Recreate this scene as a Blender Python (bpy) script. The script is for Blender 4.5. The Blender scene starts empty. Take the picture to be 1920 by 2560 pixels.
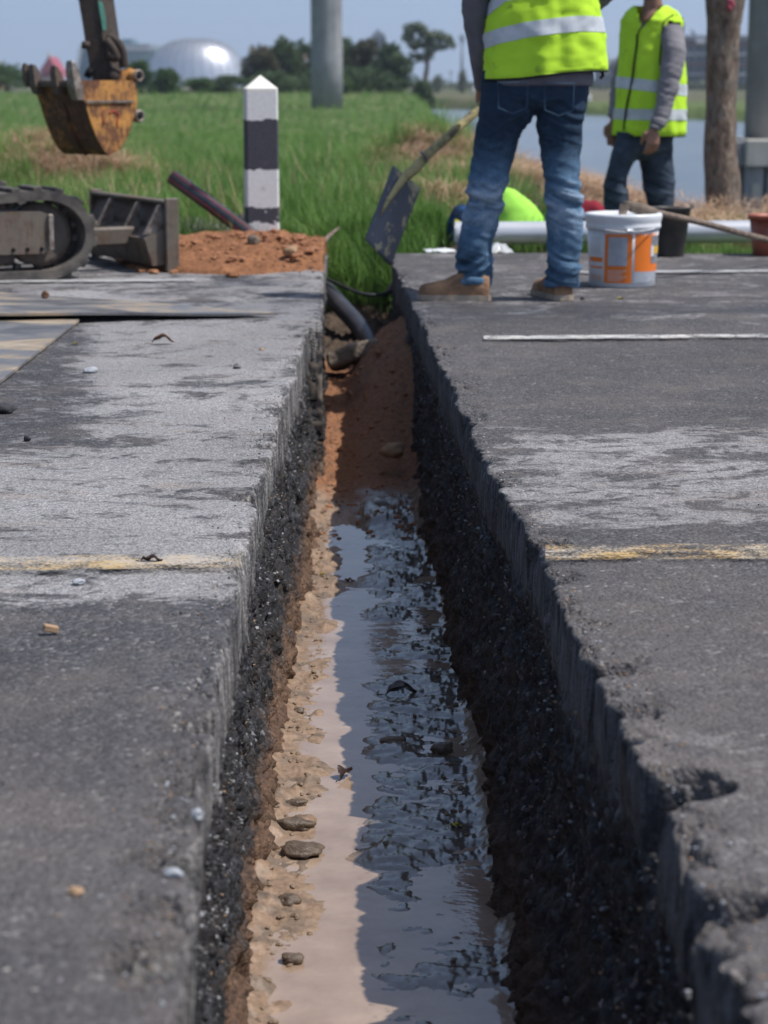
import bpy, math, random
import numpy as np
from mathutils import Vector, Matrix
random.seed(7); RNG = np.random.default_rng(7)
C = bpy.context.scene.collection
scn = bpy.context.scene
pi = math.pi

# ------------------------------------------------------------------ camera, sky, sun, exposure
CAMH = 0.92
FPX = 5208.0
TH = math.atan((1280 - 206) / FPX)
cam_d = bpy.data.cameras.new('camera'); cam = bpy.data.objects.new('camera', cam_d); C.objects.link(cam)
cam.location = (0, 0, CAMH); cam.rotation_euler = (pi / 2 - TH, 0, 0)
cam_d.sensor_fit = 'VERTICAL'; cam_d.sensor_height = 36; cam_d.lens = 36 * FPX / 2560
cam_d.clip_start = 0.05; cam_d.clip_end = 6000
cam_d.dof.use_dof = True; cam_d.dof.focus_distance = 4.9; cam_d.dof.aperture_fstop = 5.3
scn.camera = cam

SUN = Vector((0.60, -0.10, 1.0)).normalized()
elev = math.asin(SUN.z); azim = math.atan2(SUN.x, SUN.y)
w = bpy.data.worlds.new('World'); scn.world = w; w.use_nodes = True
wn = w.node_tree; wn.nodes.clear()
sky = wn.nodes.new('ShaderNodeTexSky'); sky.sky_type = 'NISHITA'; sky.sun_disc = False
sky.sun_elevation = elev; sky.sun_rotation = azim; sky.altitude = 0; sky.air_density = 1.0; sky.dust_density = 1.0; sky.ozone_density = 3.0
bg = wn.nodes.new('ShaderNodeBackground'); bg.inputs[1].default_value = 0.125
wo = wn.nodes.new('ShaderNodeOutputWorld')
tcw = wn.nodes.new('ShaderNodeTexCoord'); va = wn.nodes.new('ShaderNodeVectorMath'); va.operation = 'MULTIPLY_ADD'; va.inputs[1].default_value = (1, 1, 0.5); va.inputs[2].default_value = (0, 0, 0.24)
vz = wn.nodes.new('ShaderNodeVectorMath'); vz.operation = 'MAXIMUM'; vz.inputs[1].default_value = (-9, -9, 0)
vnm = wn.nodes.new('ShaderNodeVectorMath'); vnm.operation = 'NORMALIZE'
wn.links.new(tcw.outputs['Generated'], vz.inputs[0]); wn.links.new(vz.outputs[0], va.inputs[0]); wn.links.new(va.outputs[0], vnm.inputs[0]); wn.links.new(vnm.outputs[0], sky.inputs[0])
tint = wn.nodes.new('ShaderNodeMix'); tint.data_type = 'RGBA'; tint.blend_type = 'MULTIPLY'; tint.inputs[0].default_value = 1.0; tint.inputs[7].default_value = (1.17, 1.02, 0.905, 1)
wn.links.new(sky.outputs[0], tint.inputs[6]); wn.links.new(tint.outputs[2], bg.inputs[0]); wn.links.new(bg.outputs[0], wo.inputs[0])
sd = bpy.data.lights.new('sun', 'SUN'); sun = bpy.data.objects.new('sun', sd); C.objects.link(sun)
sd.energy = 3.6; sd.angle = math.radians(0.6); sd.color = (1.0, 0.965, 0.92)
sun.rotation_euler = SUN.to_track_quat('Z', 'Y').to_euler()
scn.view_settings.view_transform = 'Standard'; scn.view_settings.look = 'None'
scn.view_settings.exposure = 0.43; scn.view_settings.gamma = 1.0; scn.view_settings.use_curve_mapping = False
scn.render.engine = 'CYCLES'
scn.cycles.max_bounces = 6; scn.cycles.diffuse_bounces = 3; scn.cycles.glossy_bounces = 3
scn.cycles.transmission_bounces = 4; scn.cycles.transparent_max_bounces = 12; scn.cycles.volume_bounces = 0
scn.cycles.caustics_reflective = False; scn.cycles.caustics_refractive = False
scn.cycles.use_denoising = True

K = 1920 / 1659.0     # view pixels -> photo pixels
def ray(px, py):
    x = (px - 960) / FPX; y = -(py - 1280) / FPX
    return Vector((x, y * math.sin(TH) + math.cos(TH), y * math.cos(TH) - math.sin(TH)))
def G(px, py, z=0.0):
    d = ray(px * K, py * K); t = (z - CAMH) / d.z
    return Vector((d.x * t, d.y * t, z))
def Q(px, py, Y):
    d = ray(px * K, py * K); t = Y / d.y
    return Vector((d.x * t, Y, CAMH + d.z * t))

# ------------------------------------------------------------------ numpy noise
def _h(ix, iy, iz, seed):
    n = (ix * 374761393 + iy * 668265263 + iz * 2147483647 + seed * 1274126177) & 0xFFFFFFFF
    n = ((n ^ (n >> 13)) * 1274126177) & 0xFFFFFFFF
    n = (n ^ (n >> 16)) & 0xFFFFFFFF
    n = ((n * 2246822519) & 0xFFFFFFFF) ^ (n >> 11)
    return (n & 0xFFFFFF) / float(0xFFFFFF) * 2 - 1
def vn(P, seed=0):
    P = np.asarray(P, dtype=np.float64); i = np.floor(P).astype(np.int64); f = P - i
    f = f * f * (3 - 2 * f); r = 0
    for dx in (0, 1):
        wx = f[..., 0] if dx else 1 - f[..., 0]
        for dy in (0, 1):
            wy = f[..., 1] if dy else 1 - f[..., 1]
            for dz in (0, 1):
                wz = f[..., 2] if dz else 1 - f[..., 2]
                r = r + wx * wy * wz * _h(i[..., 0] + dx, i[..., 1] + dy, i[..., 2] + dz, seed)
    return r
def fbm(P, sc=1.0, oc=4, seed=0, gain=0.5):
    P = np.asarray(P, dtype=np.float64) * sc; a = 1.0; r = 0; t = 0
    for k in range(oc):
        r = r + a * vn(P, seed + k * 17); t += a; a *= gain; P = P * 2.03 + 11.3
    return r / t
def fb2(X, Y, sc=1.0, oc=4, seed=0, gain=0.5):
    X, Y = np.broadcast_arrays(np.asarray(X, float), np.asarray(Y, float))
    return fbm(np.stack([X, Y, np.zeros_like(X)], -1), sc, oc, seed, gain)
def sst(a, b, x):
    t = np.clip((np.asarray(x, float) - a) / (b - a), 0, 1); return t * t * (3 - 2 * t)

# ------------------------------------------------------------------ object helpers
WL = {}
def mesh_of(name, V, F, smooth=True, mats=(), mi=None):
    me = bpy.data.meshes.new(name)
    V = np.asarray(V, dtype=np.float32)
    if isinstance(F, np.ndarray):
        n = len(F); k = F.shape[1]
        me.vertices.add(len(V)); me.vertices.foreach_set('co', V.ravel())
        me.loops.add(n * k); me.loops.foreach_set('vertex_index', F.astype(np.int32).ravel())
        me.polygons.add(n); me.polygons.foreach_set('loop_start', np.arange(0, n * k, k, dtype=np.int32))
        me.update(calc_edges=True)
    else:
        me.from_pydata([tuple(v) for v in V.tolist()], [], [tuple(f) for f in F]); me.update()
    for m in mats: me.materials.append(m)
    me.polygons.foreach_set('use_smooth', [smooth] * len(me.polygons))
    if mi is not None: me.polygons.foreach_set('material_index', np.asarray(mi, dtype=np.int32))
    me.update(); return me
def tag(o, label=None, cat=None, group=None, kind=None):
    if label: o['label'] = label
    if cat: o['category'] = cat
    if group: o['group'] = group
    if kind: o['kind'] = kind
    return o
def thing(name, loc, label, cat, group=None):
    o = bpy.data.objects.new(name, None); C.objects.link(o); o.location = loc; o.empty_display_size = 0.1
    WL[o.name] = Vector(loc); return tag(o, label, cat, group)
def mk(name, V, F, mat, parent=None, smooth=True, mi=None, origin=None):
    V = np.asarray([tuple(v) for v in V] if not isinstance(V, np.ndarray) else V, dtype=np.float64)
    if parent is not None: loc = WL[parent.name]
    elif origin is not None: loc = Vector(origin)
    else:
        mn = V.min(0); mx = V.max(0); loc = Vector(((mn[0] + mx[0]) / 2, (mn[1] + mx[1]) / 2, mn[2]))
    V = V - np.array(loc)
    mats = mat if isinstance(mat, (list, tuple)) else [mat]
    me = mesh_of(name, V, F, smooth, mats, mi)
    o = bpy.data.objects.new(name, me); C.objects.link(o)
    if parent is not None: o.parent = parent
    else: o.location = loc
    WL[o.name] = loc; return o
def join(*parts):
    V = []; F = []; n = 0
    for v, f in parts:
        V += [tuple(p) for p in v]; F += [tuple(i + n for i in q) for q in f]; n += len(v)
    return V, F
def box(c, s, R=None, bev=0.0):
    hx, hy, hz = s[0] / 2, s[1] / 2, s[2] / 2; b = min(bev, hx * .9, hy * .9, hz * .9)
    V = []; F = []
    if b <= 0:
        V = [Vector((x * hx, y * hy, z * hz)) for x in (-1, 1) for y in (-1, 1) for z in (-1, 1)]
        F = [(0, 1, 3, 2), (4, 6, 7, 5), (0, 4, 5, 1), (2, 3, 7, 6), (0, 2, 6, 4), (1, 5, 7, 3)]
    else:   # chamfered box
        idx = {}
        for x in (-1, 1):
            for y in (-1, 1):
                for z in (-1, 1):
                    for a in range(3):
                        p = [x * (hx - b), y * (hy - b), z * (hz - b)]
                        p[a] = (x * hx, y * hy, z * hz)[a]
                        idx[(x, y, z, a)] = len(V); V.append(Vector(p))
        for a in range(3):
            o = [k for k in range(3) if k != a]
            for s1 in (-1, 1):
                q = []
                for u, v_ in ((-1, -1), (1, -1), (1, 1), (-1, 1)):
                    k = [0, 0, 0]; k[a] = s1; k[o[0]] = u; k[o[1]] = v_
                    q.append(idx[(k[0], k[1], k[2], a)])
                if (s1 < 0) ^ (a == 1): q.reverse()
                F.append(tuple(q))
        for a in range(3):   # edges parallel to axis a
            o = [k for k in range(3) if k != a]
            for u in (-1, 1):
                for v_ in (-1, 1):
                    k0 = [0, 0, 0]; k0[o[0]] = u; k0[o[1]] = v_; k1 = list(k0); k0[a] = -1; k1[a] = 1
                    F.append((idx[(*k0, o[0])], idx[(*k1, o[0])], idx[(*k1, o[1])], idx[(*k0, o[1])]))
        for x in (-1, 1):
            for y in (-1, 1):
                for z in (-1, 1):
                    F.append((idx[(x, y, z, 0)], idx[(x, y, z, 1)], idx[(x, y, z, 2)]))
    c = Vector(c)
    if R is not None: V = [R @ v for v in V]
    return [v + c for v in V], F
def tube(pts, rad, seg=12, cap=True, sx=1.0, closed=False):
    pts = [Vector(p) for p in pts]; n = len(pts)
    if not isinstance(rad, list): rad = [rad] * n
    V = []; F = []
    t0 = (pts[1] - pts[0]).normalized()
    up = Vector((0, 0, 1)) if abs(t0.z) < 0.9 else Vector((0, 1, 0))
    nrm = (up - t0 * up.dot(t0)).normalized()
    for i in range(n):
        if closed: t = (pts[(i + 1) % n] - pts[i - 1])
        else: t = (pts[min(i + 1, n - 1)] - pts[max(i - 1, 0)])
        t.normalize(); nrm = (nrm - t * nrm.dot(t)).normalized(); b = t.cross(nrm)
        r = rad[i]; rx, ry = (r if isinstance(r, tuple) else (r, r * sx))
        for k in range(seg):
            a = 2 * pi * k / seg
            V.append(pts[i] + nrm * (math.cos(a) * rx) + b * (math.sin(a) * ry))
    m = n if closed else n - 1
    for i in range(m):
        j = (i + 1) % n
        for k in range(seg):
            F.append((i * seg + k, i * seg + (k + 1) % seg, j * seg + (k + 1) % seg, j * seg + k))
    if cap and not closed:
        F.append(tuple(range(seg - 1, -1, -1))); F.append(tuple((n - 1) * seg + k for k in range(seg)))
    return V, F
def rings(rs, seg=24, cap=True, yaw=0.0):
    """horizontal elliptical rings: (centre, rx, ry)"""
    V = []; F = []
    cy, sy = math.cos(yaw), math.sin(yaw)
    for c, rx, ry in rs:
        c = Vector(c)
        for k in range(seg):
            a = 2 * pi * k / seg; x = math.cos(a) * rx; y = math.sin(a) * ry
            V.append(c + Vector((x * cy - y * sy, x * sy + y * cy, 0)))
    for i in range(len(rs) - 1):
        for k in range(seg):
            F.append((i * seg + k, i * seg + (k + 1) % seg, (i + 1) * seg + (k + 1) % seg, (i + 1) * seg + k))
    if cap:
        F.append(tuple(range(seg - 1, -1, -1))); F.append(tuple((len(rs) - 1) * seg + k for k in range(seg)))
    return V, F
def lathe(c, prof, seg=40, R=None):
    V = []; F = []; c = Vector(c)
    for r, z in prof:
        for k in range(seg):
            a = 2 * pi * k / seg; v = Vector((r * math.cos(a), r * math.sin(a), z))
            V.append(c + (R @ v if R is not None else v))
    for i in range(len(prof) - 1):
        for k in range(seg):
            F.append((i * seg + k, i * seg + (k + 1) % seg, (i + 1) * seg + (k + 1) % seg, (i + 1) * seg + k))
    return V, F
def prism(poly, a, b, M=None):
    """poly: 2d points (u,w); extruded along v from a to b.  local (u,v,w)"""
    n = len(poly)
    V = [Vector((p[0], a, p[1])) for p in poly] + [Vector((p[0], b, p[1])) for p in poly]
    F = [tuple(range(n)), tuple(range(2 * n - 1, n - 1, -1))] + [(i, i + n, (i + 1) % n + n, (i + 1) % n) for i in range(n)]
    if M is not None: V = [M @ v for v in V]
    return V, F
def fuse(parts, voxel, smooth=4, fac=0.5):
    V, F = join(*parts)
    me = bpy.data.meshes.new('tmp'); me.from_pydata([tuple(v) for v in V], [], F); me.update()
    o = bpy.data.objects.new('tmp', me); C.objects.link(o)
    m = o.modifiers.new('r', 'REMESH'); m.mode = 'VOXEL'; m.voxel_size = voxel
    if smooth:
        s = o.modifiers.new('s', 'SMOOTH'); s.iterations = smooth; s.factor = fac
    dg = bpy.context.evaluated_depsgraph_get(); ev = o.evaluated_get(dg); em = ev.to_mesh()
    nv = len(em.vertices); co = np.empty(nv * 3, dtype=np.float32); em.vertices.foreach_get('co', co)
    no = np.empty(nv * 3, dtype=np.float32); em.vertices.foreach_get('normal', no)
    faces = [tuple(p.vertices) for p in em.polygons]
    ev.to_mesh_clear(); bpy.data.objects.remove(o); bpy.data.meshes.remove(me)
    return co.reshape(-1, 3).astype(float), no.reshape(-1, 3).astype(float), faces
def cr(pts, n=8):
    """Catmull-Rom through points"""
    pts = [Vector(p) for p in pts]; P = [pts[0] * 2 - pts[1]] + pts + [pts[-1] * 2 - pts[-2]]; out = []
    for i in range(1, len(P) - 2):
        for k in range(n):
            t = k / n; a, b, c, d = P[i - 1], P[i], P[i + 1], P[i + 2]
            out.append(0.5 * ((2 * b) + (c - a) * t + (2 * a - 5 * b + 4 * c - d) * t * t + (3 * b - a - 3 * c + d) * t ** 3))
    out.append(pts[-1]); return out
def blob(c, s, seed, sub=2, rough=0.25, rot=0.0):
    """irregular stone/clod from an icosphere, real relief"""
    import bmesh
    bm = bmesh.new(); bmesh.ops.create_icosphere(bm, subdivisions=sub, radius=1)
    P = np.array([v.co[:] for v in bm.verts]); F = [tuple(v.index for v in f.verts) for f in bm.faces]; bm.free()
    d = 1 + rough * fbm(P, 1.6, 3, seed) * 1.6
    P = P * d[:, None] * np.array(s)
    cc, ss = math.cos(rot), math.sin(rot)
    P = np.stack([P[:, 0] * cc - P[:, 1] * ss, P[:, 0] * ss + P[:, 1] * cc, P[:, 2]], -1) + np.array(c)
    return [Vector(p) for p in P.tolist()], F

# ------------------------------------------------------------------ material helpers
class N:
    def __init__(s, name):
        s.m = bpy.data.materials.new(name); s.m.use_nodes = True; s.t = s.m.node_tree; s.t.nodes.clear()
        s.out = s.t.nodes.new('ShaderNodeOutputMaterial')
        s.b = s.t.nodes.new('ShaderNodeBsdfPrincipled'); s.t.links.new(s.b.outputs[0], s.out.inputs[0])
    def n(s, ty, **kw):
        x = s.t.nodes.new(ty)
        for k, v in kw.items(): setattr(x, k, v)
        return x
    def set(s, sock, v):
        if isinstance(v, bpy.types.NodeSocket): s.t.links.new(v, sock)
        elif isinstance(v, (tuple, list)):
            sock.default_value = tuple(v) + ((1.0,) if len(v) == 3 and sock.type == 'RGBA' else ())
        else: sock.default_value = v
    def coord(s, kind='Object', scale=(1, 1, 1), rot=(0, 0, 0), world=False):
        if world: src = s.n('ShaderNodeNewGeometry').outputs['Position']
        else: src = s.n('ShaderNodeTexCoord').outputs[kind]
        mp = s.n('ShaderNodeMapping'); s.set(mp.inputs[0], src); mp.inputs['Scale'].default_value = scale; mp.inputs['Rotation'].default_value = rot
        return mp.outputs[0]
    def noise(s, co, sc=5, det=4, rough=0.55, dist=0.0):
        x = s.n('ShaderNodeTexNoise'); s.set(x.inputs['Vector'], co); x.inputs['Scale'].default_value = sc
        x.inputs['Detail'].default_value = det; x.inputs['Roughness'].default_value = rough; x.inputs['Distortion'].default_value = dist
        return x.outputs['Fac']
    def vor(s, co, sc=5, feat='F1', out='Distance'):
        x = s.n('ShaderNodeTexVoronoi'); x.feature = feat; s.set(x.inputs['Vector'], co); x.inputs['Scale'].default_value = sc
        return x.outputs[out]
    def ramp(s, f, st, interp='LINEAR'):
        x = s.n('ShaderNodeValToRGB'); s.set(x.inputs[0], f); e = x.color_ramp.elements; x.color_ramp.interpolation = interp
        while len(e) < len(st): e.new(0.5)
        for k, (p, c) in enumerate(st):
            e[k].position = p; e[k].color = (c, c, c, 1) if isinstance(c, (int, float)) else tuple(c) + (1,)
        return x.outputs[0]
    def mix(s, f, a, b, mode='MIX'):
        x = s.n('ShaderNodeMix', data_type='RGBA', blend_type=mode); s.set(x.inputs[0], f); s.set(x.inputs[6], a); s.set(x.inputs[7], b)
        return x.outputs[2]
    def math(s, op, a, b=0.0, c=None):
        x = s.n('ShaderNodeMath', operation=op); s.set(x.inputs[0], a); s.set(x.inputs[1], b)
        if c is not None: s.set(x.inputs[2], c)
        return x.outputs[0]
    def attr(s, name):
        x = s.n('ShaderNodeAttribute'); x.attribute_name = name; return x.outputs['Fac']
    def sepz(s, co, k=2):
        x = s.n('ShaderNodeSeparateXYZ'); s.set(x.inputs[0], co); return x.outputs[k]
    def bump(s, h, st=0.5, dist=0.01, prev=None):
        x = s.n('ShaderNodeBump'); s.set(x.inputs['Height'], h); x.inputs['Strength'].default_value = st; x.inputs['Distance'].default_value = dist
        if prev is not None: s.set(x.inputs['Normal'], prev)
        return x.outputs[0]
    def fin(s, col=None, rough=None, nrm=None, metal=None, spec=None):
        if col is not None: s.set(s.b.inputs['Base Color'], col)
        if rough is not None: s.set(s.b.inputs['Roughness'], rough)
        if nrm is not None: s.set(s.b.inputs['Normal'], nrm)
        if metal is not None: s.set(s.b.inputs['Metallic'], metal)
        if spec is not None: s.set(s.b.inputs['Specular IOR Level'], spec)
        return s.m
def plain(name, col, rough=0.6, var=0.25, sc=8, metal=0.0, bump=0.0, col2=None, bsc=None, lo=0.35, hi=0.7, spec=0.5):
    s = N(name); co = s.coord(); f = s.noise(co, sc, 5, 0.6)
    c2 = col2 if col2 is not None else tuple(max(0, c * (1 - var)) for c in col)
    c = s.ramp(f, [(lo, c2), (hi, col)])
    nr = s.bump(s.noise(co, bsc or sc * 4, 4, 0.6), 0.6, bump) if bump else None
    return s.fin(c, rough, nr, metal, spec)

# ------------------------------------------------------------------ materials
def m_asphalt(brown):
    s = N('asphalt'); co = s.coord(world=True)
    du = s.attr('dust')
    cs = s.coord(world=True, scale=(1, 1.6, 1))
    cs = s.coord(world=True, scale=(1, 1.25, 1)); big = s.noise(cs, 4.0, 8, 0.72, 0.9)
    med = s.noise(co, 28, 6, 0.7)
    loc_ = s.ramp(s.noise(co, 1.1, 3, 0.5), [(0.35, 0.86), (0.65, 1.14)]); m = s.math('ADD', du, s.math('MULTIPLY', s.math('SUBTRACT', big, 0.5), 2.1))
    m = s.math('ADD', m, s.math('MULTIPLY', s.math('SUBTRACT', med, 0.5), 0.9))
    stn = s.ramp(s.noise(s.coord(world=True, scale=(1, 1.35, 1)), 3.0, 9, 0.74, 1.4), [(0.49, 0.0), (0.575, 1.0)])
    m = s.math('SUBTRACT', m, s.math('MULTIPLY', stn, 0.42))
    mask = s.ramp(m, [(0.30, 0.0), (0.44, 0.45), (0.56, 0.8), (0.72, 1.0)])
    # aggregate cells
    v1 = s.n('ShaderNodeTexVoronoi'); s.set(v1.inputs['Vector'], co); v1.inputs['Scale'].default_value = 130
    cell = s.ramp(v1.outputs['Color'], [(0.0, (0.018, 0.019, 0.022)), (0.45, (0.050, 0.051, 0.058)), (0.8, (0.105, 0.103, 0.108)), (1.0, (0.50, 0.47, 0.43))])
    cellb = s.ramp(v1.outputs['Color'], [(0.0, (0.016, 0.017, 0.020)), (0.5, (0.045, 0.046, 0.052)), (1.0, (0.115, 0.112, 0.115))])
    cell = s.mix(s.ramp(s.noise(co, 11, 5, 0.7), [(0.45, 0.0), (0.62, 0.9)]), cellb, cell)
    cell = s.mix(s.ramp(s.noise(co, 3.2, 5, 0.65), [(0.50, 0.0), (0.66, 0.5)]), cell, (0.13, 0.112, 0.098))
    dcol = s.ramp(s.noise(co, 60, 5, 0.7), [(0.3, (0.175, 0.172, 0.175)), (0.5, (0.31, 0.305, 0.305)), (0.72, (0.47, 0.46, 0.455))])
    tan = s.ramp(s.noise(s.coord(world=True, scale=(1, 2.2, 1)), 2.6, 5, 0.62), [(0.56, 0.0), (0.68, 1.0)])
    dcol = s.mix(s.math('MULTIPLY', tan, 0.45), dcol, (0.30, 0.225, 0.165))
    pit = s.ramp(s.noise(co, 210, 3, 0.6), [(0.36, 0.0), (0.50, 1.0)])
    mask2 = s.math('MULTIPLY', mask, s.math('ADD', s.math('MULTIPLY', pit, 0.6), 0.4))
    col = s.mix(s.math('MULTIPLY', mask2, 0.9), cell, dcol)
    br = s.attr('brown')
    col = s.mix(s.math('MULTIPLY', br, s.noise(co, 7, 4, 0.6)), col, (0.17, 0.145, 0.13))
    wet = s.attr('wet')
    col = s.mix(1.0, col, loc_, 'MULTIPLY'); crk = s.ramp(s.vor(s.coord(world=True, scale=(1, 1.3, 1)), 26, 'F1'), [(0.0, 1.0), (0.22, 0.0)]); crk = s.math('MULTIPLY', crk, s.ramp(s.noise(co, 5, 4, .7), [(0.50, 0.0), (0.58, 1.0)])); col = s.mix(s.math('MULTIPLY', crk, 0.75), col, (0.03, 0.03, 0.032))
    col = s.mix(wet, col, s.mix(1.0, col, (0.42, 0.44, 0.50), 'MULTIPLY'))
    h = s.math('ADD', s.math('MULTIPLY', v1.outputs['Distance'], -0.7), s.math('MULTIPLY', s.noise(co, 300, 3, 0.6), 0.5))
    nr = s.bump(h, 0.9, 0.006); nr = s.bump(s.noise(co, 40, 4, 0.6), 0.4, 0.012, nr)
    return s.fin(col, s.math('SUBTRACT', 0.82, s.math('MULTIPLY', wet, 0.35)), nr, spec=0.4)
def m_wall(side):
    s = N('cut_wall'); co = s.coord(world=True); z = s.sepz(co); y = s.sepz(co, 1)
    st = s.coord(world=True, scale=(1, 1, 0.10))           # vertical saw streaks
    streak = s.noise(st, 85, 5, 0.65); str2 = s.noise(st, 22, 4, 0.6)
    zz = s.math('ADD', z, s.math('MULTIPLY', s.math('SUBTRACT', s.noise(co, 9, 5, 0.65), 0.5), 0.16))
    zz = s.math('ADD', zz, s.math('MULTIPLY', s.math('SUBTRACT', str2, 0.5), 0.10))
    smear = s.ramp(streak, [(0.38, (0.04, 0.039, 0.040)), (0.49, (0.20, 0.19, 0.18)), (0.72, (0.42, 0.40, 0.375))])  # left copy: sunlit brightness put into the smear colour
    if side > 0: smear = s.ramp(streak, [(0.40, (0.015, 0.016, 0.020)), (0.50, (0.085, 0.088, 0.098)), (0.75, (0.19, 0.195, 0.21))])  # right copy: wall shade put in as a darker, bluer smear
    v1 = s.n('ShaderNodeTexVoronoi'); s.set(v1.inputs['Vector'], co); v1.inputs['Scale'].default_value = 95
    agg = s.ramp(v1.outputs['Color'], [(0.0, (0.005, 0.005, 0.007)), (0.5, (0.018, 0.019, 0.024)), (0.8, (0.06, 0.062, 0.072)), (0.9, (0.14, 0.145, 0.16)), (1.0, (0.45, 0.46, 0.48))])
    agg = s.mix(s.ramp(s.noise(co, 7, 5, 0.7), [(0.50, 0.0), (0.62, 0.75)]), agg, s.ramp(s.noise(co, 70, 4, .7), [(0.35, (0.012, 0.010, 0.009)), (0.7, (0.085, 0.06, 0.045))]))
    soil = s.ramp(s.noise(co, 55, 6, 0.7), [(0.3, (0.035, 0.022, 0.016)), (0.48, (0.13, 0.075, 0.047)), (0.75, (0.27, 0.165, 0.105))])
    if side > 0: soil = s.ramp(s.noise(co, 55, 6, 0.7), [(0.3, (0.025, 0.017, 0.012)), (0.55, (0.075, 0.048, 0.034)), (0.8, (0.14, 0.09, 0.06))])  # right copy: soil colour darkened for the shaded wall
    # layers by height: smear -> aggregate -> soil
    mr = s.n('ShaderNodeMapRange'); s.set(mr.inputs[0], zz)
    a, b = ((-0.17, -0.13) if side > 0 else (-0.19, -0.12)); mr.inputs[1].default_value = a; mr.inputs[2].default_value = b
    brk = s.ramp(s.noise(s.coord(world=True, scale=(1, 1, 0.6)), 6.5, 6, 0.72), ([(0.46, 0.0), (0.53, 1.0)] if side > 0 else [(0.42, 0.0), (0.53, 1.0)]))
    c1 = s.mix(s.math('MULTIPLY', mr.outputs[0], s.math('ADD', s.math('MULTIPLY', brk, 0.85), 0.15)), agg, smear)
    mr2 = s.n('ShaderNodeMapRange'); s.set(mr2.inputs[0], zz)
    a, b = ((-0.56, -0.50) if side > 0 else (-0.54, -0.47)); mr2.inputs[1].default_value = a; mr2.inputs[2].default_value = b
    c2 = s.mix(mr2.outputs[0], soil, c1)
    h = s.math('ADD', s.math('MULTIPLY', v1.outputs['Distance'], -0.7), s.noise(co, 190, 4, 0.7))
    nr = s.bump(h, 1.0, 0.008)
    return s.fin(c2, 0.75, nr, spec=0.45)
M = {}
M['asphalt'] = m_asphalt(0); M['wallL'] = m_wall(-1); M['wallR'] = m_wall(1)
def m_soil(name, a, b, c, sc=70, rough=0.95, bd=0.006, spec=0.2):
    s = N(name); co = s.coord(world=True)
    col = s.ramp(s.noise(co, sc, 6, 0.7), [(0.28, a), (0.52, b), (0.78, c)])
    lg = s.ramp(s.noise(co, 6, 4, 0.6), [(0.35, 0.78), (0.65, 1.1)])
    col = s.mix(1.0, col, lg, 'MULTIPLY')
    nr = s.bump(s.noise(co, sc * 2, 5, 0.7), 1.0, bd)
    return s.fin(col, rough, nr, spec=spec)
M['sand'] = m_soil('orange_sand', (0.08, 0.034, 0.018), (0.26, 0.118, 0.056), (0.38, 0.195, 0.105), 45)
M['clod'] = plain('sand_clod', (0.36, 0.165, 0.08), 0.9, 0.3, 3)
M['crumb'] = plain('mud_crumb', (0.22, 0.155, 0.105), 0.6, 0.3, 3)
M['gravelgrey'] = m_soil('grey_gravel', (0.05, 0.045, 0.04), (0.16, 0.15, 0.135), (0.3, 0.29, 0.27), 60)
M['pitsoil'] = m_soil('pit_soil', (0.03, 0.022, 0.016), (0.12, 0.085, 0.055), (0.30, 0.20, 0.13), 22)
def m_floor():
    s = N('trench_soil'); co = s.coord(world=True); y = s.sepz(co, 1)
    mud = s.ramp(s.noise(co, 40, 6, 0.7), [(0.3, (0.15, 0.098, 0.062)), (0.5, (0.27, 0.185, 0.125)), (0.75, (0.37, 0.27, 0.19))])
    dk = s.ramp(s.noise(co, 14, 5, 0.6), [(0.5, 0.0), (0.62, 1.0)])
    mud = s.mix(s.math('MULTIPLY', dk, 0.6), mud, (0.085, 0.078, 0.068)); mud = s.mix(s.attr('grey'), mud, (0.105, 0.098, 0.088))  # grey mix paints the mud darker on the shaded half
    sand = s.ramp(s.noise(co, 60, 6, 0.7), [(0.28, (0.07, 0.030, 0.016)), (0.52, (0.235, 0.108, 0.052)), (0.78, (0.36, 0.18, 0.095))])
    f = s.attr('sand'); col = s.mix(f, mud, sand)
    gy_ = s.attr('grey'); nr = s.bump(s.noise(co, 130, 5, 0.7), 0.5, 0.005); nr2 = s.bump(s.noise(s.coord(world=True, scale=(0.7, 1.3, 1)), 48, 4, 0.6), 0.35, 0.004)
    nx = s.n('ShaderNodeMix', data_type='VECTOR'); s.set(nx.inputs[0], gy_); s.set(nx.inputs[4], nr); s.set(nx.inputs[5], nr2); nr = nx.outputs[1]
    pit = s.math('MULTIPLY', s.attr('pit'), s.ramp(s.noise(co, 9, 5, 0.7), [(0.35, 1.0), (0.65, 0.85)])); col = s.mix(pit, col, s.ramp(s.noise(co, 30, 5, 0.7), [(0.3, (0.012, 0.010, 0.008)), (0.75, (0.085, 0.058, 0.038))]))
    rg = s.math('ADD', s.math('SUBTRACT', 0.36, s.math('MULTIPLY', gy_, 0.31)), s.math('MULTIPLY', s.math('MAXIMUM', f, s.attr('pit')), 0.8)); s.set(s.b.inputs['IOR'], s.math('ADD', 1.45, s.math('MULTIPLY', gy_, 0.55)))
    return s.fin(col, rg, nr, spec=0.5)
M['floor'] = m_floor()
def m_puddle():
    s = N('muddy_water'); co = s.coord(world=True)
    col = s.ramp(s.noise(co, 7, 4, 0.6), [(0.3, (0.24, 0.165, 0.115)), (0.6, (0.34, 0.25, 0.185)), (0.8, (0.42, 0.32, 0.24))])
    nr = s.bump(s.noise(s.coord(world=True, scale=(1, 1.5, 1)), 16, 3, 0.55), 0.25, 0.004)
    s.b.inputs['IOR'].default_value = 1.8
    return s.fin(col, 0.05, nr, spec=0.5)
M['puddle'] = m_puddle()
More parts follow.
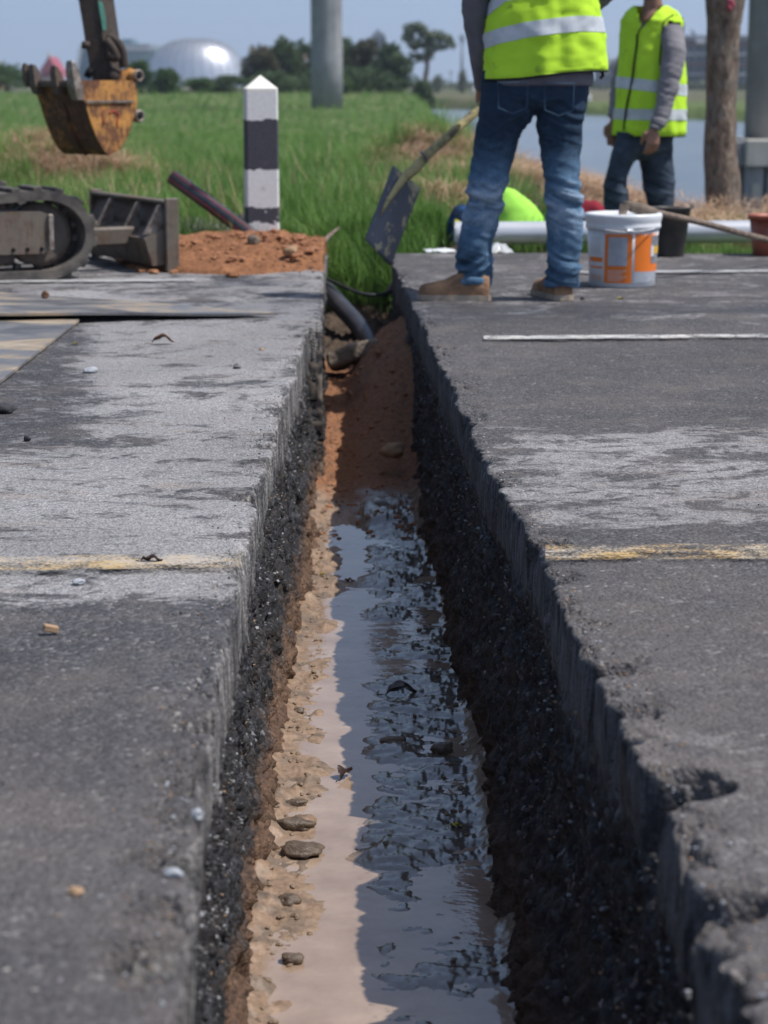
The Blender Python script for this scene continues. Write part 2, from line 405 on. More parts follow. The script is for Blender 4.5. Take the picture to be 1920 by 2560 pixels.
def m_river():
    s = N('river_water'); co = s.coord(world=True, scale=(1, 0.9, 1))
    nr = s.bump(s.noise(co, 5.5, 5, 0.65), 0.55, 0.05)
    col = s.ramp(s.noise(s.coord(world=True), 0.08, 4, 0.6), [(0.35, (0.085, 0.105, 0.12)), (0.65, (0.13, 0.15, 0.155))])
    return s.fin(col, 0.16, nr, spec=0.5)
M['river'] = m_river()
def m_ground():
    s = N('turf_ground'); co = s.coord(world=True)
    g = s.ramp(s.noise(s.coord(world=True, scale=(1, 0.6, 1)), 1.3, 7, 0.7), [(0.3, (0.035, 0.060, 0.018)), (0.5, (0.095, 0.135, 0.045)), (0.72, (0.19, 0.215, 0.10))])
    d = s.ramp(s.noise(co, 25, 5, 0.7), [(0.3, (0.06, 0.04, 0.025)), (0.7, (0.22, 0.155, 0.10))])
    col = s.mix(s.attr('dry'), g, d)
    far = s.ramp(s.noise(s.coord(world=True, scale=(0.25, 1, 1)), 0.09, 5, 0.7), [(0.4, (0.055, 0.085, 0.032)), (0.6, (0.15, 0.125, 0.09))])
    col = s.mix(s.attr('far'), col, far)
    return s.fin(col, 0.95, s.bump(s.noise(co, 12, 5, 0.7), 0.8, 0.05), spec=0.1)
M['ground'] = m_ground()
def m_leafy(name, c1, c2, c3, rough=0.5, trans=0.35):
    s = N(name); oi = s.n('ShaderNodeObjectInfo'); ge = s.n('ShaderNodeNewGeometry')
    f = s.math('ADD', s.math('MULTIPLY', oi.outputs['Random'], 0.35), s.math('MULTIPLY', ge.outputs['Random Per Island'], 0.35)); f = s.math('ADD', f, s.math('MULTIPLY', s.noise(s.coord(world=True), 1.1, 4, 0.7), 0.9)); f = s.math('SUBTRACT', f, 0.28)
    col = s.ramp(f, [(0.1, c1), (0.5, c2), (0.9, c3)])
    s.fin(col, rough, spec=0.25)
    tr = s.n('ShaderNodeBsdfTranslucent'); s.set(tr.inputs[0], col)
    mx = s.n('ShaderNodeMixShader'); mx.inputs[0].default_value = trans
    s.t.links.new(s.b.outputs[0], mx.inputs[1]); s.t.links.new(tr.outputs[0], mx.inputs[2]); s.t.links.new(mx.outputs[0], s.out.inputs[0])
    return s.m
M['grass'] = m_leafy('grass_blades', (0.058, 0.135, 0.026), (0.135, 0.265, 0.056), (0.29, 0.41, 0.14), trans=0.4)
M['straw'] = m_leafy('dry_straw', (0.24, 0.145, 0.085), (0.42, 0.28, 0.175), (0.60, 0.44, 0.30), 0.7, 0.15)
M['leafA'] = m_leafy('foliage_dark', (0.030, 0.058, 0.024), (0.055, 0.095, 0.036), (0.095, 0.14, 0.06), trans=0.25)
M['leafB'] = m_leafy('foliage_mid', (0.032, 0.070, 0.018), (0.06, 0.12, 0.03), (0.11, 0.17, 0.055), trans=0.25)
M['leafC'] = m_leafy('foliage_brown', (0.05, 0.05, 0.025), (0.085, 0.085, 0.04), (0.14, 0.12, 0.07), trans=0.25)
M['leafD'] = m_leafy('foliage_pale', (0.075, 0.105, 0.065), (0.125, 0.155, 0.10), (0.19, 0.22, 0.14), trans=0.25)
def m_bark():
    s = N('bark'); co = s.coord(world=True, scale=(1, 1, 0.35))
    f = s.noise(co, 28, 6, 0.7, 0.8); p = s.noise(s.coord(world=True), 7, 4, 0.6)
    col = s.ramp(f, [(0.34, (0.045, 0.034, 0.028)), (0.50, (0.19, 0.14, 0.11)), (0.66, (0.34, 0.28, 0.225))])
    col = s.mix(s.ramp(p, [(0.5, 0.0), (0.62, 0.55)]), col, (0.22, 0.20, 0.175))
    return s.fin(col, 0.9, s.bump(f, 1.0, 0.03), spec=0.2)
M['bark'] = m_bark()
def m_conc(name, a, b, stain=0.5, sc=3.0):
    s = N(name); co = s.coord(world=True)
    col = s.ramp(s.noise(co, sc, 6, 0.65), [(0.3, a), (0.7, b)])
    st = s.noise(s.coord(world=True, scale=(1, 1, 0.08)), sc * 3, 4, 0.6)
    col = s.mix(s.ramp(st, [(0.5, 0.0), (0.7, stain)]), col, tuple(x * 0.5 for x in a))
    return s.fin(col, 0.85, s.bump(s.noise(co, 60, 5, 0.7), 0.5, 0.004), spec=0.3)
M['conc'] = m_conc('column_concrete', (0.20, 0.205, 0.215), (0.31, 0.315, 0.325), 0.45, 1.5)
M['conc2'] = m_conc('cap_concrete', (0.34, 0.32, 0.28), (0.46, 0.44, 0.39), 0.3, 2)
M['chunk'] = m_conc('broken_concrete', (0.17, 0.14, 0.11), (0.34, 0.28, 0.22), 0.4, 12)
def m_post():
    s = N('painted_post'); co = s.coord()    # object space, origin at base
    z = s.sepz(co); n1 = s.noise(co, 14, 4, 0.6); n2 = s.noise(co, 70, 5, 0.7)
    zz = s.math('ADD', z, s.math('MULTIPLY', s.math('SUBTRACT', n1, 0.5), 0.055))
    base = s.ramp(n2, [(0.27, (0.30, 0.28, 0.26)), (0.38, (0.70, 0.695, 0.68)), (0.7, (0.80, 0.795, 0.785))])
    blk = s.ramp(n2, [(0.3, (0.05, 0.05, 0.063)), (0.75, (0.09, 0.09, 0.11))])
    def band(lo, hi):
        a = s.math('GREATER_THAN', zz, lo); b = s.math('LESS_THAN', zz, hi); return s.math('MULTIPLY', a, b)
    col = s.mix(band(0.475, 0.752), base, blk)
    spl = s.math('GREATER_THAN', s.noise(co, 8, 4, 0.6), 0.40)
    col = s.mix(s.math('MULTIPLY', s.math('MAXIMUM', band(0.17, 0.262), band(0.09, 0.13)), spl), col, blk)
    rust = s.ramp(s.noise(co, 19, 5, 0.7), [(0.62, 0.0), (0.72, 0.6)])
    col = s.mix(rust, col, (0.20, 0.13, 0.09))
    col = s.mix(s.math('MULTIPLY', s.math('GREATER_THAN', z, 0.905), 0.8), col, (0.80, 0.78, 0.70))
    return s.fin(col, 0.8, s.bump(n2, 0.5, 0.004), spec=0.3)
M['post'] = m_post()
def m_rust(name, paint, rust1, rust2, lo, hi, metal=0.0, sc=6.0, rough=0.55):
    s = N(name); co = s.coord(world=True)
    f = s.noise(co, sc, 7, 0.7); r = s.ramp(s.noise(co, sc * 6, 5, 0.7), [(0.3, rust1), (0.7, rust2)])
    p = s.ramp(s.noise(co, sc * 3, 4, 0.6), [(0.3, tuple(x * 0.75 for x in paint)), (0.7, paint)])
    sc_ = s.noise(s.coord(world=True, scale=(1, 1, 0.15), rot=(0.2, 0.3, 0)), sc * 12, 4, 0.7)
    k = s.ramp(s.math('ADD', f, s.math('MULTIPLY', s.math('SUBTRACT', sc_, 0.5), 0.35)), [(lo, 1.0), (hi, 0.0)])
    col = s.mix(k, p, r)
    return s.fin(col, s.math('ADD', rough, s.math('MULTIPLY', k, 0.3)), s.bump(s.noise(co, sc * 14, 4, 0.7), 0.4, 0.004), metal, 0.4)
M['yellow'] = m_rust('yellow_bucket_paint', (0.56, 0.27, 0.07), (0.06, 0.022, 0.012), (0.22, 0.10, 0.05), 0.43, 0.56)
M['shell'] = m_rust('rusty_bucket_shell', (0.44, 0.19, 0.05), (0.05, 0.024, 0.016), (0.15, 0.07, 0.042), 0.50, 0.62, sc=4)
M['armpaint'] = m_rust('arm_faded_paint', (0.06, 0.045, 0.035), (0.025, 0.02, 0.017), (0.075, 0.055, 0.042), 0.45, 0.6)
M['teal'] = m_rust('arm_green_paint', (0.045, 0.17, 0.13), (0.05, 0.035, 0.027), (0.11, 0.085, 0.065), 0.40, 0.50)
M['dustymetal'] = m_rust('dusty_metal', (0.10, 0.085, 0.072), (0.055, 0.036, 0.026), (0.18, 0.13, 0.10), 0.42, 0.6)
M['browniron'] = m_rust('brown_iron', (0.15, 0.125, 0.10), (0.07, 0.045, 0.03), (0.16, 0.11, 0.08), 0.40, 0.55)
M['rubber'] = plain('dusty_rubber', (0.15, 0.13, 0.112), 0.85, sc=9, bump=0.004, col2=(0.03, 0.028, 0.027))
M['worn'] = plain('worn_steel', (0.34, 0.30, 0.26), 0.5, sc=20, metal=0.3, col2=(0.12, 0.09, 0.07))
def m_plate():
    s = N('steel_plate_metal'); co = s.coord(world=True, scale=(1, 1.8, 1))
    f = s.noise(co, 2.6, 6, 0.65, 0.5)
    col = s.ramp(f, [(0.36, (0.10, 0.105, 0.115)), (0.50, (0.20, 0.20, 0.205)), (0.58, (0.37, 0.29, 0.20)), (0.72, (0.48, 0.42, 0.34))])
    g = s.noise(co, 60, 4, 0.7); col = s.mix(s.ramp(g, [(0.45, 0.0), (0.7, 0.5)]), col, (0.30, 0.24, 0.18))
    r = s.ramp(f, [(0.4, 0.32), (0.6, 0.62)])
    return s.fin(col, r, s.bump(s.noise(co, 30, 4, 0.6), 0.3, 0.004), 0.35, 0.5)
M['plate'] = m_plate()
def m_line(name, c1, c2, thr):
    s = N(name); co = s.coord(world=True, scale=(1, 1.4, 1))
    f = s.noise(co, 9, 6, 0.72); g = s.noise(co, 130, 3, 0.7)
    col = s.mix(s.ramp(s.noise(co, 6, 5, 0.7), [(0.42, 0.0), (0.60, 1.0)]), c1, c2)
    tr = s.n('ShaderNodeBsdfTransparent'); mx = s.n('ShaderNodeMixShader')
    k = s.math('ADD', s.math('MULTIPLY', f, 0.55), s.math('MULTIPLY', g, 0.45))
    k = s.math('MULTIPLY', s.ramp(k, [(thr, 0.0), (thr + 0.09, 1.0)]), s.attr('edge'))
    s.set(mx.inputs[0], k); s.fin(col, 0.75, s.bump(g, 0.5, 0.003), spec=0.3)
    s.t.links.new(tr.outputs[0], mx.inputs[1]); s.t.links.new(s.b.outputs[0], mx.inputs[2]); s.t.links.new(mx.outputs[0], s.out.inputs[0])
    return s.m
M['yelR'] = m_line('worn_yellow_paint', (0.45, 0.30, 0.12), (0.42, 0.37, 0.30), 0.475)
M['yelL'] = m_line('dusty_yellow_paint', (0.41, 0.36, 0.30), (0.44, 0.32, 0.16), 0.455)
M['white'] = m_line('worn_white_paint', (0.62, 0.60, 0.56), (0.42, 0.42, 0.41), 0.44)
M['whitefaint'] = m_line('faint_white_paint', (0.42, 0.42, 0.42), (0.36, 0.36, 0.36), 0.43)
def m_denim(name, dark, mid, light, weave=1.0):
    s = N(name); co = s.coord(world=True)
    fd = s.attr('fade')
    n1 = s.noise(s.coord(world=True, scale=(1, 1, 1.6)), 26, 6, 0.7)
    f = s.math('ADD', fd, s.math('MULTIPLY', s.math('SUBTRACT', n1, 0.5), 0.55))
    col = s.ramp(f, [(0.12, dark), (0.5, mid), (0.95, light)])
    th = s.noise(s.coord(world=True, scale=(1, 1, 0.06)), 480, 2, 0.5)
    col = s.mix(0.5, col, s.mix(1.0, col, s.ramp(th, [(0.3, 0.55), (0.7, 1.5)]), 'MULTIPLY'))
    return s.fin(col, 0.9, s.bump(s.noise(co, 90, 3, 0.6), 0.3, 0.003), spec=0.15)
M['denim'] = m_denim('blue_denim', (0.020, 0.038, 0.066), (0.085, 0.155, 0.24), (0.42, 0.51, 0.61))
M['denim2'] = m_denim('dark_denim', (0.014, 0.020, 0.030), (0.045, 0.062, 0.088), (0.14, 0.18, 0.22))
def m_cloth(name, col, dirt=None, dsc=5, thr=0.62, rough=0.85, var=0.2):
    s = N(name); co = s.coord(world=True)
    c = s.ramp(s.noise(co, 10, 4, 0.6), [(0.3, tuple(x * (1 - var) for x in col)), (0.7, col)])
    if dirt: c = s.mix(s.ramp(s.noise(co, dsc, 7, 0.75), [(thr, 0.0), (thr + 0.12, 0.75)]), c, dirt)
    return s.fin(c, rough, s.bump(s.noise(co, 320, 2, 0.5), 0.3, 0.002), spec=0.2)
M['vest'] = m_cloth('hi_vis_fabric', (0.50, 0.80, 0.045), (0.13, 0.17, 0.05), 13, 0.60, var=0.14)
M['band'] = m_cloth('reflective_band', (0.56, 0.60, 0.63), (0.40, 0.43, 0.46), 22, 0.5, rough=0.4, var=0.22)
M['trim'] = m_cloth('black_trim', (0.012, 0.012, 0.013))
M['shirt'] = m_cloth('grey_shirt', (0.17, 0.165, 0.19), var=0.3)
M['shirt2'] = m_cloth('grey_shirt_pale', (0.23, 0.22, 0.235), var=0.25)
M['skin'] = plain('skin', (0.30, 0.155, 0.10), 0.55, 0.2, 20, bump=0.001)
M['hair'] = plain('hair', (0.012, 0.010, 0.009), 0.5, 0.3, 60, bump=0.004)
M['suede'] = plain('tan_suede', (0.38, 0.21, 0.11), 0.9, 0.4, 16, bump=0.003, col2=(0.17, 0.095, 0.055))
M['sole'] = plain('shoe_sole', (0.42, 0.34, 0.26), 0.85, 0.35, 24, bump=0.002)
M['lace'] = plain('shoe_lace', (0.20, 0.13, 0.08), 0.9)
M['hdpe'] = plain('black_plastic_pipe', (0.022, 0.025, 0.036), 0.38, 0.3, 8, col2=(0.05, 0.05, 0.06))
M['redstripe'] = plain('red_stripe', (0.36, 0.03, 0.045), 0.5, 0.2)
M['cable'] = plain('black_cable', (0.02, 0.022, 0.022), 0.6)
M['whitepipe'] = plain('pale_pipe', (0.60, 0.62, 0.65), 0.22, 0.1, 3, metal=0.25, col2=(0.48, 0.50, 0.53))
M['pail'] = plain('white_plastic', (0.72, 0.74, 0.76), 0.38, 0.12, 6, col2=(0.58, 0.60, 0.62))
M['orange'] = plain('orange_print', (0.80, 0.19, 0.015), 0.45, 0.1, 6)
M['labelgrey'] = plain('grey_print', (0.42, 0.45, 0.50), 0.45, 0.25, 40)
M['labelwhite'] = plain('white_print', (0.66, 0.68, 0.70), 0.5, 0.1)
M['labeldark'] = plain('dark_print', (0.07, 0.08, 0.09), 0.5, 0.5, 60, col2=(0.3, 0.3, 0.32))
M['labelyel'] = plain('yellow_print', (0.72, 0.42, 0.03), 0.5, 0.1)
M['blackplastic'] = plain('black_plastic', (0.022, 0.022, 0.024), 0.45, 0.4, 14, col2=(0.06, 0.055, 0.05))
M['redplastic'] = plain('red_orange_plastic', (0.36, 0.075, 0.03), 0.5, 0.3, 12, col2=(0.24, 0.06, 0.03))
M['wood'] = plain('weathered_wood', (0.24, 0.185, 0.14), 0.85, 0.4, 30, bump=0.003, col2=(0.10, 0.07, 0.055))
M['iron'] = plain('muddy_iron', (0.22, 0.165, 0.12), 0.8, 0.4, 18, bump=0.004, col2=(0.07, 0.055, 0.045))
def m_shovel(name):
    s = N(name); co = s.coord(world=True)
    f = s.noise(s.coord(world=True, scale=(1, 1, 0.6)), 16, 7, 0.75)
    col = s.mix(s.ramp(f, [(0.53, 0.0), (0.58, 1.0)]), (0.085, 0.09, 0.11), (0.36, 0.32, 0.19))
    return s.fin(col, 0.5, s.bump(f, 0.4, 0.004), 0.1, 0.5)
M['shovel'] = m_shovel('shovel_worn_paint')
M['handle'] = plain('shovel_handle_paint', (0.40, 0.34, 0.15), 0.65, 0.3, 22, col2=(0.12, 0.10, 0.06), lo=0.3, hi=0.5)
M['brownleaf'] = plain('dry_brown_leaf', (0.19, 0.09, 0.045), 0.7, 0.5, 40, bump=0.002)
M['darkleaf'] = plain('wet_dark_leaf', (0.045, 0.022, 0.014), 0.3, 0.4, 40)
M['yellowleaf'] = plain('yellow_leaf', (0.42, 0.36, 0.03), 0.6, 0.3, 40)
M['whitestone'] = plain('pale_stone', (0.45, 0.47, 0.50), 0.8, 0.4, 30, bump=0.003)
M['greystone'] = plain('grey_stone', (0.22, 0.215, 0.21), 0.85, 0.5, 30, bump=0.003)
M['darkstone'] = plain('tar_clod', (0.04, 0.04, 0.045), 0.8, 0.4, 60, bump=0.004)
M['tanstone'] = plain('tan_stone', (0.42, 0.27, 0.155), 0.85, 0.3, 30, bump=0.003)
M['mudclod'] = plain('wet_mud_clod', (0.17, 0.125, 0.09), 0.38, 0.5, 50, bump=0.006)
M['limegreen'] = m_cloth('lime_fabric', (0.38, 0.80, 0.10), None)
M['crimson'] = m_cloth('crimson_fabric', (0.24, 0.02, 0.035), (0.02, 0.02, 0.02), 9, 0.55)
M['bluefab'] = m_cloth('blue_black_fabric', (0.015, 0.06, 0.16), (0.01, 0.01, 0.012), 14, 0.45)
M['yelfab'] = m_cloth('yellow_fabric', (0.55, 0.5, 0.03))
def m_film():
    s = N('clear_plastic_film'); s.fin((0.75, 0.77, 0.8), 0.25)
    tr = s.n('ShaderNodeBsdfTransparent'); mx = s.n('ShaderNodeMixShader'); mx.inputs[0].default_value = 0.55
    s.t.links.new(tr.outputs[0], mx.inputs[1]); s.t.links.new(s.b.outputs[0], mx.inputs[2]); s.t.links.new(mx.outputs[0], s.out.inputs[0]); return s.m
M['film'] = m_film()
M['redmark'] = plain('red_spray_mark', (0.45, 0.05, 0.03), 0.6)
# background
M['dome'] = plain('silver_cladding', (0.72, 0.75, 0.79), 0.36, 0.08, 0.3, metal=0.75)
M['domeblue'] = plain('blue_glazing', (0.10, 0.20, 0.32), 0.25, 0.3, 0.2)
M['bwhite'] = plain('far_white_wall', (0.55, 0.56, 0.58), 0.8, 0.12, 0.3)
M['bblue'] = plain('far_blue_glass', (0.045, 0.16, 0.27), 0.3, 0.3, 0.2)
M['bteal'] = plain('far_teal_roof', (0.10, 0.22, 0.26), 0.5, 0.2, 0.2)
M['bred'] = plain('far_red_roof', (0.36, 0.06, 0.09), 0.7, 0.2, 0.3)
M['bgold'] = plain('far_gold', (0.62, 0.38, 0.08), 0.4, 0.2, 0.3)
M['bbrown'] = plain('far_brown_band', (0.22, 0.10, 0.085), 0.8, 0.2, 0.3)
M['bgrey'] = plain('far_grey', (0.22, 0.24, 0.27), 0.7, 0.2, 0.3)
M['bwin'] = plain('far_window', (0.07, 0.11, 0.16), 0.25, 0.3, 0.3)
# ------------------------------------------------------------------ trench plan (ground coordinates)
def edge_curve(pts, z=0.0):
    g = [G(x, y, z) for x, y in pts]; g.sort(key=lambda p: p.y)
    Y = np.array([p.y for p in g]); X = np.array([p.x for p in g])
    return lambda y: np.interp(y, Y, X)
ROAD_END = G(900, 547).y
STEP_Y = 7.95
ZF = -0.625            # water level in the trench
LE = edge_curve([(384, 2212), (400, 2000), (424, 1750), (478, 1480), (528, 1200), (560, 1060), (590, 960), (622, 860), (648, 770), (668, 700)])
def left_edge(y):
    far = np.interp(y, [STEP_Y, ROAD_END], [-0.245, -0.318])
    return np.where(y > STEP_Y, far, LE(y))
RE = edge_curve([(1600, 2212), (1510, 2010), (1450, 1800), (1368, 1600), (1268, 1430), (1212, 1330), (1165, 1200), (1100, 1090), (1045, 1000), (985, 860), (925, 730), (885, 650), (850, 575), (846, 548)])
LF = edge_curve([(552, 2212), (575, 1900), (618, 1600), (655, 1350), (690, 1150), (697, 1070)], ZF)
RF = edge_curve([(1105, 2212), (1045, 1850), (990, 1500), (940, 1250), (890, 1130), (885, 1070)], ZF)
def lf(y): return np.where(y > STEP_Y, left_edge(y) + 0.0, np.minimum(LF(y), 9))
def rfl(y): return np.minimum(RF(y), RE(y) - 0.02)

rowsY = np.concatenate([np.array([-3, -1.5, -0.5, 0.2, 0.6]), np.exp(np.arange(math.log(0.9), math.log(ROAD_END), 0.0032)), [ROAD_END]])
rowsY = np.sort(np.concatenate([rowsY, [STEP_Y - 0.001, STEP_Y + 0.001]]))
def notch(Y, y0, hw):            # bite in the edge
    return np.clip(1 - ((Y - y0) / hw) ** 2, 0, 1) ** 0.6 * (1 + 0.7 * fb2(Y, Y * 0 + y0, 40, 4, 3, 0.65))
def build_slab(side):
    Y = rowsY
    E = left_edge(Y) if side < 0 else RE(Y)
    B = (lf(Y) if side < 0 else rfl(Y))
    Z0 = np.zeros_like(Y)
    jlo = fb2(Y, Z0 + side * 3, 5.5, 3, 131, 0.6) * 0.022
    jag = jlo + fb2(Y, Z0 + side * 3, 38, 4, 31, 0.6) * 0.008 + np.maximum(fb2(Y, Z0 + side, 20, 4, 5, 0.65) - 0.22, 0) * 0.055 + np.maximum(fb2(Y, Z0 + side, 75, 3, 15, 0.65) - 0.15, 0) * 0.02
    sharp = np.zeros_like(Y)
    if side > 0:
        for px, py, hw, dp in ((1480, 1690, 0.075, 0.085), (1560, 1945, 0.055, 0.080), (1300, 1440, 0.04, 0.035), (1330, 1530, 0.05, 0.03), (1190, 1245, 0.05, 0.028), (1160, 1170, 0.03, 0.03), (1070, 1040, 0.06, 0.02), (1010, 900, 0.08, 0.022)):
            y0 = G(px, py).y; sharp += notch(Y, y0, hw) * dp
    else:
        for px, py, hw, dp in ((560, 1075, 0.05, 0.035), (600, 960, 0.05, 0.03), (470, 1560, 0.05, 0.04), (450, 1850, 0.05, 0.05), (430, 1760, 0.03, 0.03), (410, 2060, 0.05, 0.05), (620, 880, 0.06, 0.03)):
            y0 = G(px, py).y; sharp += notch(Y, y0, hw) * dp
    jag = np.maximum(jag, -0.012) + np.maximum(sharp, 0); jlo = np.maximum(jlo, -0.012) + np.maximum(sharp, 0)
    # columns: far -> edge (top), edge -> bottom (wall)
    off = np.concatenate([[7.0, 5, 3.5, 2.5, 1.9], np.linspace(1.6, 0.22, 42), np.linspace(0.20, 0.05, 14), np.linspace(0.046, 0.0015, 18)])
    nt = len(off)
    dz = np.concatenate([[0.006, 0.012, 0.02, 0.03], np.linspace(0.037, 0.72, 108)])
    n = len(Y); cols = nt + len(dz)
    V = np.zeros((n, cols, 3)); V[:, :, 1] = Y[:, None]
    XT = E[:, None] + side * (off[None, :] + jag[:, None] * np.clip(1 - off[None, :] / 0.15, 0, 1))
    YY = np.broadcast_to(Y[:, None], XT.shape)
    edgew = np.clip(1 - off[None, :] / (0.006 + 0.045 * np.clip(fb2(XT, YY, 14, 3, 88) - .05, 0, 1)), 0, 1) ** 1.2
    zt = fb2(XT, YY, 1.3, 3, 9) * 0.006 + fb2(XT, YY, 22, 4, 77) * 0.0022 + fb2(XT, YY, 60, 2, 7) * 0.0012
    nb = np.clip(1 - off[None, :] / 0.05, 0, 1) ** 0.5
    zt = zt - edgew * (0.002 + 0.007 * (0.5 + 0.5 * fb2(XT, YY, 55, 3, 8))) - nb * np.minimum(sharp[:, None], .07) * (0.6 + 0.9 * fb2(XT, YY, 45, 3, 18)) - np.clip(1 - off[None, :] / 0.09, 0, 1) ** .6 * np.clip(fb2(XT, YY, 24, 4, 28, .68) - 0.08, 0, 1) * np.clip(0.3 + 1.6 * fb2(XT, YY, 4, 2, 29) + 0.8 * sst(3.9, 2.9, YY), 0, 1) * 0.085
    V[:, :nt, 0] = XT; V[:, :nt, 2] = zt
    d = dz[None, :]; D = np.broadcast_to(d, (n, len(dz))); Yw = np.broadcast_to(Y[:, None], D.shape)
    t = np.clip((D - 0.30) / 0.36, 0, 1)
    fd = 0.05 + 0.10 * (0.5 + 0.5 * fb2(Yw, D * 0 + side, 12, 3, 66))
    topx = E[:, None] + side * (jlo[:, None] * np.clip(1 - D / (fd + .04), 0, 1) + (jag - jlo)[:, None] * np.clip(1 - D / (0.02 + fd * .25), 0, 1))
    base = topx * (1 - t ** 1.3) + (B[:, None] - side * 0.0) * t ** 1.3
    P = np.stack([np.full_like(D, side * 2.0), Yw, -D], -1)
    sm = sst(0.02, 0.05, D) * (1 - sst(0.10, 0.20, D + 0.05 * fb2(Yw, D, 6, 3, 3)))      # smooth sawn band
    agg = sst(0.09, 0.18, D)
    r = fbm(P, 26, 4, 15, 0.62); r2 = fbm(P * np.array([1, 1, 0.3]), 60, 3, 19)
    vr = 0.5 - np.abs(vn(P * 38, 71)) - np.abs(vn(P * 41 + 7, 72)) * .6
    disp = -vr * 0.016 * agg + r * 0.020 * agg + r2 * 0.0025 + fbm(P, 5, 3, 4) * 0.026 * agg + np.abs(fbm(P, 90, 2, 6)) * 0.006 * agg
    disp = disp + fbm(P, 16, 4, 55, 0.62) * 0.03 * sst(0.42, 0.55, D)
    disp = disp + 0.010 * agg * (1 - t)          # aggregate sits a little behind the sawn face
    V[:, nt:, 0] = base + side * disp; V[:, nt:, 2] = zt[:, -1:] - D * 1.0
    idx = np.arange(n * cols).reshape(n, cols)
    a, b, c, e = idx[:-1, :-1], idx[:-1, 1:], idx[1:, 1:], idx[1:, :-1]
    F = np.stack([a, b, c, e], -1).reshape(-1, 4)
    if side > 0: F = F[:, ::-1]
    mi = np.zeros((n - 1, cols - 1), int); mi[:, nt - 2:] = 1
    V2 = V.reshape(-1, 3)
    # outer skirt end faces are hidden in the soil
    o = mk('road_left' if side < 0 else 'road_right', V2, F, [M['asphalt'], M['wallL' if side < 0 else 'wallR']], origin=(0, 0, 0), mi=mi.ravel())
    X = V2[:, 0]; Yv = V2[:, 1]
    wob = fb2(X, Yv, 1.7, 4, 21) * 0.35
    if side < 0:
        dust = -0.08 + 0.80 * sst(3.62, 3.80, Yv + wob * 0.5) * (1 - 0.25 * sst(7.6, 9, Yv)) + 0.12 * sst(3.3, 3.8, Yv)
        dark = sst(0.0, 0.16, (-0.72 - (X + 0.14 * (Yv - 5.6))) + wob * 0.25) * sst(4.9, 5.5, Yv + wob)
        dark = dark * (1 - sst(8.2, 8.5, Yv)); dust = dust * (1 - 0.62 * dark)
        dust = dust + 0.25 * np.clip(fb2(X, Yv, 2.2, 3, 57), 0, 1) * (Yv < 3.7)
        brown = 0.45 * sst(3.4, 2.3, Yv) + 0.15
        wet = 0.55 * sst(0.0, 0.1, Yv - 8.5) * sst(0.0, 0.3, fb2(X, Yv, 1.5, 4, 3) - 0.1) + 0.4 * np.clip(sst(8.1, 8.35, Yv) * (1 - sst(8.8, 9.0, Yv)), 0, 1) + 0.2 * dark
    else:
        dust = 0.12 + 0.48 * sst(4.25, 4.4, Yv + wob * .3) * (1 - sst(5.3, 5.9, Yv + wob)) - 0.06 * sst(5.5, 6, Yv) + 0.26 * sst(7.9, 8.4, Yv + wob * 0.6)
        dust = dust + 0.12 * sst(4.0, 3.0, Yv) 
        brown = 0.35 + 0.35 * sst(4.2, 3.5, Yv) + 0 * X
        wet = 0.6 * np.clip(sst(8.0, 8.25, Yv + wob * 0.6) * (1 - sst(8.75, 9.0, Yv + wob * .5)), 0, 1) * sst(-0.1, 0.15, fb2(X, Yv * 2, 1.8, 4, 13) + 0.1)
    shv_ = np.interp(Yv, rowsY, jag); de = np.abs(X - np.interp(Yv, rowsY, E)) - shv_ + .03 * fb2(X, Yv, 30, 3, 12)
    dust = dust - 0.45 * np.clip(1 - de / (0.02 + 1.1 * shv_), 0, 1)
    for nm, arr in (('dust', dust), ('brown', brown + 0 * X), ('wet', np.clip(wet, 0, 1) + 0 * X)):
        at = o.data.attributes.new(nm, 'FLOAT', 'POINT'); at.data.foreach_set('value', np.asarray(arr, dtype=np.float32))
    tag(o, kind='structure'); return o
road_l = build_slab(-1); road_r = build_slab(1)
# the step where the trench narrows on the left: the face that closes it
sv = []; sf = []
nz = 60
for i in range(nz + 1):
    z = -0.015 - 0.7 * i / nz
    for j in range(9):
        x = -0.33 + 0.093 * j / 8
        sv.append((x, STEP_Y + 0.02 + 0.006 * float(vn(np.array([x * 60, 3.0, z * 40]), 4)) - 0.02, z))
for i in range(nz):
    for j in range(8): sf.append((i * 9 + j, i * 9 + j + 1, (i + 1) * 9 + j + 1, (i + 1) * 9 + j))
tag(mk('trench_wall', sv, sf, M['chunk'], origin=(0, 0, 0)), kind='structure')

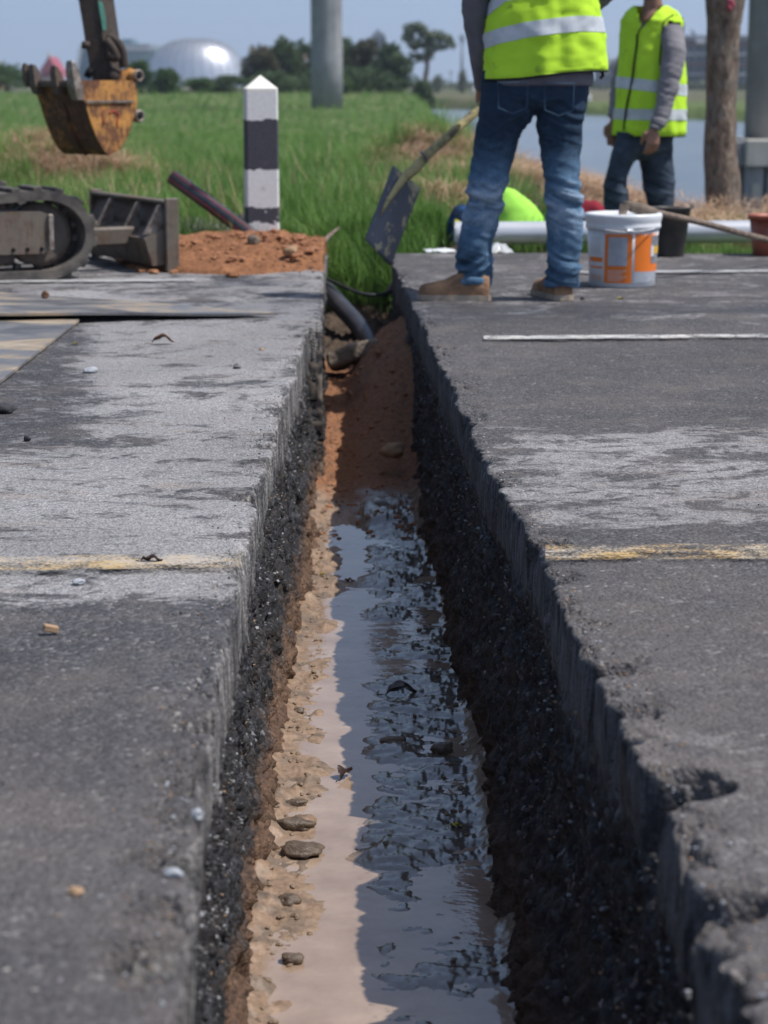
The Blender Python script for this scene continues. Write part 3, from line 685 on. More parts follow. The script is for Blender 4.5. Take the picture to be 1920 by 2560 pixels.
# trench floor: mud, mound of sand, pit beyond the road
def floor_z(X, Y):
    L = lf(Y); R = rfl(Y)
    t = (X - L) / np.maximum(R - L, 0.05)
    base = ZF + fb2(X, Y, 7, 4, 41) * 0.013 + fb2(X * 0.6, Y * 1.1, 46, 4, 42, 0.6) * 0.0085 * (0.40 + 0.60 * sst(0.25, 0.5, t)) - 0.0024
    base = base + 0.0065 * sst(0.28, 0.50, t) * (1 - 0.9 * sst(3.15, 3.35, Y) * (1 - sst(3.85, 4.1, Y)))
    base = base + 0.030 * sst(0.06, -0.10, t) * (0.5 + 0.5 * fb2(X, Y, 9, 3, 2)) + 0.004 * sst(0.30, 0.05, t) + 0.05 * sst(0.97, 1.2, t)
    base = base + (fb2(X, Y, 55, 4, 77, .65) * .007 + np.clip(fb2(X, Y, 13, 3, 78) - .15, 0, 1) * .04) * sst(0.34, 0.10, t)
    base = base - 0.0055 * sst(0.14, 0.32, t) * sst(0.55, 0.4, t)
    base = base + (0.0105 * sst(0.60, 0.25, t) + 0.0022) * sst(3.15, 2.85, Y + 0.25 * fb2(X, Y, 6, 3, 14)) + 0.003 * sst(.5, .3, t) * np.clip(fb2(X, Y, 5, 3, 19), 0, 1)
    # far end of the puddle
    y0 = 7.15 + fb2(X, Y, 5, 3, 91) * 0.12
    base = base + 0.035 * sst(y0, y0 + 0.25, Y)
    m = sst(7.75, 9.7, Y) ; crest = 0.30 + 0.12 * sst(-0.25, 0.1, X)
    crest = 0.14 + 0.26 * sst(-0.24, 0.08, X)
    mz = crest * m * (1 - sst(9.85, 10.3, Y)) + 0.22 * sst(9.85, 10.3, Y)
    mz = mz + fb2(X, Y, 12, 4, 43, 0.6) * 0.014 * m + fb2(X, Y, 38, 4, 47, 0.6) * 0.010 * m + fb2(X, Y, 9, 2, 48) * 0.02 * m
    pz = sst(9.9, 10.3, Y); return base + mz + pz * (fb2(X, Y, 7, 4, 81, .6) * .06 + fb2(X, Y, 30, 3, 82) * .025)
fy = np.concatenate([np.exp(np.arange(math.log(0.9), math.log(7.0), 0.0026)), np.arange(7.0, 12.3, 0.02)])
fx = np.concatenate([np.linspace(-0.62, -0.32, 20), np.linspace(-0.315, 0.27, 190), np.linspace(0.275, 0.55, 20)])
FX, FY = np.meshgrid(fx, fy)
# widen beyond the road into the pit
Wd = sst(ROAD_END - 0.05, ROAD_END + 0.3, FY)
FXw = FX * (1 + 0.3 * Wd)
FZ = floor_z(FXw, FY)
FZ = FZ + sst(11.45, 12.25, FY) * 0.34
n, c_ = FX.shape; idx = np.arange(n * c_).reshape(n, c_)
F = np.stack([idx[:-1, :-1], idx[:-1, 1:], idx[1:, 1:], idx[1:, :-1]], -1).reshape(-1, 4)
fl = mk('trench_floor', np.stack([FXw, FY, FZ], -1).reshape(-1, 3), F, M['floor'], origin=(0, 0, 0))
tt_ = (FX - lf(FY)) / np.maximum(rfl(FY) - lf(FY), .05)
for nm_, ar_ in (('grey', 0.85 * sst(0.30, 0.5, tt_) * (1 - 0.6 * sst(7.5, 8.0, FY)) * (1 - sst(9.5, 10, FY))), ('pit', sst(9.9, 10.3, FY))):  # grey follows the trench shadow: shade put into the mud colour
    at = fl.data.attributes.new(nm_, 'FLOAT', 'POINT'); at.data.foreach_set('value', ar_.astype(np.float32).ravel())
at = fl.data.attributes.new('sand', 'FLOAT', 'POINT')
sa = sst(7.45, 7.9, FY + fb2(FX, FY, 8, 3, 3) * 0.3) * (1 - sst(9.9, 10.2, FY))
at.data.foreach_set('value', sa.astype(np.float32).ravel()); tag(fl, kind='structure')
# puddle sheet
py_ = np.exp(np.arange(math.log(0.9), math.log(7.6), 0.02)); px_ = np.linspace(-0.40, 0.42, 24)
PX, PY = np.meshgrid(px_, py_); n, c_ = PX.shape; idx = np.arange(n * c_).reshape(n, c_)
F = np.stack([idx[:-1, :-1], idx[:-1, 1:], idx[1:, 1:], idx[1:, :-1]], -1).reshape(-1, 4)
pud = mk('water', np.stack([PX, PY, np.full_like(PX, ZF)], -1).reshape(-1, 3), F, M['puddle'], origin=(0, 0, 0)); tag(pud, kind='structure')

# ------------------------------------------------------------------ terrain, river
def bank_x(Y): return np.interp(Y, [14, 17, 24, 30, 40, 60, 100, 160, 185, 400], [40, 3.3, 3.1, 3.1, 3.0, 3.5, 4.6, 5.0, -25, -200])
WZ = -1.2
def pm_(Y): return Y * 1.02 / (FPX / K)
HEAPS = [(115, 19, .46, .80, 1.3, 1.0), (235, 17.5, .24, .7, .9, .95), (330, 15.5, .10, .6, .7, .6), (905, 24, .30, .5, 1.5, .8), (960, 22, .42, .8, 2, .9),
         (1000, 17, .16, .8, 1.6, .9), (955, 13.9, .14, .5, 1.0, .97), (1090, 18, .10, .8, 3, .75), (700, 16, .05, .4, .7, .5), (890, 13.2, .0, .25, .6, .5)]
def ground_z(X, Y):
    h = -0.10 - 0.42 * sst(13, 40, Y) + 0.66 * sst(98, 150, Y) + fb2(X, Y, 0.35, 4, 61) * 0.10 * sst(12, 20, Y)
    d = bank_x(Y) - X                      # >0 on land
    dd = np.where(Y < 18, np.minimum(d + 0, 99), d)
    shore = sst(1.1, -1.6, dd)
    # second lip: bank just behind the road on the right
    back = sst(14.6, 17.5, Y) * sst(2.0, 3.6, X)
    sh = np.maximum(shore, back)
    z = h * (1 - sh) + (-2.2) * sh
    far = sst(0, 9, Y - np.clip(190 - 3.9 * X, 100, 190))
    z = z * (1 - far) + (-0.55 + 0.67 * sst(12, 4, X) * sst(200, 140, Y)) * far
    # straw heaps
    for (px, yy, hh, rx, ry, am) in HEAPS:
        gx = (px - 830) * pm_(yy); z = z + hh * np.exp(-((X - gx) / rx) ** 2 - ((Y - yy) / ry) ** 2)
    # right behind the road the soil meets the asphalt; the trench pit is cut out
    z = np.where(Y < ROAD_END + 0.5, np.minimum(z, -0.06), z)
    pit = sst(0.62, 0.42, np.abs(X + 0.05)) * (1 - sst(12.0, 12.35, Y))
    z = z * (1 - pit) + (-0.75) * pit
    return z
gy = np.concatenate([[ROAD_END - 3, ROAD_END - 0.25], np.exp(np.arange(math.log(ROAD_END - 0.02), math.log(220), 0.012)), np.exp(np.arange(math.log(222), math.log(5500), 0.09))])
gu = np.sinh(np.linspace(-3.6, 3.6, 220)) / math.sinh(3.6)
GU, GY = np.meshgrid(gu, gy); GX = GU * (16 + GY * 1.15)
GZ = ground_z(GX, GY)
GZ[0:2, :] = np.minimum(GZ[0:2, :], -0.75)
n, c_ = GX.shape; idx = np.arange(n * c_).reshape(n, c_)
F = np.stack([idx[:-1, :-1], idx[:-1, 1:], idx[1:, 1:], idx[1:, :-1]], -1).reshape(-1, 4)
gr = mk('ground', np.stack([GX, GY, GZ], -1).reshape(-1, 3), F, M['ground'], origin=(0, 0, 0)); tag(gr, kind='structure')
def dryness(X, Y):
    d = np.zeros_like(X)
    for (px, yy, hh, rx, ry, am) in HEAPS:
        gx = (px - 830) * pm_(yy); d = np.maximum(d, am * np.exp(-(((X - gx) / (rx * 1.25)) ** 2 + ((Y - yy) / (ry * 1.35)) ** 2) ** 1.5))
    d = d + 0.26 * sst(0.9, 2.2, X) * (1 - sst(40, 60, Y)) * (Y > 12.6)
    return np.clip(d + fb2(X, Y, 2.2, 3, 71) * 0.5 * (d > 0.05), 0, 1)
dry = np.maximum(dryness(GX, GY), 0.55 * (1 - sst(12.1, 12.7, GY)) * (np.abs(GX) < 1.0))
for nm, arr in (('dry', dry), ('far', sst(150, 185, GY))):
    at = gr.data.attributes.new(nm, 'FLOAT', 'POINT'); at.data.foreach_set('value', arr.astype(np.float32).ravel())
# road-side soil strips under the slab ends, bottom of the cut
rv = [(-60, 14, WZ), (120, 14, WZ), (400, 170, WZ), (-400, 170, WZ)]
tag(mk('river', rv, [(0, 1, 2, 3)], M['river'], origin=(0, 0, 0)), kind='structure')
# base sheet under everything so the ground reaches behind the camera
bs = [(-400, -60, -0.95), (400, -60, -0.95), (400, ROAD_END - 2.9, -0.95), (-400, ROAD_END - 2.9, -0.95)]
tag(mk('subsoil', bs, [(0, 1, 2, 3)], M['pitsoil'], origin=(0, 0, 0)), kind='structure')

# ------------------------------------------------------------------ grass (instanced tufts, one object)
def blade_mesh(name, nb, h, spread, lean, wd, mat, seed, flat=0.0):
    r = random.Random(seed); V = []; F = []
    for k in range(nb):
        a = r.uniform(0, 2 * pi); rr = spread * math.sqrt(r.random()); bx, by = rr * math.cos(a), rr * math.sin(a)
        d = r.uniform(0, 2 * pi); hh = h * r.uniform(0.45, 1.0); ln = lean * r.uniform(0.3, 1.2) * hh
        w0 = wd * r.uniform(0.6, 1.2); px, py = -math.sin(d), math.cos(d); o = len(V)
        z0 = r.uniform(0, flat)
        for (t, ww) in ((0, 0.8), (0.35, 1.0), (0.7, 0.75), (1.0, 0.06)):
            q = t * t * ln + t * flat * 1.8 * h; x = bx + math.cos(d) * q; y = by + math.sin(d) * q
            z = z0 + hh * (t - 0.28 * t * t * min(1.5, lean)) * (1 - 0.85 * min(1, flat * 4))
            V += [(x + px * w0 * ww / 2, y + py * w0 * ww / 2, z), (x - px * w0 * ww / 2, y - py * w0 * ww / 2, z)]
        for s_ in range(3): F.append((o + 2 * s_, o + 2 * s_ + 1, o + 2 * s_ + 3, o + 2 * s_ + 2))
    return mesh_of(name, V, F, True, [mat])
def scatter(name, protos, pts, scl, rot, pick, label, cat, tilt=None):
    """one object that instances prototypes on its points"""
    col = bpy.data.collections.new(name + '_kinds')
    for k, me in enumerate(protos):
        o = bpy.data.objects.new('%s_kind_%d' % (name, k), me); col.objects.link(o)
    me = bpy.data.meshes.new(name); me.vertices.add(len(pts)); me.vertices.foreach_set('co', np.asarray(pts, np.float32).ravel())
    a = me.attributes.new('scl', 'FLOAT', 'POINT'); a.data.foreach_set('value', np.asarray(scl, np.float32))
    R = np.zeros((len(pts), 3), np.float32); R[:, 2] = rot
    if tilt is not None: R[:, :2] = tilt
    a = me.attributes.new('rotv', 'FLOAT_VECTOR', 'POINT'); a.data.foreach_set('vector', R.ravel())
    a = me.attributes.new('pick', 'INT', 'POINT'); a.data.foreach_set('value', np.asarray(pick, np.int32))
    o = bpy.data.objects.new(name, me); C.objects.link(o)
    ng = bpy.data.node_groups.new(name, 'GeometryNodeTree')
    ng.interface.new_socket('Geometry', in_out='INPUT', socket_type='NodeSocketGeometry'); ng.interface.new_socket('Geometry', in_out='OUTPUT', socket_type='NodeSocketGeometry')
    gi = ng.nodes.new('NodeGroupInput'); go = ng.nodes.new('NodeGroupOutput')
    ip = ng.nodes.new('GeometryNodeInstanceOnPoints'); ci = ng.nodes.new('GeometryNodeCollectionInfo')
    ci.inputs[0].default_value = col; ci.inputs[1].default_value = True; ci.inputs[2].default_value = True
    def at(nm, ty):
        x = ng.nodes.new('GeometryNodeInputNamedAttribute'); x.data_type = ty; x.inputs[0].default_value = nm; return x.outputs[0]
    ng.links.new(gi.outputs[0], ip.inputs['Points']); ng.links.new(ci.outputs[0], ip.inputs['Instance'])
    ip.inputs['Pick Instance'].default_value = True
    ng.links.new(at('pick', 'INT'), ip.inputs['Instance Index']); ng.links.new(at('scl', 'FLOAT'), ip.inputs['Scale'])
    e2r = ng.nodes.new('FunctionNodeEulerToRotation'); ng.links.new(at('rotv', 'FLOAT_VECTOR'), e2r.inputs[0]); ng.links.new(e2r.outputs[0], ip.inputs['Rotation'])
    ng.links.new(ip.outputs[0], go.inputs[0])
    md = o.modifiers.new('scatter', 'NODES'); md.node_group = ng
    tag(o, label, cat, kind='stuff'); return o
def sample_ground(n, y0, y1, power, margin=0.25):
    u = RNG.random(n); Y = (y0 ** (1 - power) + u * (y1 ** (1 - power) - y0 ** (1 - power))) ** (1 / (1 - power))
    X = (RNG.random(n) * 2 - 1) * (Y * 0.190 + margin)
    return X, Y
X, Y = sample_ground(32000, ROAD_END + 0.15, 150, 1.5, 0.6)
d = dryness(X, Y); land = (bank_x(Y) - X)
ok = (land > 0.35) & ~((np.abs(X + 0.05) < 0.62) & (Y < 12.05)) & ~((X > 2.2) & (Y > 15.2) & (Y < 25) & (X > 2.6))
tall = fb2(X, Y, 0.6, 3, 5)
ok &= RNG.random(len(X)) > d * 0.97
ok &= ~((Y < ROAD_END + 0.45) & (X > 0.15) & (RNG.random(len(X)) > 0.25))
X, Y, tall, d = X[ok], Y[ok], tall[ok], d[ok]
Z = ground_z(X, Y) - 0.02
far_grow = 1 - 0.45 * sst(25, 70, Y) + 0.5 * sst(70, 120, Y)
near_low = 0.80 + 0.25 * sst(ROAD_END, ROAD_END + 1.3, Y)
rightlow = 1 - 0.62 * sst(0.7, 1.5, X) * (Y < 45)
scl = (0.8 + 0.45 * tall + 0.25 * RNG.random(len(X))) * far_grow * near_low * rightlow
tufts = [blade_mesh('grass_tuft_a', 26, 0.40, 0.11, 0.55, 0.009, M['grass'], 1), blade_mesh('grass_tuft_b', 24, 0.34, 0.13, 0.9, 0.010, M['grass'], 2),
         blade_mesh('grass_tuft_c', 22, 0.46, 0.10, 0.35, 0.008, M['grass'], 3), blade_mesh('grass_tuft_d', 12, 0.60, 0.10, 0.5, 0.006, M['straw'], 4)]
pick = RNG.choice(4, len(X), p=[0.34, 0.34, 0.29, 0.03])
X2 = RNG.uniform(-0.42, 0.34, 330); Y2_ = RNG.uniform(11.62, 12.5, 330)
Z2 = np.maximum(ground_z(X2, Y2_), floor_z(X2, Y2_) + sst(11.45, 12.25, Y2_) * .34) - .02
X = np.concatenate([X, X2]); Y = np.concatenate([Y, Y2_]); Z = np.concatenate([Z, Z2]); scl = np.concatenate([scl, RNG.uniform(.45, .95, 330)]); pick = np.concatenate([pick, RNG.choice(3, 330)])
scatter('grass', tufts, np.stack([X, Y, Z], -1), scl, RNG.random(len(X)) * 6.28, pick, 'tall bright green grass covering the field behind the road', 'grass')
# straw
X, Y = sample_ground(26000, ROAD_END + 0.5, 60, 1.6, 0.3)
d = dryness(X, Y); ok = (RNG.random(len(X)) < d * 0.9) & (bank_x(Y) - X > 0.3) & (d > 0.15) & ~((np.abs(X + 0.05) < 0.66) & (Y < 12.5)) & ~((X > 2.0) & (Y > 15.0))
X, Y = X[ok], Y[ok]
straw = [blade_mesh('straw_tuft_a', 30, 0.22, 0.14, 1.5, 0.006, M['straw'], 11, 0.18), blade_mesh('straw_tuft_b', 30, 0.18, 0.16, 1.3, 0.006, M['straw'], 12, 0.14)]
scatter('straw', straw, np.stack([X, Y, ground_z(X, Y)], -1), 0.8 + 0.5 * RNG.random(len(X)), RNG.random(len(X)) * 6.28, RNG.choice(2, len(X)), 'heaps of cut dry straw lying in the grass', 'straw')

# loose grit and aggregate
def stone_mesh(name, seed, mat, sub=1):
    V, F = blob((0, 0, 0), (1, 0.8, 0.6), seed, sub, 0.45); return mesh_of(name, [tuple(v) for v in V], F, False, [mat])
gk = [stone_mesh('grit_a', 1, M['greystone']), stone_mesh('grit_b', 2, M['darkstone']), stone_mesh('grit_c', 3, M['whitestone']), stone_mesh('grit_d', 4, M['tanstone'])]
P = []; S = []; PK = []
for k in range(3800):
    side = random.choice((-1, 1)); y = math.exp(random.uniform(math.log(1.7), math.log(9)))
    e = float(left_edge(np.array(y)) if side < 0 else RE(y)); near = random.random() < 0.55
    x = e + side * (abs(random.gauss(0, 0.035)) + 0.015 if near else random.uniform(0.03, 1.5))
    s_ = random.choice((0.0008, 0.0012, 0.002)) * random.uniform(0.7, 1.6) * (1.0 if not near else 1.15)
    P.append((x, y, 0.000)); S.append(s_); PK.append(random.choices((0, 1, 2, 3), (5, 1.6, 3, 1.5))[0])
scatter('grit', gk, P, S, RNG.random(len(P)) * 6.28, PK, 'loose grit scattered over the asphalt along the cut', 'grit')
P = []; S = []; PK = []
for k in range(3600):
    side = random.choice((-1, 1)); y = math.exp(random.uniform(math.log(1.7), math.log(8)))
    z = random.uniform(-0.42, -0.09)
    e = float(left_edge(np.array(y)) if side < 0 else RE(y)); b = float(lf(np.array(y)) if side < 0 else rfl(np.array(y)))
    t = min(1, max(0, (-z - 0.30) / 0.36)) ** 1.3; x = e * (1 - t) + b * t + side * 0.006
    P.append((x, y, z)); S.append(random.uniform(0.002, 0.0065)); PK.append(random.choices((0, 1, 2, 3), (3, 8, 1.0, 0.6))[0])
scatter('aggregate', gk, P, S, RNG.random(len(P)) * 6.28, PK, 'stones sticking out of the cut trench walls', 'aggregate')
P = []; S = []; PK = []
for k in range(420):
    y = random.uniform(1.8, 8.5); L = float(lf(np.array(y))); Rr = float(rfl(np.array(y)))
    t = abs(random.gauss(0, 0.10)) if random.random() < 0.6 else 1 - abs(random.gauss(0, 0.12))
    x = L + (Rr - L) * t; P.append((x, y, float(floor_z(np.array([x]), np.array([y]))[0]) + 0.001)); S.append(random.uniform(0.003, 0.009)); PK.append(0)
ck = [stone_mesh('crumb_a', 9, M['crumb'], 2)]
for k in range(240):
    y = random.uniform(7.0, 9.7); L = float(lf(np.array(y))); Rr = float(rfl(np.array(y))); x = random.uniform(L, Rr)
    P.append((x, y, float(floor_z(np.array([x]), np.array([y]))[0]) + 0.001)); S.append(random.choice((.004, .007, .012)) * random.uniform(.6, 1.3)); PK.append(1)
ck.append(stone_mesh('crumb_b', 12, M['clod'], 2))
scatter('crumbs', ck, P, S, RNG.random(len(P)) * 6.28, PK, 'crumbs of wet mud along the trench bottom', 'crumbs')

# ------------------------------------------------------------------ painted markings
def marking(pa, pb, wpx, mat, z=0.009):
    a0, b0 = G(*pa), G(*pb); a1, b1 = G(pa[0], pa[1] + wpx), G(pb[0], pb[1] + wpx)
    n = 80; m = 7; V = []; F = []; ed = []
    for i in range(n + 1):
        t = i / n; p = a0.lerp(b0, t); q = a1.lerp(b1, t)
        for j in range(m + 1):
            v = p.lerp(q, j / m); v.z = z; V.append(v)
            ed.append(1.0 if 0 < j < m else 0.55)
    for i in range(n):
        for j in range(m): F.append((i * (m + 1) + j, (i + 1) * (m + 1) + j, (i + 1) * (m + 1) + j + 1, i * (m + 1) + j + 1)[::-1])
    o = mk('road_marking', V, F, mat, origin=(0, 0, 0)); at = o.data.attributes.new('edge', 'FLOAT', 'POINT')
    at.data.foreach_set('value', np.array(ed, np.float32)); tag(o, kind='structure'); return o
marking((1178, 1185), (2600, 1178), 34, M['yelR'])
marking((-900, 1225), (521, 1203), 32, M['yelL'])
marking((1045, 730), (2300, 722), 8, M['white'])
marking((1180, 589), (2200, 583), 5, M['whitefaint'])
marking((-400, 612), (420, 606), 5, M['whitefaint'])

# ------------------------------------------------------------------ steel plates on the left
def slab_from(name, top, th, mat, label, cat='steel plate', group=None, n=14, wav=0.0):
    A, B, Cc, D = [Vector(p) for p in top]; V = []; F = []
    for i in range(n + 1):
        for j in range(n + 1):
            p = A.lerp(B, i / n).lerp(D.lerp(Cc, i / n), j / n); p = p.copy()
            p.z += wav * float(vn(np.array([p.x * 1.7, p.y * 1.7, 0.3]), 8)); V.append(p)
    m = len(V); V += [v - Vector((0, 0, th)) for v in V]
    W = n + 1
    for i in range(n):
        for j in range(n):
            a, b, c, d = i * W + j, (i + 1) * W + j, (i + 1) * W + j + 1, i * W + j + 1
            F.append((a, b, c, d)); F.append((d + m, c + m, b + m, a + m))
    for i in range(n):
        F.append((i * W, i * W + m, (i + 1) * W + m, (i + 1) * W)); a, b = i * W + n, (i + 1) * W + n; F.append((a, b, b + m, a + m))
        F.append((i, i + 1, i + 1 + m, i + m)); a, b = n * W + i, n * W + i + 1; F.append((a, a + m, b + m, b))
    o = mk(name, V, F, mat, smooth=False); return tag(o, label, cat, group)
a = G(157, 709); e_ = G(2, 831)
xe = (a.x + e_.x) / 2
slab_from('steel_plate', [(xe, a.y + 0.18, 0.014), (xe, 4.2, 0.014), (xe - 2.4, 4.2, 0.014), (xe - 2.4, a.y + 0.18, 0.014)], 0.009, M['plate'], 'lower flat steel plate lying half under the other one, pale and muddy')
c0 = G(600, 686); c1 = G(-420, 712); c2 = G(-500, 616); c3 = G(250, 660)
slab_from('steel_plate', [c0 + Vector((0, 0, .024)), c1 + Vector((0, 0, .050)), c2 + Vector((0, 0, .040)), c3 + Vector((0, 0, .026))], 0.010, M['plate'], 'upper raised steel plate with a shiny front edge pointing at the trench', wav=0.007)

# ------------------------------------------------------------------ piles
def pile(name, cx, cy, rx, ry, h, mat, label, cat, seed, cut=None, z0=-0.02, n=110, amp=0.03, p=1.0):
    U, Vv = np.meshgrid(np.linspace(-1.15, 1.15, n), np.linspace(-1.15, 1.15, n))
    X = cx + U * rx; Y = cy + Vv * ry
    r = np.sqrt(U ** 2 + Vv ** 2) + fb2(X, Y, 2.5, 3, seed) * 0.13
    H = np.clip(1 - r ** 2, -0.3, 1) ; H = np.sign(H) * np.abs(H) ** p
    Z = H * h + fb2(X, Y, 4.5, 5, seed + 1, 0.6) * amp * 1.7 * np.clip(H * 3 + .25, 0, 1) - np.abs(fb2(X, Y, 20, 3, seed + 2, 0.6)) * amp * 0.35 * np.clip(H * 3 + .2, 0, 1)
    Z = np.where(H < 0, H * 0.25, Z)
    if cut is not None: X = np.minimum(X, cut(Y))
    idx = np.arange(n * n).reshape(n, n)
    F = np.stack([idx[:-1, :-1], idx[:-1, 1:], idx[1:, 1:], idx[1:, :-1]], -1).reshape(-1, 4)
    o = mk(name, np.stack([X, Y, Z + z0], -1).reshape(-1, 3), F, mat); return tag(o, label, cat)
pc = G(500, 588)
pile('sand_pile', G(540, 586).x - 0.04, pc.y + 0.85, 0.70, 0.98, 0.115, M['sand'], 'heap of orange brown sandy soil at the left slab corner', 'sand pile', 5, cut=lambda y: left_edge(y) - 0.004, z0=0.0, amp=0.035, p=0.62)
gp = G(430, 520); pile('gravel_pile', gp.x - 0.1, gp.y + 0.1, 0.55, 0.6, 0.13, M['gravelgrey'], 'low heap of grey gravel between dozer blade and sand', 'gravel pile', 15, z0=0.0, amp=0.035)
P = []; S = []
for k in range(260):
    x = random.uniform(-1.25, -0.34); y = random.gauss(pc.y + 0.35, 0.42)
    if x > float(left_edge(np.array(y))) - 0.02 or y < pc.y - 0.12: continue
    cx, cy = G(540, 586).x - 0.04, pc.y + 0.85
    hh = 1 - ((x - cx) / 0.66) ** 2 - ((y - cy) / 0.98) ** 2
    P.append((x, y, max(0, hh) ** 0.62 * 0.125 + 0.008)); S.append(random.choice((0.008, 0.012, 0.022)) * random.uniform(0.6, 1.3))
sandk = [stone_mesh('clod_a', 5, M['clod'], 2)]
scatter('sand_clods', sandk, P, S, RNG.random(len(P)) * 6.28, [0] * len(P), 'clods of orange soil on and around the heap', 'clods')

def stone(name, p, s, mat, label, cat, seed, sub=2, rot=0.0, sink=0.3):
    V, F = blob((p.x, p.y, p.z + s[2] * (1 - sink)), s, seed, sub, 0.35, rot)
    return tag(mk(name, V, F, M[mat], smooth=sub > 2), label, cat)
def pile_z(x, y):
    cx, cy = G(540, 586).x - 0.04, pc.y + 0.85
    return max(0, 1 - ((x - cx) / 0.66) ** 2 - ((y - cy) / 0.98) ** 2) ** 0.62 * 0.13
q = Q(627, 570, pc.y + 0.12); stone('stone', Vector((q.x, q.y + .05, pile_z(q.x, q.y + .05) + .0)), (0.034, 0.03, 0.026), 'tanstone', 'round tan stone on the right flank of the sand heap', 'stone', 31, 3)
q = Q(548, 540, pc.y + 0.3); stone('stone', Vector((q.x, q.y, pile_z(q.x, q.y) + .01)), (0.03, 0.025, 0.032), 'iron', 'dark clod near the top of the sand heap', 'clod', 32, 3)
stone('stone', G(502, 600), (0.03, 0.022, 0.016), 'sand', 'orange clod at the front foot of the sand heap', 'clod', 37, 3)
stone('stone', G(195, 806), (0.024, 0.02, 0.012), 'whitestone', 'pale grey stone on the dusty left slab near the steel plate', 'stone', 33)
stone('stone', G(170, 1261), (0.012, 0.011, 0.006), 'whitestone', 'small white chip just before the left yellow line', 'stone', 34)
stone('stone', G(6, 892), (0.034, 0.03, 0.016), 'darkstone', 'black tar clod at the left frame edge', 'clod', 35, 3)
stone('stone', G(58, 952), (0.010, 0.010, 0.009), 'darkstone', 'tiny black clod on the dusty left slab', 'clod', 36)
stone('stone', G(98, 643, 0.03), (0.016, 0.014, 0.018), 'brownleaf', 'small brown clod standing on the upper steel plate', 'clod', 38)
stone('stone', G(512, 796), (0.012, 0.012, 0.010), 'greystone', 'small dark pebble right of the dry leaf on the left slab', 'stone', 39)
stone('stone', G(565, 757), (0.010, 0.009, 0.005), 'tanstone', 'small orange pebble between the plate tip and trench', 'stone', 40)
stone('stone', G(1258, 648), (0.010, 0.010, 0.008), 'darkstone', 'tiny black clod beside the right shoe of the shoveling worker', 'clod', 41)
stone('stone', G(376, 1893), (0.012, 0.008, 0.006), 'whitestone', 'white chip at the crumbling left edge, nearest to the camera', 'stone', 42)
stone('stone', G(425, 1768), (0.008, 0.009, 0.008), 'whitestone', 'white chip stuck in the left edge above the muddy shoulder', 'stone', 43)
stone('stone', G(165, 1930), (0.009, 0.008, 0.005), 'tanstone', 'small tan pebble low on the dark left slab', 'stone', 44)
# wood chip (brown folded leaf piece)
g = G(110, 1368); V, F = box((g.x, g.y, 0.0085), (0.026, 0.014, 0.012), Matrix.Rotation(0.3, 3, 'Z') @ Matrix.Rotation(0.25, 3, 'Y'), 0.002)
tag(mk('wood_chip', V, F, M['tanstone'], smooth=False), 'tan wood chip lying on dark asphalt below the left yellow line', 'wood chip')
def leaf(p, L, W, mat, label, rot=0.0, curl=0.5, z=0.0):
    V = []; F = []; n = 8
    for i in range(n + 1):
        t = i / n; w_ = W * math.sin(pi * min(1, t * 1.02)) ** 0.8 * (1 + 0.12 * math.sin(i * 2.3))
        x = (t - 0.5) * L; zc = 0.003 + curl * L * 0.35 * math.sin(pi * t) + 0.004 * math.sin(i * 1.7)
        for j in (-1, 0, 1):
            V.append(Vector((x, j * w_ / 2, zc + abs(j) * w_ * 0.35 * (1 + 0.3 * math.sin(i)))))
    for i in range(n):
        for j in range(2): F.append((i * 3 + j, i * 3 + j + 1, i * 3 + j + 4, i * 3 + j + 3))
    m = len(V); V += [v - Vector((0, 0, 0.0009)) for v in V]; F += [tuple(k + m for k in reversed(f)) for f in F]
    sv_, sf_ = tube([(-L / 2, 0, 0.003), (-L * 0.62, 0.1 * L, 0.004), (-L * 0.75, 0.12 * L, 0.002)], 0.0011, 5)
    V, F = join((V, F), (sv_, sf_)); R = Matrix.Rotation(rot, 3, 'Z'); V = [R @ Vector(v) + p + Vector((0, 0, z)) for v in V]
    return tag(mk('leaf', V, F, M[mat]), label, 'leaf')
leaf(G(352, 744), 0.085, 0.040, 'brownleaf', 'curled dry brown leaf on the left slab near the steel plates', 0.1, 0.75)
leaf(G(163, 745), 0.024, 0.014, 'yellowleaf', 'small yellow leaf on dark asphalt by the lower plate', 0.2, 0.2)
leaf(G(328, 1222), 0.045, 0.02, 'darkleaf', 'small dark leaf on the left yellow line', 0.1, 0.3, 0.006)
leaf(G(1340, 648), 0.03, 0.02, 'yellowleaf', 'pale yellow leaf on the road in front of the white pail', 0.4, 0.2)
leaf(G(868, 1502, ZF), 0.085, 0.05, 'darkleaf', 'big dark leaf curling out of the trench water', 0.2, 0.5)
leaf(G(745, 1680, ZF), 0.05, 0.035, 'darkleaf', 'pointed dark leaf at the shadow line in the trench mud', 1.2, 0.8)
leaf(G(985, 1788, ZF + .006), 0.030, 0.016, 'yellowleaf', 'yellow leaf floating beside the shaded trench wall', 0.1, 0.15)
leaf(G(755, 1257, ZF), 0.035, 0.02, 'brownleaf', 'small brown leaf floating at the sunlit water near the far end', 0.1, 0.15)
leaf(G(696, 1243, ZF), 0.018, 0.012, 'yellowleaf', 'tiny yellow leaf on the mud below the sunlit wall', 0.5, 0.2)
def mudclod(px, py, s, label, seed, mat='mudclod'):
    p = G(px, py, ZF); stone('mud_clod', p, s, mat, label, 'clod', seed, 3, 0, 0.45)
mudclod(640, 1738, (0.026, 0.016, 0.008), 'thin dark mud clod, upper one on the muddy shoulder', 51)
mudclod(638, 1790, (0.036, 0.024, 0.016), 'flaky dark mud lump in the middle of the muddy shoulder', 52)
mudclod(655, 1845, (0.044, 0.034, 0.016), 'broad brown mud lump reaching into the shallow water', 53)
mudclod(625, 1955, (0.022, 0.022, 0.014), 'brown mud clod beside the lower left wall', 54)
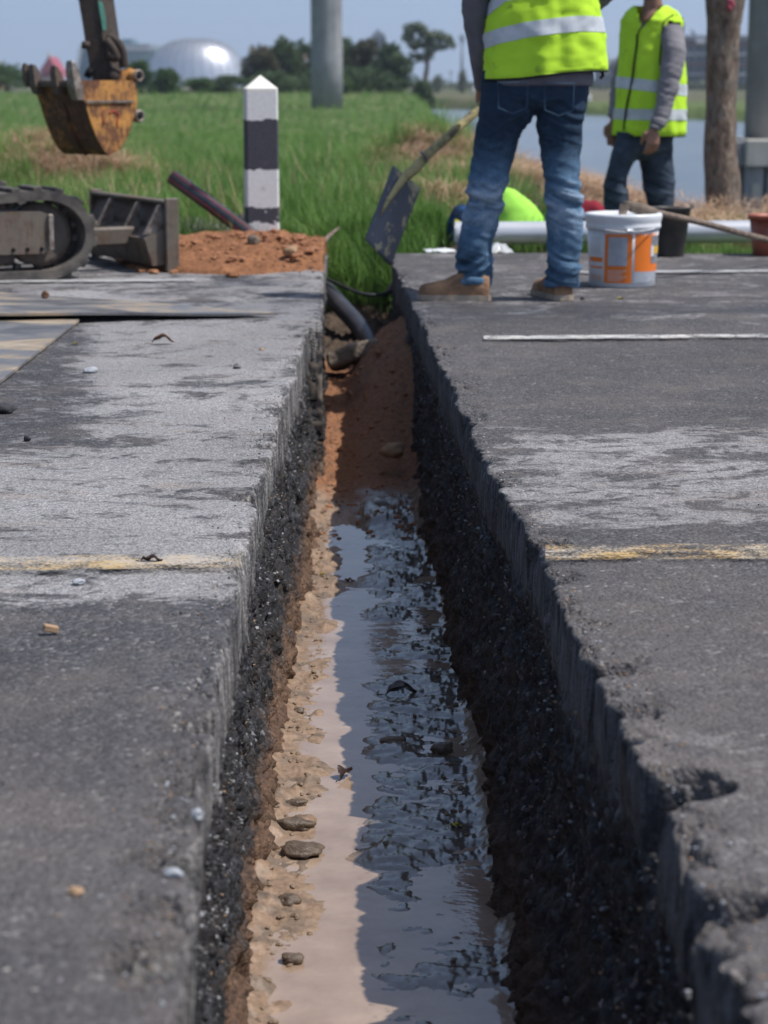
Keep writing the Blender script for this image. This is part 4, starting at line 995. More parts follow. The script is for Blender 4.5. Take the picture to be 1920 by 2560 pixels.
mudclod(632, 2078, (0.020, 0.016, 0.010), 'grey mud clod nearest to the camera', 55)
mudclod(645, 1540, (0.014, 0.012, 0.009), 'small grey clod at the top of the muddy shoulder', 56)
mudclod(955, 1625, (0.026, 0.020, 0.014), 'dark round clod on the shaded side of the water', 57)
mudclod(850, 1605, (0.030, 0.016, 0.010), 'low mud hump breaking the shaded water', 58)
q = G(846, 985, -0.50); stone('stone', q, (0.045, 0.035, 0.03), 'tanstone', 'brown stone in the shaded soil at the foot of the mound', 'stone', 61, 3)
q = G(955 - 130, 1095, -0.60); stone('stone', q, (0.03, 0.02, 0.012), 'greystone', 'flat grey stone in mud just past the puddle', 'stone', 62, 2)

# ------------------------------------------------------------------ concrete chunk, root, pipes, cable in the pit
A = Q(722, 766, 9.75); B = Q(812, 735, 9.8)
mid = (A + B) / 2; dv = (B - A); ang = math.atan2(dv.z, dv.x)
V, F = box((0, 0, 0), (dv.length + 0.05, 0.20, 0.075), None, 0.012)
Rm = Matrix.Rotation(-ang, 3, 'Y') @ Matrix.Rotation(-0.25, 3, 'X'); V = [Rm @ v + mid - Vector((0, 0, 0.035)) for v in V]
V, Nn_, F = fuse([(V, F)], 0.008, 2); V = V + Nn_ * (fbm(V, 14, 4, 6) * .016 + fbm(V, 60, 3, 7) * .004)[:, None]
tag(mk('concrete_chunk', V, F, M['chunk'], smooth=False), 'broken tilted slab of old concrete on top of the trench mound', 'concrete')
pts = cr([Q(672, 600, 11.6), Q(708, 630, 11.2), Q(742, 668, 10.8), Q(775, 705, 10.6), Q(800, 745, 10.35), Q(815, 800, 10.1)], 8)
o = thing('drain_pipe', pts[0], 'black pipe with a red stripe curving down into the trench end', 'pipe')
V, F = tube(pts, 0.048, 20); mk('pipe_body', V, F, M['hdpe'], o)
V, F = tube([p + Vector((-0.016, -0.0445, 0.006)) for p in pts], 0.0042, 6); mk('red_stripe', V, F, M['redstripe'], o)
pts = [Q(372, 382, 12.1), Q(450, 438, 12.0), Q(532, 500, 11.9), Q(580, 535, 11.8)]
o = thing('drain_pipe', pts[-1], 'straight black pipe with red stripes slanting up behind the sand heap', 'pipe')
import itertools
V, F = tube(pts, 0.041, 24); mk('pipe_body', V, F, M['hdpe'], o)
d_ = (pts[-1] - pts[0]).normalized(); nn = Vector((0, 0, 1)).cross(d_).normalized(); uu = d_.cross(nn)
for a_ in (0.15, 1.2, -1.0):
    off = (nn * math.cos(a_) + uu * math.sin(a_)) * 0.0405
    if off.y > 0: off = -off
    V, F = tube([p + off for p in pts], 0.0032, 6); mk('red_stripe', V, F, M['redstripe'], o)
rim_d = (pts[0] - pts[1]).normalized()
V, F = tube([pts[0] + rim_d * 0.002, pts[0] - rim_d * 0.03], [0.034, 0.034], 20); mk('bore', V, F, M['trim'], o)
pts = [Q(527, 462, 12.7), Q(560, 470, 13.2)]; pts = [Q(524, 470, 12.35), Q(545, 520, 12.2)]
o = thing('drain_pipe', pts[1], 'short black pipe end with red stripe peeking out behind the striped post', 'pipe')
V, F = tube(pts, 0.036, 20); mk('pipe_body', V, F, M['hdpe'], o)
V, F = tube([p + Vector((0.0, -0.036, 0.0)) for p in pts], 0.005, 6); mk('red_stripe', V, F, M['redstripe'], o)
pts = cr([Q(706, 603, 11.2), Q(740, 618, 11.0), Q(780, 634, 10.9), Q(820, 637, 10.9), Q(850, 628, 11.0)], 8)
V, F = tube(pts, 0.010, 8); tag(mk('cable', V, F, M['cable']), 'thin black cable hanging across the far trench mouth', 'cable')
pts = cr([Q(690, 534, 11.5), Q(708, 513, 11.6), Q(722, 500, 11.7), Q(733, 492, 11.75)], 5)
V, F = tube(pts, [0.016 * (1 - 0.7 * i / len(pts)) for i in range(len(pts))], 8)
tag(mk('branch', V, F, M['wood']), 'bare brown stick poking out beside the sand heap', 'branch')
pts = cr([Q(832, 640, 11.3), Q(845, 618, 11.3), Q(852, 606, 11.4)], 5)
V, F = tube(pts, 0.012, 8); tag(mk('branch', V, F, M['wood']), 'short brown root at the right trench corner', 'root')

# ------------------------------------------------------------------ striped guide post
pb = Q(565, 512, 12.05); sc_ = 12.3 / FPX * K
pw = 71 * sc_; ph = (520 - 162) * sc_
ox = Q(566, 500, 12.05).x; oy = 12.05; oz = Q(566, 162, 12.05).z - 1.0
V = []; F = []
zs = [0.0] + [i / 24 * 0.925 for i in range(1, 25)]
hw = pw / 2 * 0.94; R = Matrix.Rotation(math.radians(8), 3, 'Z')
for z in zs:
    t = 1.03 - 0.03 * z
    for (x, y) in ((-1, -.9), (-.9, -1), (.9, -1), (1, -.9), (1, .9), (.9, 1), (-.9, 1), (-1, .9)):
        V.append(R @ Vector((x * hw * t, y * hw * t, 0)) + Vector((ox, oy, oz + z)))
for i in range(len(zs) - 1):
    for k in range(8): F.append((i * 8 + k, i * 8 + (k + 1) % 8, (i + 1) * 8 + (k + 1) % 8, (i + 1) * 8 + k))
V.append(Vector((ox, oy, oz + 1.0))); t0 = (len(zs) - 1) * 8
for k in range(8): F.append((t0 + k, t0 + (k + 1) % 8, len(V) - 1))
o = mk('guide_post', V, F, M['post'], smooth=False, origin=(ox, oy, oz)); tag(o, 'black and white banded concrete post with pointed top behind the sand', 'post')

# ------------------------------------------------------------------ mini excavator
P0 = Vector((G(208, 600).x, 10.02, 0)); ya = math.radians(28)
ea = Vector((math.cos(ya), math.sin(ya), 0)); eb = Vector((-math.sin(ya), math.cos(ya), 0)); ez = Vector((0, 0, 1))
def L2W(u, v, z): return P0 + ea * u + eb * v + ez * z
ME = Matrix((ea, eb, ez)).transposed()
def toW(V): return [ME @ Vector(v) + P0 for v in V]
exc = thing('excavator', L2W(-1.0, 0.6, 0), 'small tracked excavator with raised yellow bucket at the left roadside', 'excavator')
def track(v0, v1):
    # loop path (u,z): idler end at right
    H = 0.422; r = H / 2; n = 22; path = []
    for i in range(n + 1):
        a_ = -pi / 2 + pi * i / n; path.append((-0.245 + 0.245 * math.cos(a_), r + r * math.sin(a_)))
    for i in range(1, 15): path.append((-0.245 - 1.55 * i / 15, H - 0.012 * math.sin(pi * i / 15 * 3) ** 2))
    for i in range(n + 1):
        a_ = pi / 2 + pi * i / n; path.append((-1.80 + 0.2 * math.cos(a_), r + r * math.sin(a_)))
    for i in range(1, 15): path.append((-1.80 + 1.55 * i / 15, 0.0))
    m = len(path); V = []; F = []; th = 0.045
    for i in range(m):
        p = Vector((path[i][0], 0, path[i][1])); q = Vector((path[(i + 1) % m][0], 0, path[(i + 1) % m][1])); o_ = Vector((path[i - 1][0], 0, path[i - 1][1]))
        t = (q - o_).normalized(); nrm = Vector((-t.z, 0, t.x))
        for (vv, dd) in ((v0, 0.0), (v0, th), (v1, th), (v1, 0.0)):
            s_ = p + nrm * dd; V.append((s_.x, vv, s_.z))
    for i in range(m):
        j = (i + 1) % m
        for k in range(4): F.append((i * 4 + k, j * 4 + k, j * 4 + (k + 1) % 4, i * 4 + (k + 1) % 4))
    tr = mk('track', toW(V), F, M['rubber'], exc, smooth=False)
    # tread lugs, each one of its own
    import bisect
    acc = [0]; 
    for i in range(m): acc.append(acc[-1] + math.dist(path[i], path[(i + 1) % m]))
    nl = 42
    for k in range(nl):
        d0 = acc[-1] * k / nl; i = bisect.bisect(acc, d0) - 1; i = min(i, m - 1); f = (d0 - acc[i]) / max(1e-6, acc[i + 1] - acc[i])
        p = Vector((path[i][0], 0, path[i][1])).lerp(Vector((path[(i + 1) % m][0], 0, path[(i + 1) % m][1])), f)
        q = Vector((path[(i + 1) % m][0] - path[i][0], 0, path[(i + 1) % m][1] - path[i][1])).normalized(); a_ = math.atan2(q.z, q.x)
        Rm = Matrix.Rotation(-a_, 3, 'Y')
        bv, bf = box((0, 0, 0), (0.045, (v1 - v0) * 0.96, 0.022), None, 0.004)
        bv = [Rm @ v + p + Vector((0, (v0 + v1) / 2, 0)) - Rm @ Vector((0, 0, 0.008)) for v in bv]
        mk('tread_lug', toW(bv), bf, M['rubber'], tr, smooth=False)
        bv, bf = box((0, 0, 0), (0.03, 0.05, 0.03), None, 0.004)
        bv = [Rm @ v + p + Vector((0, (v0 + v1) / 2, 0)) + Rm @ Vector((0, 0, 0.06)) for v in bv]
        mk('drive_lug', toW(bv), bf, M['rubber'], tr, smooth=False)
    # idler wheel and rollers
    for (u, z, rr, wdt) in ((-0.245, r, 0.150, 0.10), (-1.80, r, 0.15, 0.10)):
        Ry = Matrix.Rotation(pi / 2, 3, 'X')
        V, F = lathe(((u), (v0 + v1) / 2, z), [(0.02, -wdt / 2 - .012), (0.05, -wdt / 2 - .012), (0.055, -wdt / 2), (rr - 0.03, -wdt / 2 + 0.012), (rr - 0.025, -wdt / 2 - 0.004), (rr, -wdt / 2), (rr, wdt / 2), (rr - 0.03, wdt / 2), (0.02, wdt / 2)], 36, Ry)
        mk('idler_wheel', toW(V), F, M['dustymetal'], exc)
    for u in (-0.55, -0.85, -1.15, -1.45):
        V, F = lathe((u, (v0 + v1) / 2, 0.095), [(0.0, -.09), (0.05, -.09), (0.05, .09), (0, .09)], 18, Matrix.Rotation(pi / 2, 3, 'X'))
        mk('roller', toW(V), F, M['dustymetal'], exc)
    # side frame beam with bolts
    V, F = prism([(-1.70, 0.14), (-0.245, 0.125), (-0.20, 0.15), (-0.20, 0.30), (-0.26, 0.325), (-1.70, 0.345)], v0 + 0.015, v1 - 0.06)
    fr = mk('track_frame', toW(V), F, M['browniron'], exc, smooth=False)
    V, F = box((-0.215, v0 + 0.008, 0.225), (0.025, 0.02, 0.17), None, 0.004); mk('end_flange', toW(V), F, M['worn'], fr, smooth=False)
    for u in (-0.26, -0.33, -0.40, -0.6, -0.67, -0.9, -0.97):
        V, F = lathe((u, v0 + 0.016, 0.148), [(0, 0.006), (0.010, 0.006), (0.011, 0)], 8, Matrix.Rotation(pi / 2, 3, 'X')); mk('bolt', toW(V), F, M['trim'], fr)
    V, F = prism([(-1.6, 0.345), (-0.5, 0.345), (-0.42, 0.39), (-1.5, 0.40)], v0 + 0.06, v1 - 0.08); mk('frame_top', toW(V), F, M['dustymetal'], fr, smooth=False)
track(0.0, 0.24); track(0.86, 1.10)
# dozer blade: curved plate seen from behind with ribs and end plates
prof = [(0.40, 0.03), (0.445, 0.06), (0.425, 0.12), (0.40, 0.18), (0.405, 0.24), (0.43, 0.30), (0.455, 0.338)]
V = []; F = []
inner = [(u, z) for u, z in prof]; outer = [(u + 0.018, z) for u, z in prof]
poly = inner + outer[::-1]
V, F = prism(poly, 0.10, 1.14); 
bl = mk('blade', toW(V), F, M['dustymetal'], exc, smooth=False)
for v in (0.088, 1.14):
    V, F = box((0.435, v + 0.006, 0.185), (0.07, 0.024, 0.36), None, 0.005); mk('end_plate', toW(V), F, M['browniron'], bl, smooth=False)
V, F = box((0.425, 0.62, 0.345), (0.06, 1.02, 0.016), None, 0.004); mk('top_flange', toW(V), F, M['browniron'], bl, smooth=False)
V, F = prism([(0.30, 0.17), (0.40, 0.215), (0.42, 0.04), (0.34, 0.035)], 0.115, 1.13); mk('box_section', toW(V), F, M['browniron'], bl, smooth=False)
for v in (0.13, 0.42, 0.80):
    V, F = prism([(0.30, 0.19), (0.38, 0.33), (0.40, 0.335), (0.40, 0.19)], v, v + 0.014); mk('rib', toW(V), F, M['worn'], bl, smooth=False)
for v in (0.36, 0.84):
    V, F = box((-0.15, v, 0.17), (1.0, 0.07, 0.09), None, 0.01); mk('blade_arm', toW(V), F, M['browniron'], exc, smooth=False)
V, F = box((-1.0, 0.55, 0.26), (0.9, 0.62, 0.18), None, 0.03); mk('undercarriage', toW(V), F, M['browniron'], exc, smooth=False)
V, F = lathe(L2W(-1.15, 0.55, 0.0), [(0.0, 0.35), (0.28, 0.35), (0.28, 0.43), (0, 0.43)], 32); mk('slew_ring', V, F, M['dustymetal'], exc)
# upper body (outside the photograph, to the left)
BC = L2W(-1.35, 0.45, 0.0)
V, F = rings([(BC + Vector((-.25, -.05, 0.43)), 0.58, 0.52), (BC + Vector((-.25, -.05, 0.50)), 0.62, 0.56), (BC + Vector((-.25, -.05, 0.95)), 0.62, 0.56), (BC + Vector((-.25, -.05, 1.02)), 0.56, 0.50)], 28); mk('upper_body', V, F, M['browniron'], exc)
V, F = box(BC + Vector((-0.35, -0.1, 1.22)), (0.42, 0.42, 0.10), None, 0.03); mk('seat', V, F, M['trim'], exc)
V, F = box(BC + Vector((-0.55, -0.1, 1.45)), (0.10, 0.42, 0.42), None, 0.03); mk('seat_back', V, F, M['trim'], exc)

# bucket on the arm
BY = 12.1
def bw(x, z): return Q(x, z, BY)
ce = Q(195, 205, BY)                          # near top corner of the bucket (between shell and side plate)
yb = math.radians(46)
ed = Vector((math.cos(yb), math.sin(yb), 0))  # depth direction, towards the ears
ew = Vector((-math.sin(yb), math.cos(yb), 0)) # width direction
ps = BY * 1.02 / (FPX / K)                     # metres per view pixel
ZT = Q(195, 205, BY).z
def BW(d, w, z): return Vector((ce.x, ce.y, 0)) + ed * d + ew * w + ez * z
def zpx(y): return ZT - (y - 205) * ps
k_ = ps / math.cos(yb)
def dpx(x): return (x - 183) * k_
# side outline in view pixels (from the near side plate)
zx = lambda X: X / 2.37 / K
side = [(zx(435), zx(480)), (zx(478), zx(612)), (zx(503), zx(720)), (zx(533), zx(815)), (zx(560), zx(870)), (zx(588), zx(905)), (zx(640), zx(880)), (zx(688), zx(800)), (zx(708), zx(740)), (zx(738), zx(640)), (zx(742), zx(540)), (zx(722), zx(482))]
WB = 0.43
def bd(p): return (dpx(p[0]), zpx(p[1]))
S2 = [bd(p) for p in side]
def MB_(p, w): return BW(p[0], w, p[1])
for w0 in (0.0, WB - 0.014):
    V = [MB_(p, w0) for p in S2] + [MB_(p, w0 + 0.014) for p in S2]; n = len(S2)
    F = [tuple(range(n))[::-1], tuple(range(n, 2 * n))] + [(i, (i + 1) % n, (i + 1) % n + n, i + n) for i in range(n)]
    sp = mk('bucket_side', V, F, M['yellow'], exc, smooth=False)
    if w0 == 0.0:
        near_side = sp
        V = [MB_((S2[0][0] + .06, zpx(zx(600)) + .006), -0.012), MB_((dpx(zx(715)), zpx(zx(600)) + .006), -0.012), MB_((dpx(zx(715)), zpx(zx(600)) - .006), -0.012), MB_((S2[0][0] + .06, zpx(zx(600)) - .006), -0.012)]
        V += [v + ew * 0.014 for v in V]; F = [(0, 1, 2, 3), (0, 4, 5, 1), (3, 2, 6, 7), (0, 3, 7, 4), (1, 5, 6, 2), (7, 6, 5, 4)]
        mk('weld_bar', V, F, M['worn'], sp, smooth=False)
        # sprayed mark
        arc = [(595, 668), (612, 655), (632, 665), (642, 690), (632, 712), (636, 750)]
        pts = cr([MB_((dpx(zx(x)), zpx(zx(y))), -0.002) for x, y in arc], 5); V, F = tube(pts, 0.0045, 6); mk('spray_mark', V, F, M['redmark'], sp)
        pts = cr([MB_((dpx(zx(x)), zpx(zx(y))), -0.002) for x, y in ((568, 640), (560, 690), (568, 730))], 4); V, F = tube(pts, 0.003, 6); mk('spray_mark', V, F, M['redmark'], sp)
# shell (outer skin) following the outline from the lip round to the back
sh = S2[:10]; V = []; F = []; nw = 12
cen = np.mean(np.array(S2), 0)
for i, p in enumerate(sh):
    dirx = np.array([cen[0] - p[0], cen[1] - p[1]]); dirx = dirx / np.linalg.norm(dirx) * 0.016
    for j in range(nw + 1):
        wj = 0.008 + (WB - 0.016) * j / nw; rib = 0.0
        V.append(MB_((p[0] - rib, p[1]), wj))
    for j in range(nw + 1):
        wj = 0.008 + (WB - 0.016) * j / nw; V.append(MB_((p[0] + dirx[0], p[1] + dirx[1]), wj))
W2 = 2 * (nw + 1)
for i in range(len(sh) - 1):
    for j in range(nw):
        F.append((i * W2 + j, i * W2 + j + 1, (i + 1) * W2 + j + 1, (i + 1) * W2 + j))
        q_ = nw + 1; F.append((i * W2 + q_ + j, (i + 1) * W2 + q_ + j, (i + 1) * W2 + q_ + j + 1, i * W2 + q_ + j + 1))
for j in range(nw): F.append((j, nw + 1 + j, nw + 2 + j, j + 1)); b_ = (len(sh) - 1) * W2; F.append((b_ + j, b_ + j + 1, b_ + nw + 2 + j, b_ + nw + 1 + j))
shell = mk('bucket_shell', V, F, M['shell'], exc, smooth=False)
for wv in (0.20,):   # wear strip down the shell
    pts = [MB_((p[0] - 0.008, p[1]), wv) for p in S2[1:6]]; V, F = tube(pts, (0.012), 6); mk('wear_strip', V, F, M['shell'], shell)
# cutting edge and side cutters
V, F = tube([MB_((S2[0][0] - .004, S2[0][1] - .02), -0.004), MB_((S2[0][0] - .004, S2[0][1] - .02), WB + 0.004)], (0.022, 0.010), 8); mk('cutting_edge', V, F, M['dustymetal'], shell)
# teeth: tapered, pointing up
def tooth(w, d0, ytop, ybot, wd, mat='dustymetal'):
    z1 = zpx(ytop); z0 = zpx(ybot); V = []
    secs = [(z0, 0.7, 0.022), (z0 + 0.3 * (z1 - z0), 1.0, 0.03), (z0 + .75 * (z1 - z0), 0.9, 0.022), (z0 + .95 * (z1 - z0), 0.8, 0.010), (z1, 0.55, 0.005)]
    for z, ww, dd in secs:
        lean = -(z - z0) * 0.22
        for a_, b_ in ((-1, -1), (1, -1), (1, 1), (-1, 1)): V.append(BW(d0 + lean + b_ * dd - 0.012, w + a_ * wd / 2 * ww, z))
    F = [(3, 2, 1, 0)] + [(i * 4 + k, i * 4 + (k + 1) % 4, (i + 1) * 4 + (k + 1) % 4, (i + 1) * 4 + k) for i in range(4) for k in range(4)] + [(16, 17, 18, 19)]
    return mk('tooth', V, F, M[mat], exc, smooth=False)
tooth(0.02, S2[0][0] + .035, zx(372), zx(590), 0.07, 'worn'); tooth(0.165, S2[0][0] + .02, zx(398), zx(560), 0.055); tooth(0.37, S2[0][0] + .02, zx(390), zx(560), 0.060); tooth(0.42, S2[0][0] - .0, zx(383), zx(520), 0.03)
# ears with pin bosses
for (cx_, cy_, r1) in ((752, 455, 0.040), (752, 685, 0.037)):
    d1 = dpx(zx(cx_)) + .0; z1 = zpx(zx(cy_))
    for w0 in (0.06, 0.27):
        pl_ = [(dpx(zx(cx_ - 75)), z1 - 0.05), (d1 - .01, z1 - 0.04), (d1 + 0.025, z1), (d1 - .005, z1 + 0.045), (dpx(zx(cx_ - 50)), z1 + 0.03)]
        V = [BW(p[0], w0, p[1]) for p in pl_] + [BW(p[0], w0 + 0.02, p[1]) for p in pl_]; n = 5
        F = [tuple(range(n))[::-1], tuple(range(n, 2 * n))] + [(i, (i + 1) % n, (i + 1) % n + n, i + n) for i in range(n)]
        ear = mk('ear', V, F, M['yellow'], exc, smooth=False)
    V, F = tube([BW(d1 - .004, 0.0, z1), BW(d1 - .004, 0.30, z1)], 0.036, 24); mk('pin_boss', V, F, M['yellow'], exc)
    cpt = BW(d1 - .004, -0.002, z1); rp = []
    for i in range(24):
        a_ = 2 * pi * i / 24; rp.append(cpt + ed * (0.029 * math.cos(a_)) + ez * (0.029 * math.sin(a_)))
    V, F = tube(rp, 0.009, 8, closed=True); mk('pin_ring', V, F, M['worn'], exc)
    V, F = tube([BW(d1 - .004, -0.006, z1), BW(d1 - .004, -0.003, z1)], 0.018, 16); mk('pin', V, F, M['trim'], exc)
# dipper arm (box section) going up out of the picture
dep = BY + 0.28
def ap(x, y, dy=0.0): return Q(x, y, dep + dy)
def quadbeam(L_, R_, th, mats, name, mw=None):
    """tapered beam from two edge lines (view px) with real thickness"""
    V = []; F = []
    back = ed * 0.10 * 0 + Vector((0.05, 0.13, 0))
    for (l, r) in zip(L_, R_): V += [l, r, r + back, l + back]
    n = len(L_)
    for i in range(n - 1):
        for k in range(4): F.append((i * 4 + k, i * 4 + (k + 1) % 4, (i + 1) * 4 + (k + 1) % 4, (i + 1) * 4 + k))
    F.append((3, 2, 1, 0)); F.append(tuple((n - 1) * 4 + k for k in range(4)))
    return mk(name, V, F, mats, exc, smooth=False)
ysx = [(-420, 70, 105), (-60, 163, 206), (0, zx(465), zx(578)), (zx(160), zx(492), zx(598)), (zx(250), zx(505), zx(612)), (zx(400), zx(532), zx(650)), (zx(470), zx(548), zx(668)), (230, zx(560), zx(668))]
quadbeam([ap(l, y) for y, l, r in ysx], [ap(r, y) for y, l, r in ysx], 0, M['armpaint'], 'arm')
ysx2 = [(-420, 105, 140), (-60, 206, 240), (0, zx(578), zx(632)), (zx(160), zx(598), zx(655)), (zx(250), zx(612), zx(668))]
back = Vector((0.03, 0.10, 0)); V = []; F = []
for y, l, r in ysx2:
    a_, b_ = ap(l, y, -0.004), ap(r, y, 0.06); V += [a_, b_, b_ + back, a_ + back]
for i in range(len(ysx2) - 1):
    for k in range(4): F.append((i * 4 + k, i * 4 + (k + 1) % 4, (i + 1) * 4 + (k + 1) % 4, (i + 1) * 4 + k))
F.append((3, 2, 1, 0)); F.append(tuple(len(V) - 4 + k for k in range(4)))
mk('arm_side', V, F, M['armpaint'], exc, smooth=False)
V = []
for y, l, r in ((zx(8), 582, 606), (zx(60), 590, 618), (zx(120), 600, 628), (zx(180), 610, 630)):
    a_, b_ = ap(zx(l), y, 0.0), ap(zx(r), y, 0.03); V += [a_ + Vector((0, -0.006, 0)), b_ + Vector((0, -0.006, 0)), b_ + Vector((0, .01, 0)), a_ + Vector((0, .01, 0))]
F = [(i * 4 + k, i * 4 + (k + 1) % 4, (i + 1) * 4 + (k + 1) % 4, (i + 1) * 4 + k) for i in range(3) for k in range(4)] + [(3, 2, 1, 0), (12, 13, 14, 15)]
mk('paint_panel', V, F, M['teal'], exc, smooth=False)
# linkage and hose beside the arm
pts = cr([ap(zx(640), zx(225), 0.02), ap(zx(690), zx(250), 0), ap(zx(722), zx(310), 0), ap(zx(735), zx(400), 0)], 8)
V, F = tube(pts, (0.030, 0.022), 10); mk('link_bar', V, F, M['armpaint'], exc)
pts = [ap(zx(625), zx(235), -.02), ap(zx(668), zx(290), -.02), ap(zx(690), zx(345), -.02), ap(zx(650), zx(330), -.02)]
V, F = tube(cr(pts, 4), 0.026, 10); mk('link_plate', V, F, M['armpaint'], exc)
V, F = tube([ap(zx(486), zx(265), -.03), ap(zx(530), zx(270), -.03)], 0.022, 14); mk('pivot_pin', V, F, M['armpaint'], exc)
V, F = tube([ap(zx(512), zx(420), -.02), ap(zx(545), zx(440), -.02)], 0.032, 14); mk('pivot_pin', V, F, M['trim'], exc)
V, F = tube([ap(zx(700), zx(430), 0), BW(dpx(zx(700)), 0.15, zpx(zx(500)))], 0.05, 10); mk('arm_tip', V, F, M['armpaint'], exc)
# boom back to the machine, above the frame
el = ap(70, -420, 0.07); el2 = el + Vector((0.0, 0, 0.0))
V, F = tube(cr([BC + Vector((0.15, 0.1, 0.95)), BC + Vector((0.2, 0.5, 1.7)), el + Vector((-0.25, -0.6, 0.10)), el], 6), (0.10, 0.07), 8); mk('boom', V, F, M['armpaint'], exc, smooth=False)
V, F = tube([BC + Vector((0.30, 0.3, 1.0)), BC + Vector((0.4, 0.75, 1.62))], 0.045, 12); mk('boom_cylinder', V, F, M['dustymetal'], exc)

# ------------------------------------------------------------------ white pail
def pm(Y): return Y * 1.02 / (FPX / K)
Yp = G(1343, 622).y + 0.12; u_ = pm(Yp); cx_ = Q(1343, 620, Yp).x
pl = thing('pail', (cx_, Yp, 0), 'white plastic paint pail with orange printed label on the road', 'pail')
rb, rt = 69 * u_, 76 * u_; hp = 152 * u_
V, F = lathe((cx_, Yp, 0.0), [(0, 0.004), (rb - .006, 0.0), (rb, 0.006), (rb + (rt - rb) * .5, hp * .5), (rt - .002, hp * .80), (rt - .004, hp * .80)], 56); mk('body', V, F, M['pail'], pl)
V, F = lathe((cx_, Yp, 0.0), [(rt + .000, hp * .79), (rt + .006, hp * .80), (rt + .007, hp * .85), (rt + .004, hp * .86), (rt + .008, hp * .90), (rt + .012, hp * .965), (rt + .009, hp), (rt - .01, hp + .002), (rt - .02, hp - .008), (0, hp - .008)], 56); mk('lid', V, F, M['pail'], pl)
def decal(x0, x1, z0, z1, mat, name, dr=0.0008, skew=0.0):
    """x in view px across the pail, z as fraction of pail height"""
    V = []; F = []; n = 14; th = 0.0005
    for i in range(n + 1):
        x = (x0 + (x1 - x0) * i / n - 1343) * u_
        for z in (z0 + skew * i / n, z1):
            r = rb + (rt - rb) * z / 0.8 * 1.0 + dr; r = rb + (rt - rb) * z + dr
            x_ = max(-r * .995, min(r * .995, x)); a_ = math.asin(x_ / r)
            V.append(Vector((cx_ + r * math.sin(a_), Yp - r * math.cos(a_), z * hp)))
    for i in range(n): F.append((2 * i, 2 * i + 2, 2 * i + 3, 2 * i + 1))
    return mk(name, V, F, mat, pl)
zf = lambda zz: (1000 - zz) / (1000 - 512)
xf = lambda zz: (1300 + zz / 2.676) / K
decal(xf(545), xf(718), zf(965), zf(636), M['orange'], 'label_panel')
decal(xf(565), xf(686), zf(850), zf(658), M['labelgrey'], 'label_picture', 0.0016)
for k in range(6): decal(xf(566), xf(684 - (k % 3) * 18), zf(880 + k * 13 + 4), zf(880 + k * 13), M['labelwhite'], 'text_line', 0.0016)
decal(xf(735), xf(908), zf(885), zf(634), M['orange'], 'label_panel', 0.0008, -0.03)
decal(xf(735), xf(890), zf(960), zf(890), M['labelgrey'], 'label_band', 0.0008, 0.0)
decal(xf(848), xf(905), zf(840), zf(655), M['labeldark'], 'label_picture', 0.0016)
decal(xf(866), xf(905), zf(775), zf(725), M['labelyel'], 'label_patch', 0.0024)
decal(xf(846), xf(868), zf(790), zf(720), M['labelwhite'], 'label_patch', 0.0024)
decal(xf(463), xf(533), zf(828), zf(797), M['orange'], 'label_bar'); decal(xf(466), xf(533), zf(871), zf(858), M['orange'], 'label_bar')
for k in range(5): decal(xf(470), xf(533 - 8 * (k % 2)), zf(917 + k * 8 + 2), zf(917 + k * 8), M['orange'], 'text_line')
for k in range(10): decal(xf(462), xf(528 - 6 * (k % 3)), zf(665 + k * 12 + 3), zf(665 + k * 12), M['labelgrey'], 'text_line')
V, F = tube(cr([Vector((cx_ - rt - .004, Yp - .02, hp * .82)), Vector((cx_ - rt * .6, Yp - rt * .95, hp * .80)), Vector((cx_ + .0, Yp - rt - .012, hp * .775)), Vector((cx_ + rt * .6, Yp - rt * .95, hp * .80)), Vector((cx_ + rt + .004, Yp - .02, hp * .82))], 6), 0.0028, 6); mk('handle', V, F, M['pail'], pl)
V, F = box((cx_ + .012, Yp - rt - .010, hp * .80), (0.03, 0.012, 0.012), None, 0.003); mk('handle_grip', V, F, M['pail'], pl)

# black bucket
Yk = ROAD_END - 0.17; u2 = pm(Yk); cb = Q(1447, 540, Yk).x
bb = thing('bucket', (cb, Yk, 0), 'black plastic bucket behind the white pail with orange scoop inside', 'bucket')
r0, r1, hb = 29 * u2, 42 * u2, 101 * u2
V, F = lathe((cb, Yk, 0), [(0, .004), (r0, 0), (r0 + .002, .006), (r1 - .004, hb * .93), (r1, hb * .93), (r1 + .004, hb), (r1 - .004, hb), (r1 - .008, hb * .9), (r0 - .004, .02), (0, .02)], 40); mk('body', V, F, M['blackplastic'], bb)
V, F = tube([Vector((cb + (r1 + .002) * math.cos(a_), Yk + (r1 + .002) * math.sin(a_), hb - .004)) for a_ in [2 * pi * i / 32 for i in range(32)]], 0.006, 8, closed=True); mk('rim', V, F, M['blackplastic'], bb)
V, F = tube(cr([Vector((cb + r1, Yk, hb - .01)), Vector((cb + r1 * .75, Yk - r1 * .8, hb + .005)), Vector((cb, Yk - r1 * 1.05, hb + .004)), Vector((cb - r1 * .75, Yk - r1 * .8, hb + .004)), Vector((cb - r1, Yk, hb - .01))], 5), 0.003, 6); mk('handle', V, F, M['worn'], bb)
V, F = box((cb + r1 + .006, Yk, hb + .008), (0.014, 0.03, 0.03), None, 0.004); mk('handle_lug', V, F, M['blackplastic'], bb)
V, F = lathe((cb - .015, Yk - .01, hb * .55), [(0, 0), (.05, 0), (.085, hb * .36), (.08, hb * .36), (0.046, .01)], 24); so = mk('scoop', V, F, M['redplastic']); tag(so, 'orange plastic bowl inside the black bucket', 'bowl')
